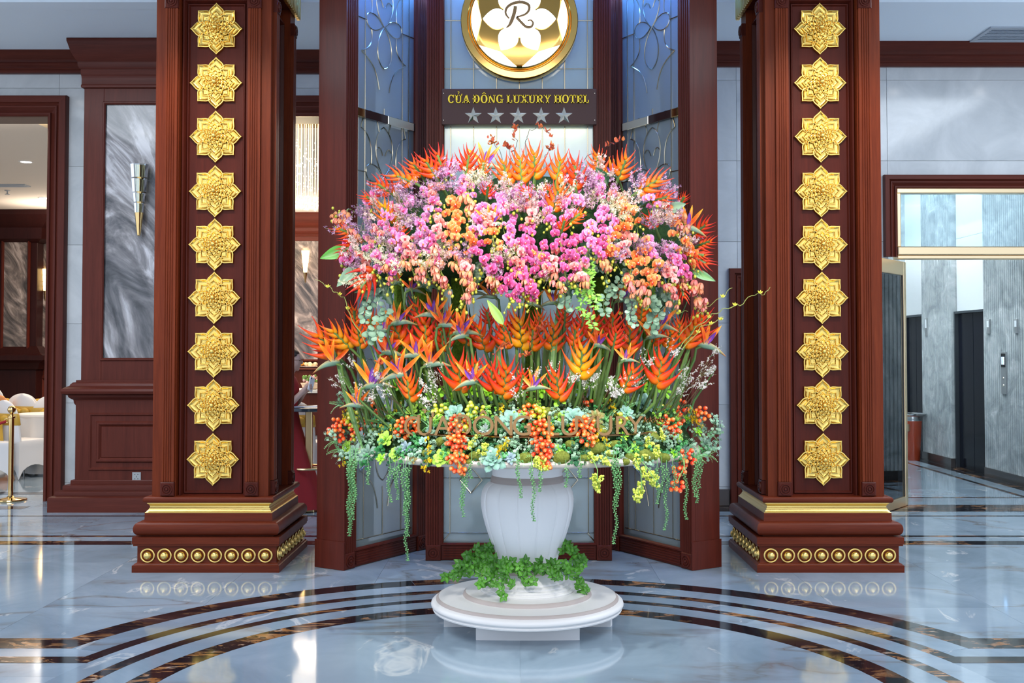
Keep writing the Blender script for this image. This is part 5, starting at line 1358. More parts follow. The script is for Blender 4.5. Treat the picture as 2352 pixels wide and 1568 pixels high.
# ================================================================== HELICONIA
HCOL = {'orange': [(0, (1.0, .36, .008)), (.25, (.96, .12, .003)), (.55, (.88, .050, .004)), (1, (.78, .035, .012))],
        'red': [(0, (.85, .14, .006)), (.25, (.72, .035, .005)), (.6, (.66, .014, .006)), (1, (.58, .012, .012))],
        'golden': [(0, (1.0, .50, .008)), (.35, (1.0, .26, .003)), (.7, (.92, .10, .003)), (1, (.80, .06, .012))],
        'coral': [(0, (1.0, .30, .008)), (.22, (.86, .045, .003)), (.6, (.74, .013, .003)), (1, (.68, .020, .010))]}
HN = 8
def bract_mesh(stops, k):
    u = k/(HN-1); L = .74*(1-.38*u); sgn = 1 if k % 2 == 0 else -1
    m = MB(); rings = []; cols_ = []; n = 7; nr = 9
    th0, th1 = radians(66-36*u), radians(24-19*u); p = Vector((0, 0, 0))
    for i in range(nr):
        t = i/(nr-1); th = th0+(th1-th0)*t**.8
        w = .086*L/.74*(1-.25*u)*(min(1, (t+.10)/.22)**.7)*max(0.0, 1-max(0, (t-.18)/.82))**1.5+.004
        d = Vector((sin(th), 0, cos(th))); nrm = Vector((-cos(th), 0, sin(th)))
        rings.append([p+Vector((0, 1, 0))*(w*.80*cos(a))+nrm*(w*1.15*sin(a)) for a in [2*pi*j/n for j in range(n)]])
        for j in range(n):
            a = 2*pi*j/n; low = max(0, -sin(a)); c = col3(stops, min(1, t*1.05))
            c = lerp(c, stops[0][1], .75*low*(1-t)); cols_.append(c)
        p = p+d*(L/(nr-1))
    m.loft(rings, cols=cols_)
    if sgn < 0: m.v = [(-x, y, z) for x, y, z in m.v]; m.f = [tuple(reversed(f)) for f in m.f]
    return mk(m, PETAL, 180, 'bract', True)
HB = {c: [bract_mesh(s, k) for k in range(HN)] for c, s in HCOL.items()}
STEMG = [(.10, .19, .045), (.15, .26, .06), (.08, .15, .04)]
def heliconia(bx, by, tx, ty, col, Yf, stem_to=None, name='heliconia', dy=-.04, w=1.0):
    b = P(bx, by, Yf); t = P(tx, ty, Yf+dy); L = (t-b).length
    root = thing(name, '', 'flower', tuple(b))
    M = frame_M((0, 0, 0), t-b, scale=L*1.0, roll=R.uniform(-.45, .45))
    for k in range(HN):
        h = .02+.60*k/(HN-1)
        put('bract', HB[col][k], root, M @ TR(0, 0, h) @ RZ(R.uniform(-.25, .25)) @ SCL(w*R.uniform(.9, 1.08)))
    m = MB(); m.cur = R.choice(STEMG); d = (t-b).normalized()
    if stem_to is not None:
        e = Vector(stem_to)-b; pts = [Vector((0, 0, 0))+d*L*.6, Vector((0, 0, 0)), -d*L*.35, -d*L*.5+(e+d*L*.5)*.45, e]
        if e.length < L*.8: pts = [d*L*.6, Vector((0, 0, 0)), e]
    else: pts = [d*L*.6, Vector((0, 0, 0)), -d*min(.12, L*.5)+Vector((0, .05, -.01))]
    m.tube(pts, .0085, 6); obj('stem', m, LEAF, root, 60, True)
    return root, bx
def foot(bx, by, Yf):
    """where a standing stem meets the bed"""
    p = P(bx, by, Yf); x = AX+(p.x-AX)*.82; y = AY+(p.y-AY)*.9
    return (x, y, bedz(x, y)-.02)
rows = {}
def helis(key, lst, depth, standing):
    for (bx, by, tx, ty, c) in lst:
        Yf = depth(bx, by)
        rows.setdefault((key, c), []).append(heliconia(bx, by, tx, ty, c, Yf, foot(bx, by, Yf) if standing else None))
cd = lambda bx, by: Ucan(bx, by+25).y-.02
helis('rim', [(1020, 398, 994, 328, 'red'), (1004, 410, 962, 346, 'coral'), (972, 408, 935, 357, 'orange'), (955, 422, 882, 392, 'orange'), (902, 446, 846, 408, 'coral'), (866, 466, 824, 442, 'coral'),
    (1071, 398, 1080, 328, 'red'), (1167, 424, 1150, 346, 'orange'), (1198, 420, 1190, 332, 'orange'), (1227, 410, 1226, 322, 'orange'), (1278, 420, 1292, 338, 'orange'), (1323, 434, 1318, 344, 'red'),
    (1376, 398, 1366, 333, 'orange'), (1420, 410, 1448, 340, 'orange'), (1464, 442, 1540, 396, 'orange'), (1498, 462, 1556, 446, 'coral'), (1108, 402, 1112, 352, 'orange')], cd, False)
helis('left', [(898, 514, 870, 450, 'golden'), (812, 538, 760, 518, 'orange'), (812, 560, 768, 592, 'red'), (860, 620, 806, 690, 'red'), (905, 560, 930, 500, 'orange')], lambda a, b: Ucan(a, b).y-.03, False)
helis('inner', [(1270, 484, 1290, 408, 'orange'), (1220, 466, 1198, 420, 'coral'), (1254, 462, 1262, 420, 'coral'), (1312, 508, 1346, 480, 'orange'), (1118, 452, 1122, 412, 'red'), (1290, 530, 1300, 490, 'coral')], lambda a, b: Ucan(a, b).y-.06, False)
helis('right', [(1506, 524, 1480, 484, 'red'), (1604, 564, 1648, 548, 'coral'), (1588, 582, 1636, 590, 'coral'), (1586, 588, 1644, 616, 'red'), (1563, 650, 1576, 700, 'red'), (1560, 470, 1580, 440, 'coral'), (1590, 540, 1640, 500, 'red')], lambda a, b: Ucan(a, b).y-.02, False)
mid = lambda rr: (lambda bx, by: AY-rr*sqrt(max(.05, 1-((bx-1205)/490)**2)))
helis('middle', [(815, 744, 812, 692, 'orange'), (806, 800, 742, 738, 'golden'), (828, 800, 820, 726, 'orange'), (780, 822, 702, 742, 'orange'), (928, 796, 884, 706, 'coral'), (967, 742, 948, 680, 'coral'),
    (980, 806, 974, 706, 'coral'), (1124, 746, 1114, 696, 'red'), (1116, 808, 1086, 716, 'coral'), (1162, 800, 1150, 718, 'coral'), (1199, 804, 1188, 700, 'golden'), (1238, 760, 1240, 704, 'orange'), (1264, 810, 1276, 716, 'orange'),
    (1296, 750, 1300, 686, 'red'), (1337, 758, 1340, 698, 'red'), (1355, 784, 1374, 700, 'coral'), (1471, 738, 1478, 672, 'orange'), (1445, 810, 1448, 718, 'coral'), (1572, 796, 1612, 716, 'orange'), (1560, 780, 1560, 720, 'orange'), (1030, 770, 1040, 700, 'coral'), (858, 772, 846, 700, 'orange'), (1018, 806, 1010, 728, 'red'), (1072, 794, 1062, 716, 'coral'), (1184, 770, 1178, 712, 'red'), (1222, 804, 1226, 726, 'orange'), (1318, 800, 1324, 728, 'coral'), (1402, 772, 1412, 700, 'coral'), (1500, 792, 1512, 722, 'coral'), (1532, 804, 1546, 734, 'orange'), (1592, 776, 1626, 700, 'coral'), (898, 834, 888, 758, 'coral'), (764, 806, 716, 764, 'coral')], mid(.52), True)
helis('front', [(1060, 902, 1046, 798, 'coral'), (943, 922, 932, 840, 'orange'), (1134, 904, 1122, 812, 'red'), (1156, 914, 1166, 808, 'coral'), (1333, 868, 1340, 764, 'golden'), (1509, 890, 1526, 788, 'coral'), (1432, 898, 1466, 820, 'coral'),
    (1285, 922, 1272, 828, 'coral'), (1196, 892, 1206, 840, 'red'), (1408, 800, 1420, 740, 'red'), (1080, 870, 1100, 812, 'red')], mid(.72), True)
CN = {'orange': 'bright orange', 'red': 'deep red', 'golden': 'golden yellow-orange', 'coral': 'orange-red'}
PL = {'rim': 'fanning over the crown of the display', 'left': 'drooping at the banquet side of the canopy', 'inner': 'tucked among the orchids', 'right': 'fanning out at the elevator side of the canopy',
      'middle': 'standing in the tall middle row', 'front': 'standing in the low front row'}
for (key, c), items in rows.items(): label_row(items, '%s heliconia %s' % (CN[c], PL[key]), 'flower', 'heliconias '+PL[key])

# ================================================================== BIRD OF PARADISE
def blade(L, w, stops, bend=.25, fold=.35, n=6, thick=.0):
    m = MB(); vs = []; cs = []; fs = []
    for i in range(n+1):
        t = i/n; ww = w*max(0.0, sin(pi*(.12+.88*t)))**.8*(1 if t < 1 else .02)+.0004; z = L*t; y = bend*L*t*t
        c = col3(stops, t)
        for u, lift in ((-1, fold), (-.5, fold*.25), (0, 0), (.5, fold*.25), (1, fold)):
            vs.append(Vector((ww*u, y-lift*ww, z))); cs.append(c if abs(u) < .9 else lerp(c, stops[-1][1], .35))
    for i in range(n):
        for j in range(4): a = i*5+j; fs.append((a, a+1, a+6, a+5))
    m.add(vs, fs, cs); return m
SEP = mk(blade(.150, .0125, [(0, (.95, .80, .45)), (.22, (1.0, .42, .02)), (.6, (.95, .13, .006)), (1, (1.0, .50, .02))]), PETAL, 180, 'sepal', True)
SEPR = mk(blade(.150, .0125, [(0, (1, .65, .25)), (.25, (.85, .05, .008)), (.65, (.95, .14, .006)), (1, (1.0, .50, .02))]), PETAL, 180, 'sepal', True)
PUR = mk(blade(.10, .013, [(0, (.45, .12, .42)), (.5, (.22, .07, .45)), (1, (.16, .05, .38))], .1, .8), PETAL, 180, 'purple_petal', True)
def spathe_mesh():
    m = MB(); rings = []; cs = []
    for i in range(10):
        t = i/9; w = .017*(min(1, (t+.12)/.3))*max(0.0, 1-max(0, (t-.3)/.7))**.9+.001
        c0 = Vector((0, -.0, .0)); p = Vector((.22*t-.05, 0, .018*sin(pi*t)-.02*t*t))
        rings.append([p+Vector((0, w*.8*cos(a), w*1.5*sin(a))) for a in [2*pi*j/8 for j in range(8)]])
        for j in range(8):
            s_ = sin(2*pi*j/8); c = col3([(0, (.10, .20, .12)), (.5, (.20, .34, .26)), (.8, (.26, .28, .12)), (1, (.6, .14, .04))], t)
            cs.append(lerp(c, (.75, .42, .10), max(0, s_)*.6))
    m.loft(rings, cols=cs); return mk(m, LEAF, 180, 'spathe', True)
SPA = spathe_mesh()
birds = []
def bird(cx, cy, Yf, side, sc=1.0, standing=True, red=False, tilt=0.0, n=4):
    c = P(cx, cy, Yf); root = thing('bird_of_paradise', '', 'flower', tuple(c))
    s = sc*.84
    put('spathe', SPA, root, SCL(side, 1, 1) @ RY(R.uniform(-.1, .35)) @ SCL(s*.8) @ TR(0, 0, -.012))
    for k in range(n):
        a = (-.75+1.5*k/(n-1))*1.0+tilt*side+R.uniform(-.12, .12)
        put('sepal', SEPR if (red or k % 2) else SEP, root, RZ(R.uniform(-.5, .5)) @ RY(a) @ RX(R.uniform(.0, .5)) @ SCL(s*R.uniform(.85, 1.1)))
    for a in (-.25, .35): put('purple_petal', PUR, root, RY(a+side*.35) @ RX(.25) @ SCL(s*R.uniform(.8, 1.0)))
    m = MB(); m.cur = R.choice(STEMG)
    if standing:
        f = Vector(foot(cx-side*20, cy, Yf))-c; m.tube([(side*.0, 0, 0), (-side*.05*s, 0, -.02), (-side*.06*s, .0, -.08), tuple(f)], .0075, 6)
    else: m.tube([(0, 0, 0), (-side*.05*s, .0, -.02), (-side*.07, .12, -.08)], .0075, 6)
    obj('stem', m, LEAF, root, 60, True); return root, cx
bl = {}
def birdz(key, lst, depth, standing=True):
    for e in lst: bl.setdefault(key, []).append(bird(e[0], e[1], depth(e[0], e[1]), e[2], *(e[3:4] or (1.0,)), standing=standing, red=(len(e) > 4 and e[4])))
birdz('crown', [(1114, 380, 1), (1406, 402, -1, .8), (1580, 522, 1, 1.0), (1128, 515, 1, .8, True)], lambda a, b: Ucan(a, b).y-.06, False)
birdz('under', [(908, 648, -1, .9, True), (945, 664, 1, .8, True), (990, 655, -1, .9, True), (1086, 672, 1, .8), (1131, 680, -1, .8), (1218, 696, 1, .8), (1269, 694, -1, .8), (1425, 688, 1, .9, True), (1250, 640, 1, .7, True)], mid(.38))
birdz('upright', [(912, 740, 1), (997, 722, -1), (1056, 762, 1, 1.1, True), (1064, 770, -1, .9), (884, 758, -1, .8), (891, 808, 1, 1.0, True), (956, 815, -1, 1.0), (988, 836, 1, 1.1), (1514, 748, 1, 1.0), (1496, 772, 1, .9), (1619, 792, 1, 1.15), (1374, 792, 1, .8, True), (1020, 745, 1, .9, True)], mid(.62))
birdz('low', [(765, 832, -1, 1.1), (852, 884, 1, 1.2), (919, 860, -1, 1.1, True), (1086, 876, -1, 1.0), (1223, 890, 1, .9), (1436, 826, 1, .7), (823, 930, -1, .9)], mid(.76))
for key, d in (('crown', 'on the crown of the flower canopy'), ('under', 'in the shade under the orchid canopy'), ('upright', 'standing in the middle row of stems'), ('low', 'leaning out low above the succulents')):
    label_row(bl[key], 'bird of paradise flower '+d, 'flower', 'birds of paradise '+d)

# ================================================================== ORCHIDS
def orchid_mesh(cc, ce, lip):
    m = MB()
    def pet(a, L, w, y):
        vs = [Vector((0, 0, 0))]; cs = [cc]; n = 10
        for i in range(n+1):
            t = i/n*pi; u = -cos(t); h = max(0.0, sin(t))**.7
            r = L*(.08+.92*((1+sin(t-pi/2)*0+ h)/2)) if 0 else 0
            x = u*w*(1 if h > .2 else .35); z = L*(.12+.88*h)
            vs.append(Vector((x*cos(a)+z*sin(a), -y+.006*(abs(u)), -x*sin(a)+z*cos(a)))); cs.append(ce)
        mid_ = Vector((L*.55*sin(a), -y-.005, L*.55*cos(a))); vs.append(mid_); cs.append(lerp(cc, ce, .35)); M_ = len(vs)-1
        fs = [(M_, i, i+1) for i in range(1, n+1)]+[(0, 1, M_), (M_, n+1, 0)]
        m.add(vs, fs, cs)
    for a in (0, radians(128), radians(-128)): pet(a, .027, .0115, .0)
    for a in (radians(72), radians(-72)): pet(a, .030, .019, .004)
    m.cur = lip; m.ball((0, -.009, -.006), .007, 6, 4, (1, .8, 1.1)); m.cur = (.95, .9, .75); m.ball((0, -.012, .002), .0035, 5, 4)
    return mk(m, PETAL, 180, 'blossom', True)
ORC = {'pink': [orchid_mesh((.70, .035, .27), (.86, .27, .56), (.6, .03, .12)), orchid_mesh((.76, .09, .38), (.90, .38, .66), (.75, .2, .06))],
       'magenta': [orchid_mesh((.48, .010, .13), (.76, .13, .36), (.5, .02, .08)), orchid_mesh((.56, .02, .18), (.80, .17, .42), (.6, .06, .06))],
       'orange': [orchid_mesh((.90, .12, .012), (.95, .27, .06), (.7, .03, .02)), orchid_mesh((.95, .19, .03), (.98, .38, .13), (.75, .06, .03))],
       'blush': [orchid_mesh((.80, .17, .17), (.92, .46, .42), (.6, .05, .1)), orchid_mesh((.78, .13, .12), (.88, .32, .25), (.6, .03, .05))]}
def bell_mesh(c0, c1):
    m = MB()
    for k in range(5):
        a = 2*pi*k/5; vs = []; cs = []; fs = []
        for i in range(5):
            t = i/4; r = .004+.014*sin(pi*(.08+.62*t)); w = .0095*sin(pi*(.15+.72*t)); z = -.034*t
            for u in (-1, 0, 1):
                vs.append(Vector(((r+(.002 if u == 0 else 0))*cos(a)-w*u*sin(a), (r+(.002 if u == 0 else 0))*sin(a)+w*u*cos(a), z))); cs.append(lerp(c0, c1, t))
        for i in range(4):
            for j in (0, 1): q = i*3+j; fs.append((q, q+1, q+4, q+3))
        m.add(vs, fs, cs)
    return mk(m, PETAL, 180, 'bell_blossom', True)
BEL = [bell_mesh((.70, .20, .12), (.94, .42, .28)), bell_mesh((.70, .34, .12), (.92, .30, .17)), bell_mesh((.75, .15, .15), (.90, .34, .30))]
def bud_mesh(c, r=.0085):
    m = MB(); m.cur = c; m.ball((0, 0, 0), r, 7, 5, (1, 1, 1.15)); m.cur = lerp(c, (.1, .12, .02), .5); m.ball((0, 0, -r), r*.3, 5, 3); return mk(m, BERRY, 180, 'bud', True)
BUD = bud_mesh((.50, .50, .05), .0095)
def curve_pts(p0, p1, out, n=9, sag=.0):
    pts = []
    for i in range(n):
        t = i/(n-1); p = p0.lerp(p1, t); p = p+Vector((0, -out*sin(pi*t), sag*sin(pi*t))); pts.append(p)
    return pts
sprays = {}
def spray(kind, x0, y0, x1, y1, n=None):
    p0, p1 = Ucan(x0, y0), Ucan(x1, y1); p1.y -= .03
    L = (p1-p0).length; n = n or max(6, int(L/.0165)); bells = kind == 'bell'
    root = thing('bell_spray' if bells else 'orchid_spray', '', 'flower', tuple(p0))
    pts = [p-p0 for p in curve_pts(p0, p1, .05)]
    m = MB(); m.cur = (.26, .32, .07); m.tube([Vector((0, .10, .01))]+pts, .0032, 5)
    for i in range(n):
        t = (i+.5)/n; q = pts[min(8, int(t*8))].lerp(pts[min(8, int(t*8)+1)], t*8-int(t*8))
        sp = .034 if not bells else .026
        off = Vector((R.uniform(-sp, sp), R.uniform(-.045, .0), R.uniform(-.018, .018))); m.tube([q, q+off*.6+Vector((0, 0, .004)), q+off], .0014, 3)
        s = (R.uniform(.82, 1.12))*(1.0 if t < .75 else 1.0-.5*(t-.75)/.25)
        if bells: put('bell_blossom', R.choice(BEL), root, TR(*(q+off)) @ RX(R.uniform(-.5, .4)) @ RY(R.uniform(-.4, .4)) @ SCL(s*1.0))
        else: put('blossom', R.choice(ORC[kind]), root, TR(*(q+off)) @ RZ(R.uniform(-.8, .8)) @ RX(R.uniform(-.5, .45)) @ RY(R.uniform(-.35, .35)) @ SCL(s*.90))
    e = pts[-1]
    for i in range(R.randint(4, 7)):
        q = e+Vector((R.uniform(-.03, .03), R.uniform(-.045, .0), .02-.014*i)); m.tube([e, q], .0012, 3); put('bud', BUD, root, TR(*q) @ SCL(R.uniform(.55, 1.0)))
    obj('stem', m, LEAF, root, 60, True)
    zone = 'crown' if (y0+y1)/2 < 470 else ('fringe' if (y0+y1)/2 > 590 else 'middle')
    sprays.setdefault((kind, zone), []).append((root, (x0+x1)/2))
for e in [(1045, 372, 1030, 415), (985, 440, 1000, 490), (905, 470, 880, 545), (965, 495, 980, 590), (930, 520, 905, 600), (845, 545, 872, 630), (808, 555, 795, 620), (1105, 470, 1095, 545), (1145, 440, 1155, 515), (1170, 490, 1180, 580),
          (1255, 440, 1245, 500), (1295, 450, 1303, 515), (1362, 395, 1372, 455), (1318, 440, 1335, 500), (1380, 465, 1362, 535), (1405, 500, 1400, 560), (1345, 510, 1350, 580), (1230, 470, 1262, 520), (1485, 545, 1500, 600), (1532, 560, 1552, 640), (870, 440, 850, 480), (1060, 410, 1080, 450), (1200, 430, 1190, 490), (940, 450, 920, 500), (1470, 450, 1500, 480)]: spray('pink', *e)
for e in [(1090, 550, 1112, 625), (1205, 515, 1215, 630), (1222, 555, 1200, 690), (1180, 600, 1183, 690), (1245, 560, 1240, 640), (1272, 515, 1298, 600), (1320, 545, 1335, 635), (1385, 520, 1370, 600), (985, 545, 1000, 615), (905, 580, 915, 640), (1130, 580, 1145, 650), (1290, 590, 1300, 650), (1560, 585, 1570, 640), (1160, 640, 1170, 690), (1225, 640, 1222, 700)]: spray('magenta', *e)
for e in [(1035, 455, 1055, 555), (1052, 495, 1038, 575), (1420, 455, 1462, 520), (1440, 490, 1402, 565), (1470, 550, 1492, 650), (1545, 530, 1572, 580), (1505, 590, 1480, 665), (1392, 540, 1412, 600), (1232, 580, 1250, 620), (1520, 470, 1560, 520), (1455, 580, 1440, 650), (1580, 560, 1590, 610), (1130, 520, 1135, 570), (1085, 520, 1075, 580)]: spray('orange', *e)
for e in [(885, 500, 860, 560), (950, 545, 940, 610), (1120, 470, 1135, 530), (1210, 460, 1220, 520), (1400, 440, 1420, 480), (1010, 490, 1020, 560), (1330, 580, 1320, 650), (1540, 600, 1530, 660), (835, 590, 850, 650), (1070, 590, 1090, 650), (1000, 430, 1010, 470), (1190, 560, 1180, 620), (1270, 580, 1260, 640), (1440, 530, 1430, 600)]: spray('blush', *e)
for e in [(830, 545, 775, 490), (935, 570, 955, 640), (965, 590, 990, 645), (1062, 440, 1085, 490), (1005, 600, 1030, 665), (1070, 600, 1078, 665), (1130, 610, 1142, 665), (1262, 600, 1288, 665), (1380, 590, 1392, 630), (1442, 620, 1462, 690), (1560, 620, 1602, 705), (1522, 640, 1545, 700), (1585, 635, 1612, 705), (1095, 640, 1062, 690), (890, 590, 895, 650), (1040, 560, 1060, 640), (1470, 640, 1490, 700), (1010, 560, 1000, 640), (1320, 610, 1345, 660), (800, 480, 785, 510), (1200, 600, 1205, 660), (1540, 480, 1580, 540)]: spray('bell', *e)
KN = {'pink': 'pale pink moth orchid spray', 'magenta': 'deep magenta moth orchid spray', 'orange': 'orange moth orchid spray', 'blush': 'blush salmon moth orchid spray', 'bell': 'spray of hanging peach bell blossoms'}
ZN = {'crown': 'near the crown of the canopy', 'middle': 'across the face of the canopy', 'fringe': 'hanging along the lower fringe'}
for (k_, z_), items in sprays.items(): label_row(items, KN[k_]+' '+ZN[z_], 'flower', KN[k_]+'s '+ZN[z_])

# ---- fine filler sprays (mauve, cream, white) and small twigs
def filler_mesh(c0, c1, n=60, sc=1.0, seed=1, long=False):
    r = random.Random(seed); m = MB(); m.cur = (.30, .30, .12)
    for b in range(9):
        a = r.uniform(0, 2*pi); sp = r.uniform(.2, .75); L = r.uniform(.08, .15)*(1.4 if long else 1); d = Vector((sin(sp)*cos(a), sin(sp)*sin(a), cos(sp)))
        m.cur = (.28, .30, .12); m.tube([(0, 0, 0), d*L*.5+Vector((0, 0, .01)), d*L], .0012, 3)
        for i in range(n//9):
            q = d*L*r.uniform(.35, 1.0)+Vector((r.uniform(-1, 1), r.uniform(-1, 1), r.uniform(-1, 1)))*.014
            c = lerp(c0, c1, r.random()); s = r.uniform(.005, .0085); n1 = Vector((r.uniform(-1, 1), -1, r.uniform(-.6, 1))).normalized(); t1 = n1.cross(Vector((0, 0, 1))).normalized(); t2 = n1.cross(t1)
            for k in range(4):
                aa = pi/2*k+r.random(); u = t1*cos(aa)+t2*sin(aa); v = t1*cos(aa+.9)+t2*sin(aa+.9)
                m.add([q, q+u*s+n1*.001, q+(u+v)*s*.8+n1*.003, q+v*s], [(0, 1, 2, 3)], [lerp(c, (1, 1, 1), .2), c, c, c])
    return mk(m, PETAL, 180, 'florets', True)
FIL = {'mauve': [filler_mesh((.32, .10, .30), (.80, .50, .68), 120, seed=i) for i in (1, 2, 3)], 'cream': [filler_mesh((.85, .78, .42), (.95, .93, .75), 110, seed=i) for i in (4, 5)], 'blushfill': [filler_mesh((.72, .38, .34), (.94, .78, .74), 120, seed=i) for i in (6, 7)]}
fill = {}
def filler(kind, px, py, s=1.0, dx=0.0):
    p = Ucan(px, py+18); p.y -= .02; d = Vector((dx+(px-1205)/900, -.55, .75))
    o = put('filler_spray', R.choice(FIL[kind]), None, frame_M(p, d, scale=s*R.uniform(.85, 1.1), roll=R.uniform(0, 6))); fill.setdefault(kind, []).append((o, px))
for px, py in [(845, 490), (805, 525), (890, 440), (1005, 430), (1045, 430), (935, 440), (960, 475), (880, 545), (835, 600), (1220, 450), (1255, 460), (1348, 415), (1342, 470), (1400, 445), (1462, 420), (1525, 440), (1545, 490), (1190, 455), (1030, 400), (1360, 440), (1320, 420), (990, 470), (860, 520), (1480, 510), (1110, 430)]: filler('mauve', px, py)
for px, py in [(1085, 420), (1100, 412), (830, 640), (1395, 470), (1410, 490), (845, 650), (1290, 440)]: filler('cream', px, py)
for px, py in [(920, 470), (870, 490), (900, 560), (1180, 470), (1215, 480), (1380, 400), (1440, 460), (1510, 500), (1560, 560), (820, 570), (940, 510), (1240, 500), (1160, 440), (1300, 480), (1020, 600)]: filler('blushfill', px, py)
for i in range(28):
    px = R.uniform(830, 1590); nx = (px-1205)/430; py = R.uniform(420+110*abs(nx), 640-20*abs(nx)); filler(R.choice(['mauve', 'mauve', 'blushfill', 'cream']), px, py, .9)
FN = {'mauve': 'airy mauve filler spray among the orchids', 'cream': 'airy cream filler spray among the orchids', 'blushfill': 'airy blush pink filler spray among the orchids'}
for k_, items in fill.items(): label_row(items, FN[k_], 'flower', FN[k_])
WT = [filler_mesh((.92, .80, .78), (1.0, 1.0, 1.0), 70, seed=20+i, long=True) for i in range(3)]
wl = []
for px, py in [(991, 885), (995, 918), (837, 902), (861, 910), (898, 892), (817, 825), (1184, 865), (1267, 842), (1305, 866), (1353, 862), (1397, 872), (1399, 895), (1478, 822), (1535, 802), (1606, 842), (1573, 874), (1600, 874), (1185, 902), (1550, 890), (1408, 900), (1230, 850), (1010, 860), (880, 860), (1340, 880), (1630, 800), (1560, 860), (1620, 845), (790, 870), (1440, 870), (1100, 850)]:
    Yf = mid(.72)(px, py); p = P(px, py+22, Yf); d = Vector(((px-1205)/500, -.3, .9)); root = thing('white_blossom_twig', '', 'flower', tuple(p))
    put('florets', R.choice(WT), root, frame_M((0, 0, 0), d, scale=R.uniform(.45, .68), roll=R.uniform(0, 6)))
    f = Vector(foot(px, py, Yf))-p; m = MB(); m.cur = (.10, .07, .03); m.tube([(0, 0, 0), tuple(f*.5+Vector((.01, 0, 0))), tuple(f)], .0025, 4); obj('stem', m, LEAF, root, 60, True); wl.append((root, px))
label_row(wl[:15], 'thin twig of tiny white blossoms among the lower stems', 'flower', 'white blossom twigs'); label_row(wl[15:], 'fine twig of pinkish white blossoms above the succulent bed', 'flower', 'pinkish blossom twigs')

# ================================================================== LEAVES
def leaf_mesh(L, w, c0, c1, bend=.2, n=7):
    m = MB(); vs = []; cs = []; fs = []
    for i in range(n+1):
        t = i/n; ww = w*max(0.0, sin(pi*(t**.75)))**.9+.0008; z = L*t; y = bend*L*t*t
        for u in (-1, -.5, 0, .5, 1):
            vs.append(Vector((ww*u, y-.18*ww*abs(u)+(.004 if u == 0 else 0), z))); cs.append(lerp(c0, c1, .5*abs(u)+.3*t) if u else lerp(c0, (.5, .65, .35), .3))
    for i in range(n):
        for j in range(4): a = i*5+j; fs.append((a, a+1, a+6, a+5))
    m.add(vs, fs, cs); return m
big = []
def big_leaf(name, px, py, tx, ty, w, c0, c1, lab, Yf, lobed=False):
    b = P(px, py, Yf); t = P(tx, ty, Yf-.05); L = (t-b).length; o = thing(name, lab, 'leaf', tuple(b))
    me = leaf_mesh(L, w, c0, c1, .12, 12)
    if lobed:   # deep side cuts of a split-leaf philodendron
        me.v = [(x*(1-.45*(0.5+.5*sin(z/L*38))) if abs(x) > w*.55 else x, y, z) for x, y, z in me.v]
    obj('leaf_blade', me, LEAF, o, 180, True, M=frame_M((0, 0, 0), t-b))
    m = MB(); m.cur = (.10, .2, .05); d = (b-t).normalized(); m.tube([(0, 0, 0), d*.05+Vector((0, .03, 0)), d*.08+Vector((0, .14, -.03))], .004, 5); obj('stem', m, LEAF, o, 60, True)
G1, G2 = (.10, .36, .05), (.16, .52, .08); D1, D2 = (.015, .06, .03), (.03, .11, .05); S1, S2 = (.20, .34, .22), (.30, .46, .32)
yl = lambda px, py: Ucan(px, py).y-.01
for a in [('tropical_leaf', 800, 570, 736, 592, .034, G1, G2, 'bright green broad leaf at the banquet-side edge of the canopy'), ('tropical_leaf', 818, 612, 774, 656, .030, S1, S2, 'grey-green broad leaf hanging under the bright green leaf'),
          ('tropical_leaf', 1530, 482, 1574, 468, .028, S1, S2, 'pale green leaf pointing out beside the elevator-side heliconias'), ('tropical_leaf', 1590, 622, 1642, 644, .022, G1, S2, 'slim green leaf below the elevator-side red heliconias'),
          ('tropical_leaf', 1156, 745, 1120, 690, .022, (.30, .50, .10), (.42, .62, .14), 'lime green leaf standing before the middle heliconias'), ('tropical_leaf', 1140, 400, 1098, 412, .022, D1, S1, 'dark green curled leaf on the crown beside the bird of paradise'),
          ('tropical_leaf', 1395, 425, 1370, 385, .03, D1, D2, 'dark leaf behind the pink orchids near the crown'), ('tropical_leaf', 1440, 412, 1412, 400, .02, S1, S2, 'grey-green leaf on the crown beside the orange heliconias')]:
    big_leaf(*a, yl(a[1], a[2])-.03)
for i, (px, py, tx, ty, w) in enumerate([(1000, 520, 1010, 590, .05), (1355, 545, 1340, 620, .055), (960, 620, 990, 670, .045), (820, 640, 850, 700, .05), (1470, 590, 1450, 660, .05), (1105, 600, 1090, 660, .045), (1530, 650, 1510, 720, .05), (1290, 620, 1310, 690, .045), (870, 640, 900, 700, .05)]):
    b = Ucan(px, py); big.append((None, px)); o0 = len(bpy.data.objects)
    bb = P(px, py, b.y+.06); t = P(tx, ty, b.y+.03); L = (t-bb).length; o = thing('split_leaf', '', 'leaf', tuple(bb)); me = leaf_mesh(L, w, D1, D2, .1, 18)
    me.v = [(x*(1-.5*(.5+.5*sin(z/L*44))) if abs(x) > w*.5 else x, y, z) for x, y, z in me.v]
    obj('leaf_blade', me, LEAF, o, 180, True, M=frame_M((0, 0, 0), t-bb)); m = MB(); m.cur = (.03, .09, .04); m.tube([(0, 0, 0), (0, .1, .05)], .004, 5); obj('stem', m, LEAF, o, 60, True); big[-1] = (o, px)
label_row(big, 'dark green split leaf under the orchid canopy', 'leaf', 'dark split leaves under the canopy')
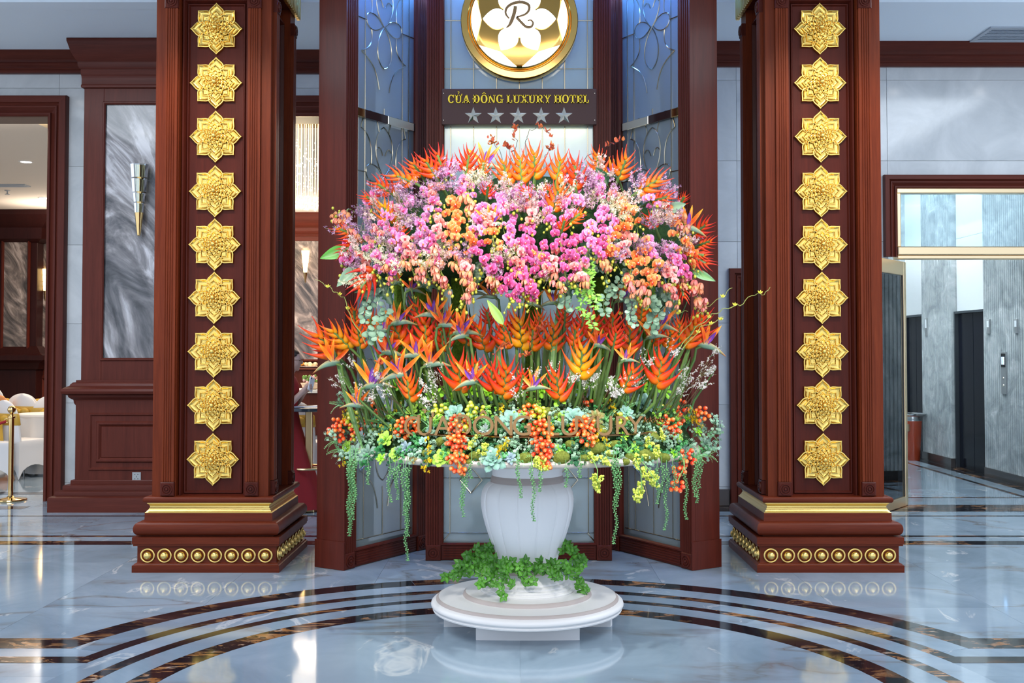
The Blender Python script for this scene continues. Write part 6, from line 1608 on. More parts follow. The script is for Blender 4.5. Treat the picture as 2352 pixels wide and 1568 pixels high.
# strap leaves and bare stems standing in the middle
strap = []
for i in range(46):
    px = R.uniform(820, 1590); Yf = AY-R.uniform(-.15, .55)*sqrt(max(.05, 1-((px-1205)/470)**2)); x = P(px, 850, Yf).x; z0 = bedz(x, Yf)-.02; h = R.uniform(.35, .72)
    m = MB(); c = R.choice([(.09, .20, .05), (.13, .27, .06), (.07, .16, .06), (.18, .30, .07)]); m.cur = c
    lean = (px-1205)/900
    if i % 3: m.tube([(0, 0, 0), (lean*h*.4, R.uniform(-.02, .02), h*.5), (lean*h+R.uniform(-.04, .04), R.uniform(-.04, .02), h)], [.009, .007, .003], 6)
    else:
        b_ = leaf_mesh(h, .016, c, lerp(c, (.3, .45, .1), .4), .08); m.merge(b_, RY(lean*.8) @ RZ(R.uniform(-.6, .6)))
    o = obj('green_stem', m, LEAF, None, 60, True); o.location = (x, Yf, z0); strap.append((o, px))
label_row(strap, 'plain green stem between slab and flower heads', 'stem', 'plain green stems between the flowers')
# eucalyptus and lime vine
def euca_mesh(c0, c1, seed, rr=.016, n=22, L=.20, pt=False):
    r = random.Random(seed); m = MB(); m.cur = (.16, .2, .1); pts = [Vector((.02*sin(i*1.1), 0, -L*i/6)) for i in range(7)]; m.tube(pts, .0018, 4)
    for i in range(n):
        t = r.uniform(.05, 1); q = Vector((.02*sin(t*6.6), 0, -L*t)); a = r.uniform(0, 2*pi); d = Vector((cos(a), -.6*abs(sin(a))-.2, r.uniform(-.5, .6))).normalized(); s = rr*r.uniform(.7, 1.15)
        n1 = Vector((r.uniform(-.6, .6), -1, r.uniform(-.2, .8))).normalized(); u = (d-n1*d.dot(n1)).normalized(); v = n1.cross(u); c = lerp(c0, c1, r.random()); ctr = q+u*s*1.5
        vs = [ctr+n1*.002]+[ctr+u*s*cos(2*pi*k/8)*(1.25 if pt and k == 0 else 1)*1.15+v*s*sin(2*pi*k/8)*(.55 if pt else .9) for k in range(8)]
        m.add(vs, [(0, k+1, (k+1) % 8+1) for k in range(8)], [lerp(c, (.6, .7, .5), .15)]+[c]*8); m.cur = (.16, .2, .1); m.add([q, q+v*.001, ctr], [(0, 1, 2)])
    return mk(m, LEAF, 180, 'leaves', True)
EU = [euca_mesh((.12, .24, .15), (.24, .40, .27), i) for i in (1, 2, 3)]; LV = [euca_mesh((.14, .42, .03), (.30, .62, .06), i, .013, 34, .22, True) for i in (4, 5)]
eu = []; lv = []
for px, py in [(855, 660), (880, 690), (870, 720), (1385, 545), (1415, 535), (1440, 600), (1285, 645), (1480, 640), (1400, 640), (1440, 680), (1500, 690), (1350, 590), (1530, 670)]:
    p = Ucan(px, py); o = put('eucalyptus_sprig', R.choice(EU), None, TR(p.x, p.y+.01, p.z) @ RY(R.uniform(-.4, .4)) @ SCL(R.uniform(.8, 1.1))); eu.append((o, px))
label_row(eu, 'grey-green round-leaved sprig hanging below the orchids', 'foliage', 'eucalyptus sprigs')
for px, py, a in [(1330, 590, .1), (1335, 615, -.3), (1350, 640, .15), (1362, 670, .0), (1345, 600, -.15)]:
    p = Ucan(px, py); o = put('lime_vine', R.choice(LV), None, TR(p.x, p.y-.05, p.z) @ RY(a) @ SCL(.85)); lv.append((o, px))
label_row(lv, 'bright lime vine trailing below the canopy', 'foliage', 'lime vines')
# curly willow and orange-leaved wires
def willow(pts, Yf, lab, name='curly_willow', colr=(.42, .46, .12), leafc=None, r0=.0032, group=None):
    W_ = [P(x, y, Yf+.02*(i % 3)) for i, (x, y) in enumerate(pts)]; o = thing(name, lab, 'branch', tuple(W_[0]), group=group)
    sp = []
    for i in range(len(W_)-1):
        for k in range(5):
            t = k/5; q = W_[i].lerp(W_[i+1], t)-W_[0]; q = q+Vector((R.uniform(-.004, .004), 0, .007*sin(t*2*pi+i))); sp.append(q)
    sp.append(W_[-1]-W_[0]); m = MB(); m.cur = colr; m.tube(sp, [r0*(1-.6*i/len(sp)) for i in range(len(sp))], 5); obj('twig', m, LEAF, o, 60, True)
    if leafc:
        for i in range(14):
            q = sp[int(len(sp)*R.uniform(.55, .999))]+Vector((R.uniform(-.012, .012), R.uniform(-.015, .01), R.uniform(-.012, .012)))
            put('small_leaf', R.choice(leafc), o, TR(*q) @ RZ(R.uniform(0, 6)) @ RX(R.uniform(-1.2, 1.2)) @ SCL(R.uniform(.7, 1.15)))
    else:
        for i in range(3):
            q = sp[int(len(sp)*(.25+.27*i))]; m = MB(); m.cur = (.75, .70, .05)
            for a in (-.6, .2, .9): m.merge(blade(.02, .004, [(0, (.6, .62, .05)), (1, (.9, .8, .08))], .1), TR(*q) @ RY(a))
            obj('bud', m, LEAF, o, 60, True)
wz = AY-.4
for i, (pts, lab) in enumerate([([(1560, 800), (1598, 754), (1634, 723), (1665, 708), (1700, 700), (1733, 675), (1756, 676), (1769, 659)], 'long pale curly willow twig reaching across the elevator-side pillar'), ([(1560, 770), (1590, 735), (1614, 710), (1654, 685), (1682, 661)], 'shorter curly willow twig above the long one at the elevator side'),
        ([(1570, 800), (1610, 752), (1650, 735), (1662, 728)], 'short curly willow twig below the long one at the elevator side'), ([(840, 790), (802, 720), (791, 684), (772, 671), (754, 658), (724, 641)], 'curly willow twig reaching out toward the banquet side'),
        ([(1010, 640), (1022, 690), (1015, 730), (1030, 780), (1020, 840)], 'curly willow twig hanging down the middle, beside the moss posts'), ([(1290, 620), (1300, 660), (1290, 720), (1310, 780), (1300, 840)], 'curly willow twig winding between the centre stems'),
        ([(1425, 600), (1432, 650), (1420, 700), (1432, 750)], 'curly willow twig winding under the orange orchids'), ([(940, 660), (955, 690), (945, 720), (960, 750)], 'curly willow twig under the peach bells'),
        ([(1480, 760), (1500, 715), (1530, 702), (1550, 720), (1580, 715)], 'curly willow twig arching above the elevator-side birds of paradise'), ([(1060, 640), (1066, 690), (1056, 735), (1064, 790)], 'curly willow twig between the banquet-side stems')]): willow(pts, wz, lab)
def oleaf(c): m = leaf_mesh(.026, .0085, c, lerp(c, (.95, .35, .2), .4), .2, 4); return mk(m, LEAF, 180, 'small_leaf', True)
OL = [oleaf((.85, .10, .02)), oleaf((.95, .22, .03)), oleaf((.75, .06, .03))]
for pts, lab in [([(1185, 400), (1182, 350), (1188, 325), (1178, 300), (1184, 290)], 'dark wire twig with orange leaves rising highest over the crown'), ([(1160, 400), (1150, 350), (1135, 330), (1125, 318)], 'dark wire twig with orange leaves, second over the crown'), ([(1210, 400), (1207, 330), (1215, 300), (1235, 292), (1252, 298), (1266, 314)], 'dark wire twig with orange leaves curling beneath the name board'),
        ([(1300, 400), (1350, 360), (1385, 340), (1410, 328), (1430, 324)], 'dark wire twig with orange leaves reaching out to the elevator side of the crown'), ([(1240, 400), (1252, 360), (1262, 345), (1275, 335)], 'short dark wire twig with orange leaves over the crown'), ([(1160, 410), (1175, 370), (1170, 345), (1158, 328)], 'short dark wire twig with orange leaves beside the highest one')]:
    willow(pts, AY-.15, lab, 'orange_leaf_twig', (.05, .03, .03), OL, .002)
for pts, lab in [([(1100, 900), (1120, 830), (1145, 800), (1170, 790)], 'orange-leaved twig among the lower red heliconias'), ([(1230, 850), (1215, 790), (1240, 760), (1255, 740)], 'orange-leaved twig in front of the centre heliconias'), ([(870, 880), (880, 850), (870, 835), (885, 828)], 'orange-leaved twig above the low birds of paradise'), ([(1400, 850), (1410, 800), (1425, 780), (1440, 775)], 'orange-leaved twig beside the elevator-side heliconias'), ([(1185, 860), (1192, 830), (1200, 815), (1215, 812)], 'orange-leaved twig by the white blossoms')]:
    willow(pts, AY-.62, lab, 'orange_leaf_twig', (.05, .04, .03), OL, .002)

# ================================================================== PLANTED BED
def sleaf(L, w, th, c0, c1, point=.5, cup=.25, edge=None):
    """thick succulent leaf along +z, upper face towards -y"""
    m = MB(); rings = []; cs = []; n = 6; k = 8
    for i in range(n+1):
        t = i/n; ww = w*(.35+.65*sin(pi*min(1, t*.62+.08)))*(1-(max(0, t-.72)/.28)**(1.2+1.6*(1-point))) if t < 1 else .0006
        hh = th*(1-.6*t)*(ww/w+.1); y = -cup*L*t*t*.6
        rings.append([Vector((ww*cos(a), y+(hh*sin(a) if sin(a) > 0 else hh*.35*sin(a))-.0*cup+cup*.3*ww*-(cos(a)**2), L*t)) for a in [2*pi*j/k for j in range(k)]])
        for j in range(k):
            c = lerp(c0, c1, t); cs.append(lerp(c, edge, .6*abs(cos(2*pi*j/k))**6) if edge else c)
    m.loft(rings, cols=cs); return m
STY = {'bluegreen': dict(L=1, w=.30, th=.09, c0=(.16, .42, .26), c1=(.30, .55, .46), point=.8, cup=.3, edge=(.42, .55, .60)),
       'turquoise': dict(L=1, w=.29, th=.08, c0=(.24, .55, .36), c1=(.40, .72, .60), point=.9, cup=.25, edge=(.62, .85, .80)),
       'blue': dict(L=1, w=.24, th=.09, c0=(.36, .52, .52), c1=(.34, .46, .58), point=.9, cup=.15, edge=(.52, .62, .70)),
       'silver': dict(L=1, w=.17, th=.09, c0=(.42, .55, .52), c1=(.48, .60, .58), point=.9, cup=.12, edge=(.62, .72, .70)),
       'lime': dict(L=1, w=.32, th=.07, c0=(.42, .66, .10), c1=(.34, .60, .05), point=.15, cup=.2, edge=(.45, .70, .15)),
       'limepoint': dict(L=1, w=.22, th=.09, c0=(.45, .80, .05), c1=(.26, .66, .03), point=.7, cup=.2, edge=None),
       'olive': dict(L=1, w=.25, th=.07, c0=(.55, .50, .12), c1=(.28, .16, .07), point=.8, cup=.2, edge=(.55, .45, .12)),
       'sage': dict(L=1, w=.26, th=.08, c0=(.20, .36, .24), c1=(.26, .42, .32), point=.7, cup=.3, edge=(.35, .48, .40))}
for n_, v_ in STY.items():
    if n_.startswith('lime'): continue
    for q_ in ('c0', 'c1', 'edge'):
        if v_[q_]: v_[q_] = tuple(.74*c for c in v_[q_])
SLM = {k_: mk(sleaf(**v), TINT, 70, 'leaf', True) for k_, v in STY.items()}
def rosette_mats(n):
    out = []
    for i in range(n):
        u = i/(n-1); a = i*2.399963; tilt = radians(82-72*u**1.1); s = 1.0-.72*u**1.1
        out.append(RZ(a) @ TR(0, 0, .06*u) @ RX(tilt) @ TR(0, 0, .03) @ SCL(s))
    return out
def ros_joined(style, n):
    m = MB(); b = sleaf(**STY[style])
    for M in rosette_mats(n): m.merge(b, M)
    return mk(m, TINT, 70, 'succulent', True)
RJ = {k_: ros_joined(k_, 16) for k_ in STY}
suc = {}
def succulent(px, py, rpx, style, nrm=None):
    p = Ubed(px, py); s = rpx*p.y/F*1.05; d = Vector(nrm) if nrm else Vector(((px-1205)/620, -.85, .55+.25*(1000-py)/100.0)); p = p+Vector((0, -.03, 0))
    if py < 936 and style.startswith('lime'): p = p+Vector((0, -.05, .045)); s *= 1.7
    M = frame_M((0, 0, 0), d, ref=(0, 0, -1), scale=s, roll=R.uniform(0, 6))
    root = thing('succulent', '', 'succulent', tuple(p))
    if rpx >= 17:
        for i, L_ in enumerate(rosette_mats(20)): put('leaf', SLM[style], root, M @ L_ @ SCL(R.uniform(.93, 1.05)))
    else:
        bpy.data.objects.remove(root); root = put('succulent', RJ[style], None, TR(*p) @ M)
    suc.setdefault(style, []).append((root, px))
for e in [(1046, 951, 30, 'bluegreen'), (1177, 966, 33, 'bluegreen'), (1133, 1055, 33, 'bluegreen'), (1317, 962, 35, 'bluegreen'), (1474, 932, 38, 'turquoise'), (1437, 948, 22, 'turquoise'), (973, 1012, 13, 'turquoise'), (934, 1028, 21, 'blue'), (1114, 988, 19, 'silver'), (831, 978, 19, 'silver'), (835, 1003, 20, 'silver'), (1173, 1050, 17, 'blue'),
          (847, 1042, 25, 'sage'), (817, 1038, 22, 'sage'), (1570, 1034, 20, 'sage'), (1619, 1020, 22, 'sage'), (1372, 1055, 14, 'sage'), (888, 1008, 22, 'lime'), (1017, 1052, 26, 'lime'), (949, 942, 19, 'lime'), (912, 1042, 20, 'lime'), (800, 1024, 17, 'lime'), (1553, 1003, 17, 'lime'), (878, 1052, 16, 'limepoint'), (1280, 1030, 15, 'limepoint'), (1431, 1000, 15, 'limepoint'), (1457, 1028, 15, 'limepoint'),
          (1574, 962, 14, 'limepoint'), (1355, 895, 20, 'limepoint'), (1310, 908, 18, 'limepoint'), (1472, 908, 16, 'limepoint'), (1282, 932, 16, 'limepoint'), (1188, 926, 14, 'limepoint'), (1044, 915, 20, 'limepoint'), (1125, 920, 16, 'limepoint'), (1085, 915, 18, 'limepoint'), (914, 906, 18, 'limepoint'), (1400, 900, 16, 'limepoint'), (1240, 915, 14, 'limepoint'), (1000, 925, 15, 'limepoint'), (1520, 915, 15, 'limepoint'), (1368, 958, 24, 'olive'), (950, 1055, 12, 'olive'), (880, 940, 15, 'limepoint'), (1600, 990, 14, 'limepoint'), (1545, 1040, 13, 'limepoint'), (990, 985, 13, 'bluegreen'), (1225, 1010, 12, 'bluegreen')]: succulent(*e)
SN = {'bluegreen': 'blue-green rosette succulent with pale rims', 'turquoise': 'pale turquoise rosette succulent', 'blue': 'powdery blue pointed succulent', 'silver': 'silvery narrow-leaved succulent', 'sage': 'sage green drooping succulent at the slab edge', 'lime': 'lime succulent with rounded leaves', 'limepoint': 'bright lime pointed succulent', 'olive': 'olive and brown striped succulent'}
for k_, items in suc.items():
    if len(items) > 12:
        hi = [t for t in items if proj(t[0].location if t[0].type == 'EMPTY' else t[0].matrix_basis.translation)[1] < 936]; lo = [t for t in items if t not in hi]
        label_row(hi, SN[k_]+' at the foot of the stems', 'succulent', SN[k_]+' at the back'); label_row(lo, SN[k_]+' along the slab front', 'succulent', SN[k_]+' at the front')
    else: label_row(items, SN[k_], 'succulent', SN[k_])
# berries
def berry_mesh(c, cd_, r=.0135):
    m = MB(); vs0 = len(m.v); m.cur = c; m.ball((0, 0, 0), r, 9, 7, (.95, .95, 1.1))
    m.c = [lerp(c, cd_, max(0, min(1, (-z/r-.55)*1.6))) for x, y, z in m.v]
    m.cur = (.8, .6, .4); m.ball((0, 0, -r*1.06), r*.20, 6, 4, (1, 1, .5)); return mk(m, BERRY, 180, 'berry', True)
BE = {'red': [berry_mesh((.85, .075, .012), (.95, .28, .05)), berry_mesh((.92, .14, .015), (.98, .36, .08)), berry_mesh((.78, .04, .015), (.9, .2, .05))], 'green': [berry_mesh((.42, .50, .02), (.62, .55, .10)), berry_mesh((.50, .55, .03), (.66, .60, .14))]}
bc = {}
def berries(kind, px, py, n, wpx=None, hpx=None, hang=False):
    p = Ubed(px, min(py, 1068)); p = P(px, py, p.y-(.05 if not hang else .04)); k = p.y/F; root = thing('berry_cluster', '', 'berries', tuple(p))
    wd = (wpx or 4.6*sqrt(n)+5)*k; hd = (hpx or 4.4*sqrt(n)+6)*k; m = MB(); m.cur = (.25, .12, .06); pts = []
    tries = 0
    while len(pts) < n and tries < 4000:
        tries += 1; a = R.uniform(0, 2*pi); rr = sqrt(R.random()); q = Vector((wd*rr*cos(a), -R.uniform(0, .05)*(1.2-rr), hd*rr*sin(a)))
        if all((q-o).length > .0205*(1 if tries < 1500 else .8) for o in pts): pts.append(q)
    for q in pts:
        d = (q-Vector((0, .06, .02))).normalized(); put('berry', R.choice(BE[kind]), root, TR(*q) @ d.to_track_quat('-Z', 'Y').to_matrix().to_4x4() @ SCL(R.uniform(.9, 1.08))); m.tube([(0, .05, .015), q*.6+Vector((0, .02, 0)), q], .0012, 3)
    m.tube([(0, .05, .015), (0, .10, .03)], .003, 4); obj('stem', m, LEAF, root, 60, True); bc.setdefault(kind+('low' if py > 1000 else 'high'), []).append((root, px))
for e in [(780, 986, 24), (866, 966, 26), (934, 982, 24), (1054, 980, 22), (1050, 1018, 22, 24, 26), (1048, 1052, 13, 26, 12), (1054, 1081, 8), (851, 929, 14), (985, 911, 8), (1215, 948, 16), (1241, 988, 24), (1245, 1028, 20), (1250, 1056, 6), (1266, 1076, 2), (1339, 985, 28), (1352, 1010, 8), (1535, 982, 26), (1552, 962, 10), (1563, 934, 9), (1613, 950, 10), (1574, 1052, 14), (1557, 1084, 7), (1553, 1109, 8), (1343, 922, 7), (1213, 899, 6), (820, 996, 8), (1180, 905, 5)]: berries('red', *e)
for e in [(813, 963, 14), (1011, 951, 16), (1090, 945, 14), (1068, 982, 7), (1161, 927, 8), (969, 893, 5), (1527, 946, 12), (1241, 954, 8), (1427, 967, 5), (817, 1000, 4), (1222, 925, 4)]: berries('green', *e)
BNM = {'redhigh': 'cluster of glossy orange-red berries among the succulents', 'redlow': 'bunch of orange-red berries spilling over the slab edge', 'greenhigh': 'cluster of yellow-green berries among the succulents', 'greenlow': 'yellow-green berries near the slab edge'}
for k_, items in bc.items():
    if len(items) > 14:
        label_row([t for t in items if t[1] < 1150], BNM[k_]+' on the banquet side', 'berries', BNM[k_]); label_row([t for t in items if t[1] >= 1150], BNM[k_]+' on the elevator side', 'berries', BNM[k_])
    else: label_row(items, BNM[k_], 'berries', BNM[k_])
# mossy stones
stones = []
for px, py, r in [(1014, 1014, 15), (1095, 1047, 15), (1206, 1052, 18), (1287, 1051, 21), (1363, 1029, 20), (1340, 1052, 12), (1398, 1043, 13), (1449, 1050, 15), (1479, 1046, 19), (1434, 1060, 10), (1465, 1022, 13), (1270, 950, 20), (1376, 987, 15), (1496, 1003, 16), (862, 992, 13), (1032, 978, 12), (1412, 1020, 12), (1150, 1030, 13), (1310, 1020, 12), (985, 1040, 12), (1075, 1060, 10), (1520, 1050, 14)]:
    p = Ubed(px, py); k = p.y/F; m = MB(); m.ball((0, 0, 0), r*k, 16, 11, (1.15+R.uniform(-.1, .35), .9, .78+R.uniform(-.05, .12))); ph_ = R.uniform(0, 50)
    m.v = [tuple(Vector(v_)*(1+.10*noise.noise(Vector(v_)*22+Vector((ph_, 0, 0))))) for v_ in m.v]
    o = obj('mossy_stone', m, STONEM if 'STONEM' in globals() else globals().setdefault('STONEM', moss_mat('stone_moss', (.10, .13, .015), (.30, .34, .07))), None, 180); o.location = p+Vector((0, -.01, 0)); o.rotation_euler = (0, R.uniform(-.3, .3), R.uniform(-.5, .5)); stones.append((o, px))
label_row(stones, 'rounded moss-covered stone in the planted bed', 'stone', 'mossy stones')
# yellow and lime flower sprigs
def puff_mesh(c0, c1, seed, fuzzy=True):
    r = random.Random(seed); m = MB(); m.cur = (.25, .4, .08); m.tube([(0, 0, -.03), (0, 0, .03)], .0018, 4)
    for i in range(9):
        c_ = Vector((r.uniform(-.02, .02), r.uniform(-.02, .012), r.uniform(-.03, .035)))
        if fuzzy:
            for k in range(26):
                d = Vector((r.gauss(0, 1), r.gauss(0, 1), r.gauss(0, 1))).normalized(); s_ = d.cross(Vector((0, 0, 1))); s_ = s_.normalized()*.0009 if s_.length > .01 else Vector((.0009, 0, 0)); L = r.uniform(.006, .0105)
                c = lerp(c0, c1, r.random()); m.add([c_-s_, c_+s_, c_+d*L+s_*1.6, c_+d*L-s_*1.6], [(0, 1, 2, 3)], [c, c, c, c])
        else:
            for k in range(9):
                q = c_+Vector((r.uniform(-.008, .008), r.uniform(-.008, .008), r.uniform(-.008, .008))); c = lerp(c0, c1, r.random()); m.cur = c; m.ball(q, r.uniform(.004, .0062), 5, 4)
    return mk(m, LEAF, 180, 'flower_sprig', True)
PUF = {'yellow': [puff_mesh((.95, .62, .008), (1.0, .80, .03), i) for i in (1, 2, 3)], 'chartreuse': [puff_mesh((.62, .74, .05), (.86, .90, .20), i, False) for i in (4, 5)]}
pf = {}
def puff(kind, px, py, s=1.0, hang=False):
    p = Ubed(px, min(py, 1066)); p = P(px, py, p.y-.06)
    o = put('flower_sprig', R.choice(PUF[kind]), None, TR(*p) @ RY(R.uniform(-.5, .5)) @ RZ(R.uniform(0, 6)) @ SCL(s*R.uniform(.9, 1.15))); pf.setdefault(kind, []).append((o, px))
for px, py in [(791, 957), (797, 945), (916, 939), (851, 970), (876, 988), (902, 990), (985, 1020), (983, 1050), (981, 1070), (1163, 1020), (1150, 1034), (1151, 949), (787, 1057), (1404, 930), (1412, 942), (1374, 1003), (1390, 1020), (1596, 960), (1605, 970), (1590, 950), (1240, 968), (1030, 990), (1262, 985), (890, 950)]: puff('yellow', px, py)
for px, py in [(1521, 999), (1362, 1050), (1396, 1054), (1504, 1036), (1086, 1016), (1111, 1032), (1482, 1085), (1474, 1124), (1504, 1105), (1370, 1100), (1490, 1020), (1470, 1060), (1235, 1062), (1250, 1068), (1495, 1095), (1466, 1136), (1376, 1112)]: puff('chartreuse', px, py)
label_row(pf['yellow'], 'fuzzy golden yellow flower sprig in the planted bed', 'flower', 'yellow flower sprigs'); label_row(pf['chartreuse'], 'chartreuse flower sprig at or below the slab edge', 'flower', 'chartreuse flower sprigs')
m = MB()
# stems of the sprigs that hang below the slab
hs = []
for a, b in (((1460, 1058), (1474, 1124)), ((1470, 1058), (1504, 1105)), ((1362, 1060), (1372, 1104)), ((1470, 1056), (1484, 1085)), ((1570, 1046), (1556, 1106)), ((1050, 1060), (1054, 1078))):
    p = P(*a, AY-1.0); q = P(*b, AY-1.03); m = MB(); m.cur = (.2, .42, .1); m.tube([Vector((0, .06, ZP1-.012-p.z)), Vector((0, .005, ZP1+.006-p.z)), (q-p)*.4+Vector((.012, -.02, 0)), q-p], .0024, 5); o = obj('hanging_stem', m, LEAF, None, 60, True); o.location = p; hs.append((o, a[0]))
label_row(hs, 'thin green stem hanging over the slab edge', 'stem', 'hanging stems')
# low greenery
def sprig_mesh(kind, seed):
    r = random.Random(seed); m = MB()
    if kind == 'fern':
        for f in range(5):
            a = f*1.3+r.random(); sp = r.uniform(.5, 1.0); c = lerp((.10, .42, .12), (.25, .62, .22), r.random())
            for i in range(12):
                t = i/11; q = Vector((sin(sp*t)*cos(a), sin(sp*t)*sin(a), cos(sp*t)*.8))*.075*t
                for s_ in (-1, 1):
                    d = Vector((-sin(a)*s_, cos(a)*s_, .5)); L = .014*(1-t*.6); m.add([q, q+d*L+Vector((cos(a), sin(a), 0))*.004, q+d*L*.6+Vector((cos(a), sin(a), .3))*.006], [(0, 1, 2)], [c]*3)
    else:
        c0, c1, rr = {'sage': ((.18, .34, .20), (.38, .55, .40), .0075), 'mint': ((.28, .52, .34), (.55, .75, .58), .0075), 'emerald': ((.03, .22, .06), (.10, .42, .12), .0085), 'dark': ((.02, .10, .05), (.05, .2, .08), .011), 'limeleaf': ((.22, .55, .04), (.42, .75, .10), .008)}[kind]
        for i in range(30):
            a = r.uniform(0, 2*pi); sp = r.uniform(0, 1.25); d = Vector((sin(sp)*cos(a), sin(sp)*sin(a), cos(sp))); q = d*r.uniform(.018, .052); s = rr*r.uniform(.7, 1.2); t1 = d.cross(Vector((0, .3, 1))); t1 = t1.normalized() if t1.length > .01 else Vector((1, 0, 0)); t2 = d.cross(t1); c = lerp(c0, c1, r.random()); n_ = 6
            for L_ in range(2):
                qq = q+d*L_*.006; ss = s*(1-.3*L_); m.add([qq+d*.002]+[qq+t1*ss*cos(2*pi*k/n_+L_)+t2*ss*sin(2*pi*k/n_+L_)+d*.003 for k in range(n_)], [(0, k+1, (k+1) % n_+1) for k in range(n_)], [lerp(c, (.05, .15, .05), .3)]+[c]*n_)
    return mk(m, LEAF, 180, 'sedum_sprig', True)
SPR = {k_: [sprig_mesh(k_, 50+i) for i in range(2)] for k_ in ('fern', 'sage', 'mint', 'emerald', 'dark', 'limeleaf')}
sg = {}
for row, (py, n) in enumerate(((905, 8), (925, 10), (945, 16), (965, 24), (985, 26), (1005, 26), (1025, 26), (1045, 26), (1062, 24))):
    half = [300, 350, 395, 415, 425, 428, 428, 415, 395][row]
    for i in range(n):
        px = 1207-half+2*half*(i+R.uniform(.2, .8))/n; yy_ = py+R.uniform(-9, 9)
        if yy_ > 1062-abs(px-1207)*.03: yy_ -= 8
        edge = abs(px-1207) > 330
        k_ = R.choice(['sage', 'mint', 'emerald', 'fern', 'sage', 'emerald', 'dark']) if row > 3 or edge else R.choice(['limeleaf', 'emerald', 'fern', 'limeleaf', 'sage'])
        p = Ubed(px, yy_); d = Vector(((px-1207)/500, -.8, .7)); o = put('sedum_sprig', R.choice(SPR[k_]), None, frame_M(p+Vector((0, .01, -.005)), d, ref=(0, 0, -1), scale=R.uniform(.8, 1.25), roll=R.uniform(0, 6))); sg.setdefault(k_, []).append(o)
for sx, lst in ((-1, [(778, 1015), (785, 1035), (772, 1000), (795, 1050), (790, 930), (800, 915)]), (1, [(1632, 975), (1625, 1000), (1628, 1030), (1615, 1045), (1638, 990), (1590, 1050)])):
    for px, py in lst:
        p = P(px, py, AY-.12); k_ = R.choice(['sage', 'fern', 'mint']); o = put('sedum_sprig', R.choice(SPR[k_]), None, frame_M(p, (sx*.8, -.5, .3), ref=(0, 0, -1), scale=1.25, roll=R.uniform(0, 6))); sg[k_].append(o)
SGN = {'sage': 'sage green sedum sprig', 'mint': 'pale mint sedum sprig', 'emerald': 'emerald sedum sprig', 'fern': 'small feathery fern sprig', 'dark': 'dark green leafy sprig', 'limeleaf': 'lime green leafy sprig'}
for k_, items in sg.items():
    rows_ = {'back row': [], 'middle row': [], 'front row': []}
    for o in items:
        q = proj(o.matrix_basis.translation); rows_['back row' if q[1] < 955 else 'middle row' if q[1] < 1010 else 'front row'].append((o, q[0]))
    for rn, lst in rows_.items(): label_row(lst, SGN[k_]+' in the bed, '+rn, 'foliage', SGN[k_]+'s in the bed')
# trailing strings of beads
tr = []
def trail(px, y0, y1, n=1):
    for i in range(n):
        xx = px+R.uniform(-4, 4)*(n > 1); xd = AX+(0); p0 = None
        Yr = AY-sqrt(max(.02, 1.03**2-(P(xx, 1060, 5.6).x-AX)**2)); a = P(xx, y0, Yr); b = P(xx+R.uniform(-5, 5), y1-(R.uniform(0, 40) if i else 0), Yr-.01); L = (b-a).length
        root = thing('bead_vine', '', 'vine', tuple(a)); k = max(6, int(L/.02)); pts = [Vector((0, .06, .035)), Vector((0, .02, .02))]+[(b-a)*(j/k)+Vector((.007*sin(j*.7+px), .004*cos(j*.9), 0)) for j in range(1, k+1)]
        m = MB(); m.cur = (.16, .40, .14); m.tube(pts, .0016, 4); obj('stem', m, LEAF, root, 60, True); m = MB()
        for j in range(int(L/.0042)):
            t = j/int(L/.0042); q = pts[2+min(k-1, int(t*k))]; q2 = pts[2+min(k-1, int(t*k)+1)]; q = q.lerp(q2, t*k-int(t*k)); r_ = R.uniform(.0034, .0056)*(1-.3*t); an_ = j*2.4; m.cur = lerp((.07, .23, .07), (.18, .42, .15), R.random()); m.ball(q+Vector((.009*cos(an_), .009*sin(an_), 0))*(1-.25*t), r_, 5, 4)
        o = obj('beads', m, BERRY, root, 180, True); o['kind'] = 'stuff'; tr.append((root, xx))
for e in [(806, 1045, 1230, 3), (812, 1050, 1180, 2), (843, 1065, 1112), (893, 1062, 1152), (908, 1065, 1146), (912, 1060, 1120), (926, 1068, 1182), (934, 1066, 1286), (938, 1066, 1230), (1060, 1060, 1186), (1068, 1080, 1160), (1083, 1050, 1098), (1190, 1050, 1142), (1222, 1060, 1196), (1237, 1062, 1128), (1300, 1066, 1118), (1334, 1060, 1096), (1416, 1042, 1248), (1424, 1058, 1162), (1411, 1050, 1120), (1511, 1066, 1156), (1532, 1066, 1216), (1520, 1060, 1130), (1574, 1066, 1192), (1602, 1040, 1154), (1608, 1040, 1120), (1596, 1050, 1140), (1545, 1060, 1120)]: trail(*e)
label_row(tr[:16], 'string of tiny green beads hanging from the slab, banquet side', 'vine', 'hanging bead vines on the banquet side'); label_row(tr[16:], 'string of tiny green beads hanging from the slab, elevator side', 'vine', 'hanging bead vines on the elevator side')

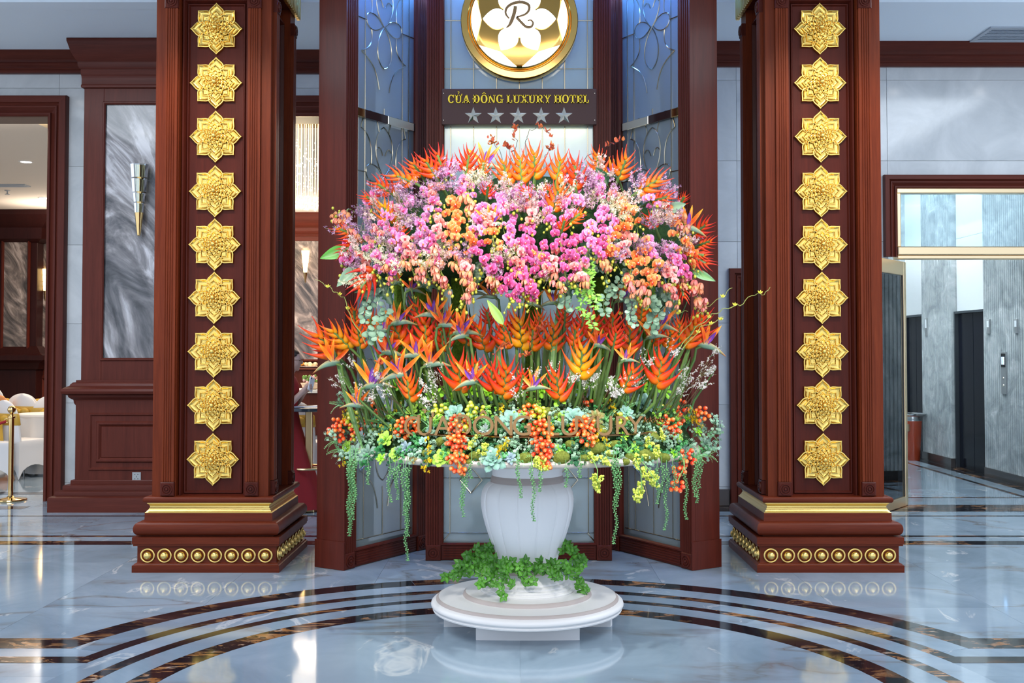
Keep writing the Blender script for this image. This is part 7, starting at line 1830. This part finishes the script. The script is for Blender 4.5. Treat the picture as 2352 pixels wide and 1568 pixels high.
# ================================================================== BRONZE LETTERS ON THE SLAB
ls = thing('letter_sign', 'row of polished bronze letters and stars standing in the succulent bed', 'sign', (AX, AY, 0))
txt = 'CỬA ĐÔNG LUXURY'; RL = .93
pxl = {0: 940, 1: 972, 2: 1017, 4: 1064, 5: 1111, 6: 1157, 7: 1199, 9: 1268, 10: 1307, 11: 1345, 12: 1388, 13: 1430, 14: 1464}
dg = None
for i, chh in enumerate(txt):
    if chh == ' ': continue
    px = pxl[i]; x = P(px, 985, AY-RL*.93).x-AX; y = -sqrt(max(.1, RL*RL-x*x)); an_ = atan2(x, -y)
    cv = bpy.data.curves.new('letter', 'FONT'); cv.body = chh; cv.size = .142; cv.extrude = .007; cv.offset = .0005; cv.align_x = 'CENTER'
    o = bpy.data.objects.new('letter_curve', cv); COL.objects.link(o)
    dg = bpy.context.evaluated_depsgraph_get(); me = bpy.data.meshes.new_from_object(o.evaluated_get(dg)); bpy.data.objects.remove(o)
    me.materials.clear(); me.materials.append(BRONZE)
    put('letter', me, ls, TR(x, y, zz(999, AY+y)) @ RZ(an_*.6) @ RX(pi/2))
for k_, px in enumerate((1484, 1497, 1510, 1523, 1536)):
    x = P(px, 960, AY-RL*.8).x-AX; y = -sqrt(max(.1, RL*RL-x*x)); put('star', mk(star_mesh(.022, .008), BRONZE, 0, 'star'), ls, TR(x, y, zz(964, AY+y)))
m = MB(); pts = []
for i in range(30):
    a = radians(-50+96*i/29); pts.append((RL*sin(a), -RL*cos(a), zz(1003, AY-RL)))
m.tube(pts, .006, 6); obj('base_rail', m, BRONZE, ls)
for a in (-50, -25, 0, 25, 46):
    m = MB(); a = radians(a); m.tube([(RL*sin(a), -RL*cos(a), ZP1), (RL*sin(a), -RL*cos(a), zz(1003, AY-RL))], .005, 6); obj('rail_post', m, BRONZE, ls)

# ================================================================== IVY ROUND THE URN
IV = []
for i in range(3):
    m = MB(); r = random.Random(90+i)
    for k in range(5):
        a = 2*pi*k/5+r.uniform(-.2, .2); c = lerp((.02, .16, .008), (.10, .40, .02), r.random()); t = leaf_mesh(.032*r.uniform(.8, 1.1), .0105, c, lerp(c, (.2, .5, .04), .4), .25, 4); m.merge(t, RY(a) @ RX(r.uniform(-.35, .1)) @ TR(0, 0, .003))
    IV.append(mk(m, LEAF, 180, 'leaf_cluster', True))
iv = []
def ivy(pts, Y0, n, dens=1.0):
    W_ = [P(x, y, Y) for x, y, Y in pts]; root = thing('ivy_vine', '', 'vine', tuple(W_[0])); sp = []
    for i in range(len(W_)-1):
        for k in range(4): sp.append(W_[i].lerp(W_[i+1], k/4)-W_[0]+Vector((R.uniform(-.004, .004), 0, R.uniform(-.004, .004))))
    sp.append(W_[-1]-W_[0]); m = MB(); m.cur = (.13, .17, .04); m.tube(sp, .0022, 5); obj('stem', m, LEAF, root, 60, True)
    for i in range(n):
        t = (i+.5)/n; q = sp[min(len(sp)-1, int(t*len(sp)))]+Vector((R.uniform(-.03, .03)*dens, R.uniform(-.05, .01), R.uniform(-.028, .028)*dens)); put('leaf_cluster', R.choice(IV), root, TR(*q) @ RZ(R.uniform(-.7, .7)) @ RX(R.uniform(-.6, .5)) @ RY(R.uniform(0, 6)) @ SCL(R.uniform(.8, 1.15)))
    iv.append((root, sum(p[0] for p in pts)/len(pts)))
f_ = AY-.22; s_ = AY-.10; b_ = AY
ivy([(1140, 1290, f_), (1180, 1300, f_-.02), (1230, 1300, f_-.03), (1290, 1298, f_)], 0, 24)
ivy([(1120, 1250, b_), (1100, 1270, s_), (1085, 1290, s_), (1060, 1300, s_), (1050, 1320, s_)], 0, 24, 1.3)
ivy([(1125, 1245, b_), (1115, 1270, s_), (1120, 1295, s_), (1140, 1310, f_)], 0, 26, 1.4)
ivy([(1060, 1285, s_), (1045, 1305, s_), (1040, 1320, s_), (1028, 1328, s_), (1016, 1326, s_)], 0, 5, .3)
ivy([(1110, 1310, f_), (1105, 1335, f_-.03), (1100, 1345, f_-.05)], 0, 4, .4)
ivy([(1115, 1315, f_), (1125, 1335, f_-.04), (1145, 1342, f_-.06), (1155, 1362, f_-.08)], 0, 7, .5)
ivy([(1160, 1310, f_), (1165, 1335, f_-.03), (1180, 1345, f_-.05)], 0, 4, .4)
ivy([(1190, 1310, f_-.03), (1205, 1335, f_-.05), (1222, 1332, f_-.06)], 0, 5, .4)
ivy([(1290, 1250, b_), (1310, 1262, s_), (1325, 1280, s_), (1340, 1305, s_)], 0, 22, 1.2)
ivy([(1275, 1290, f_), (1300, 1305, f_), (1320, 1320, s_), (1335, 1345, s_), (1342, 1352, s_)], 0, 14, .6)
ivy([(1240, 1295, f_-.03), (1270, 1310, f_-.03), (1280, 1318, f_)], 0, 12, .8)
ivy([(1080, 1275, s_), (1100, 1300, s_), (1150, 1305, f_-.02)], 0, 22, 1.2)
label_row(iv, 'green ivy vine wound round the waist of the white urn', 'vine', 'ivy vines round the urn')
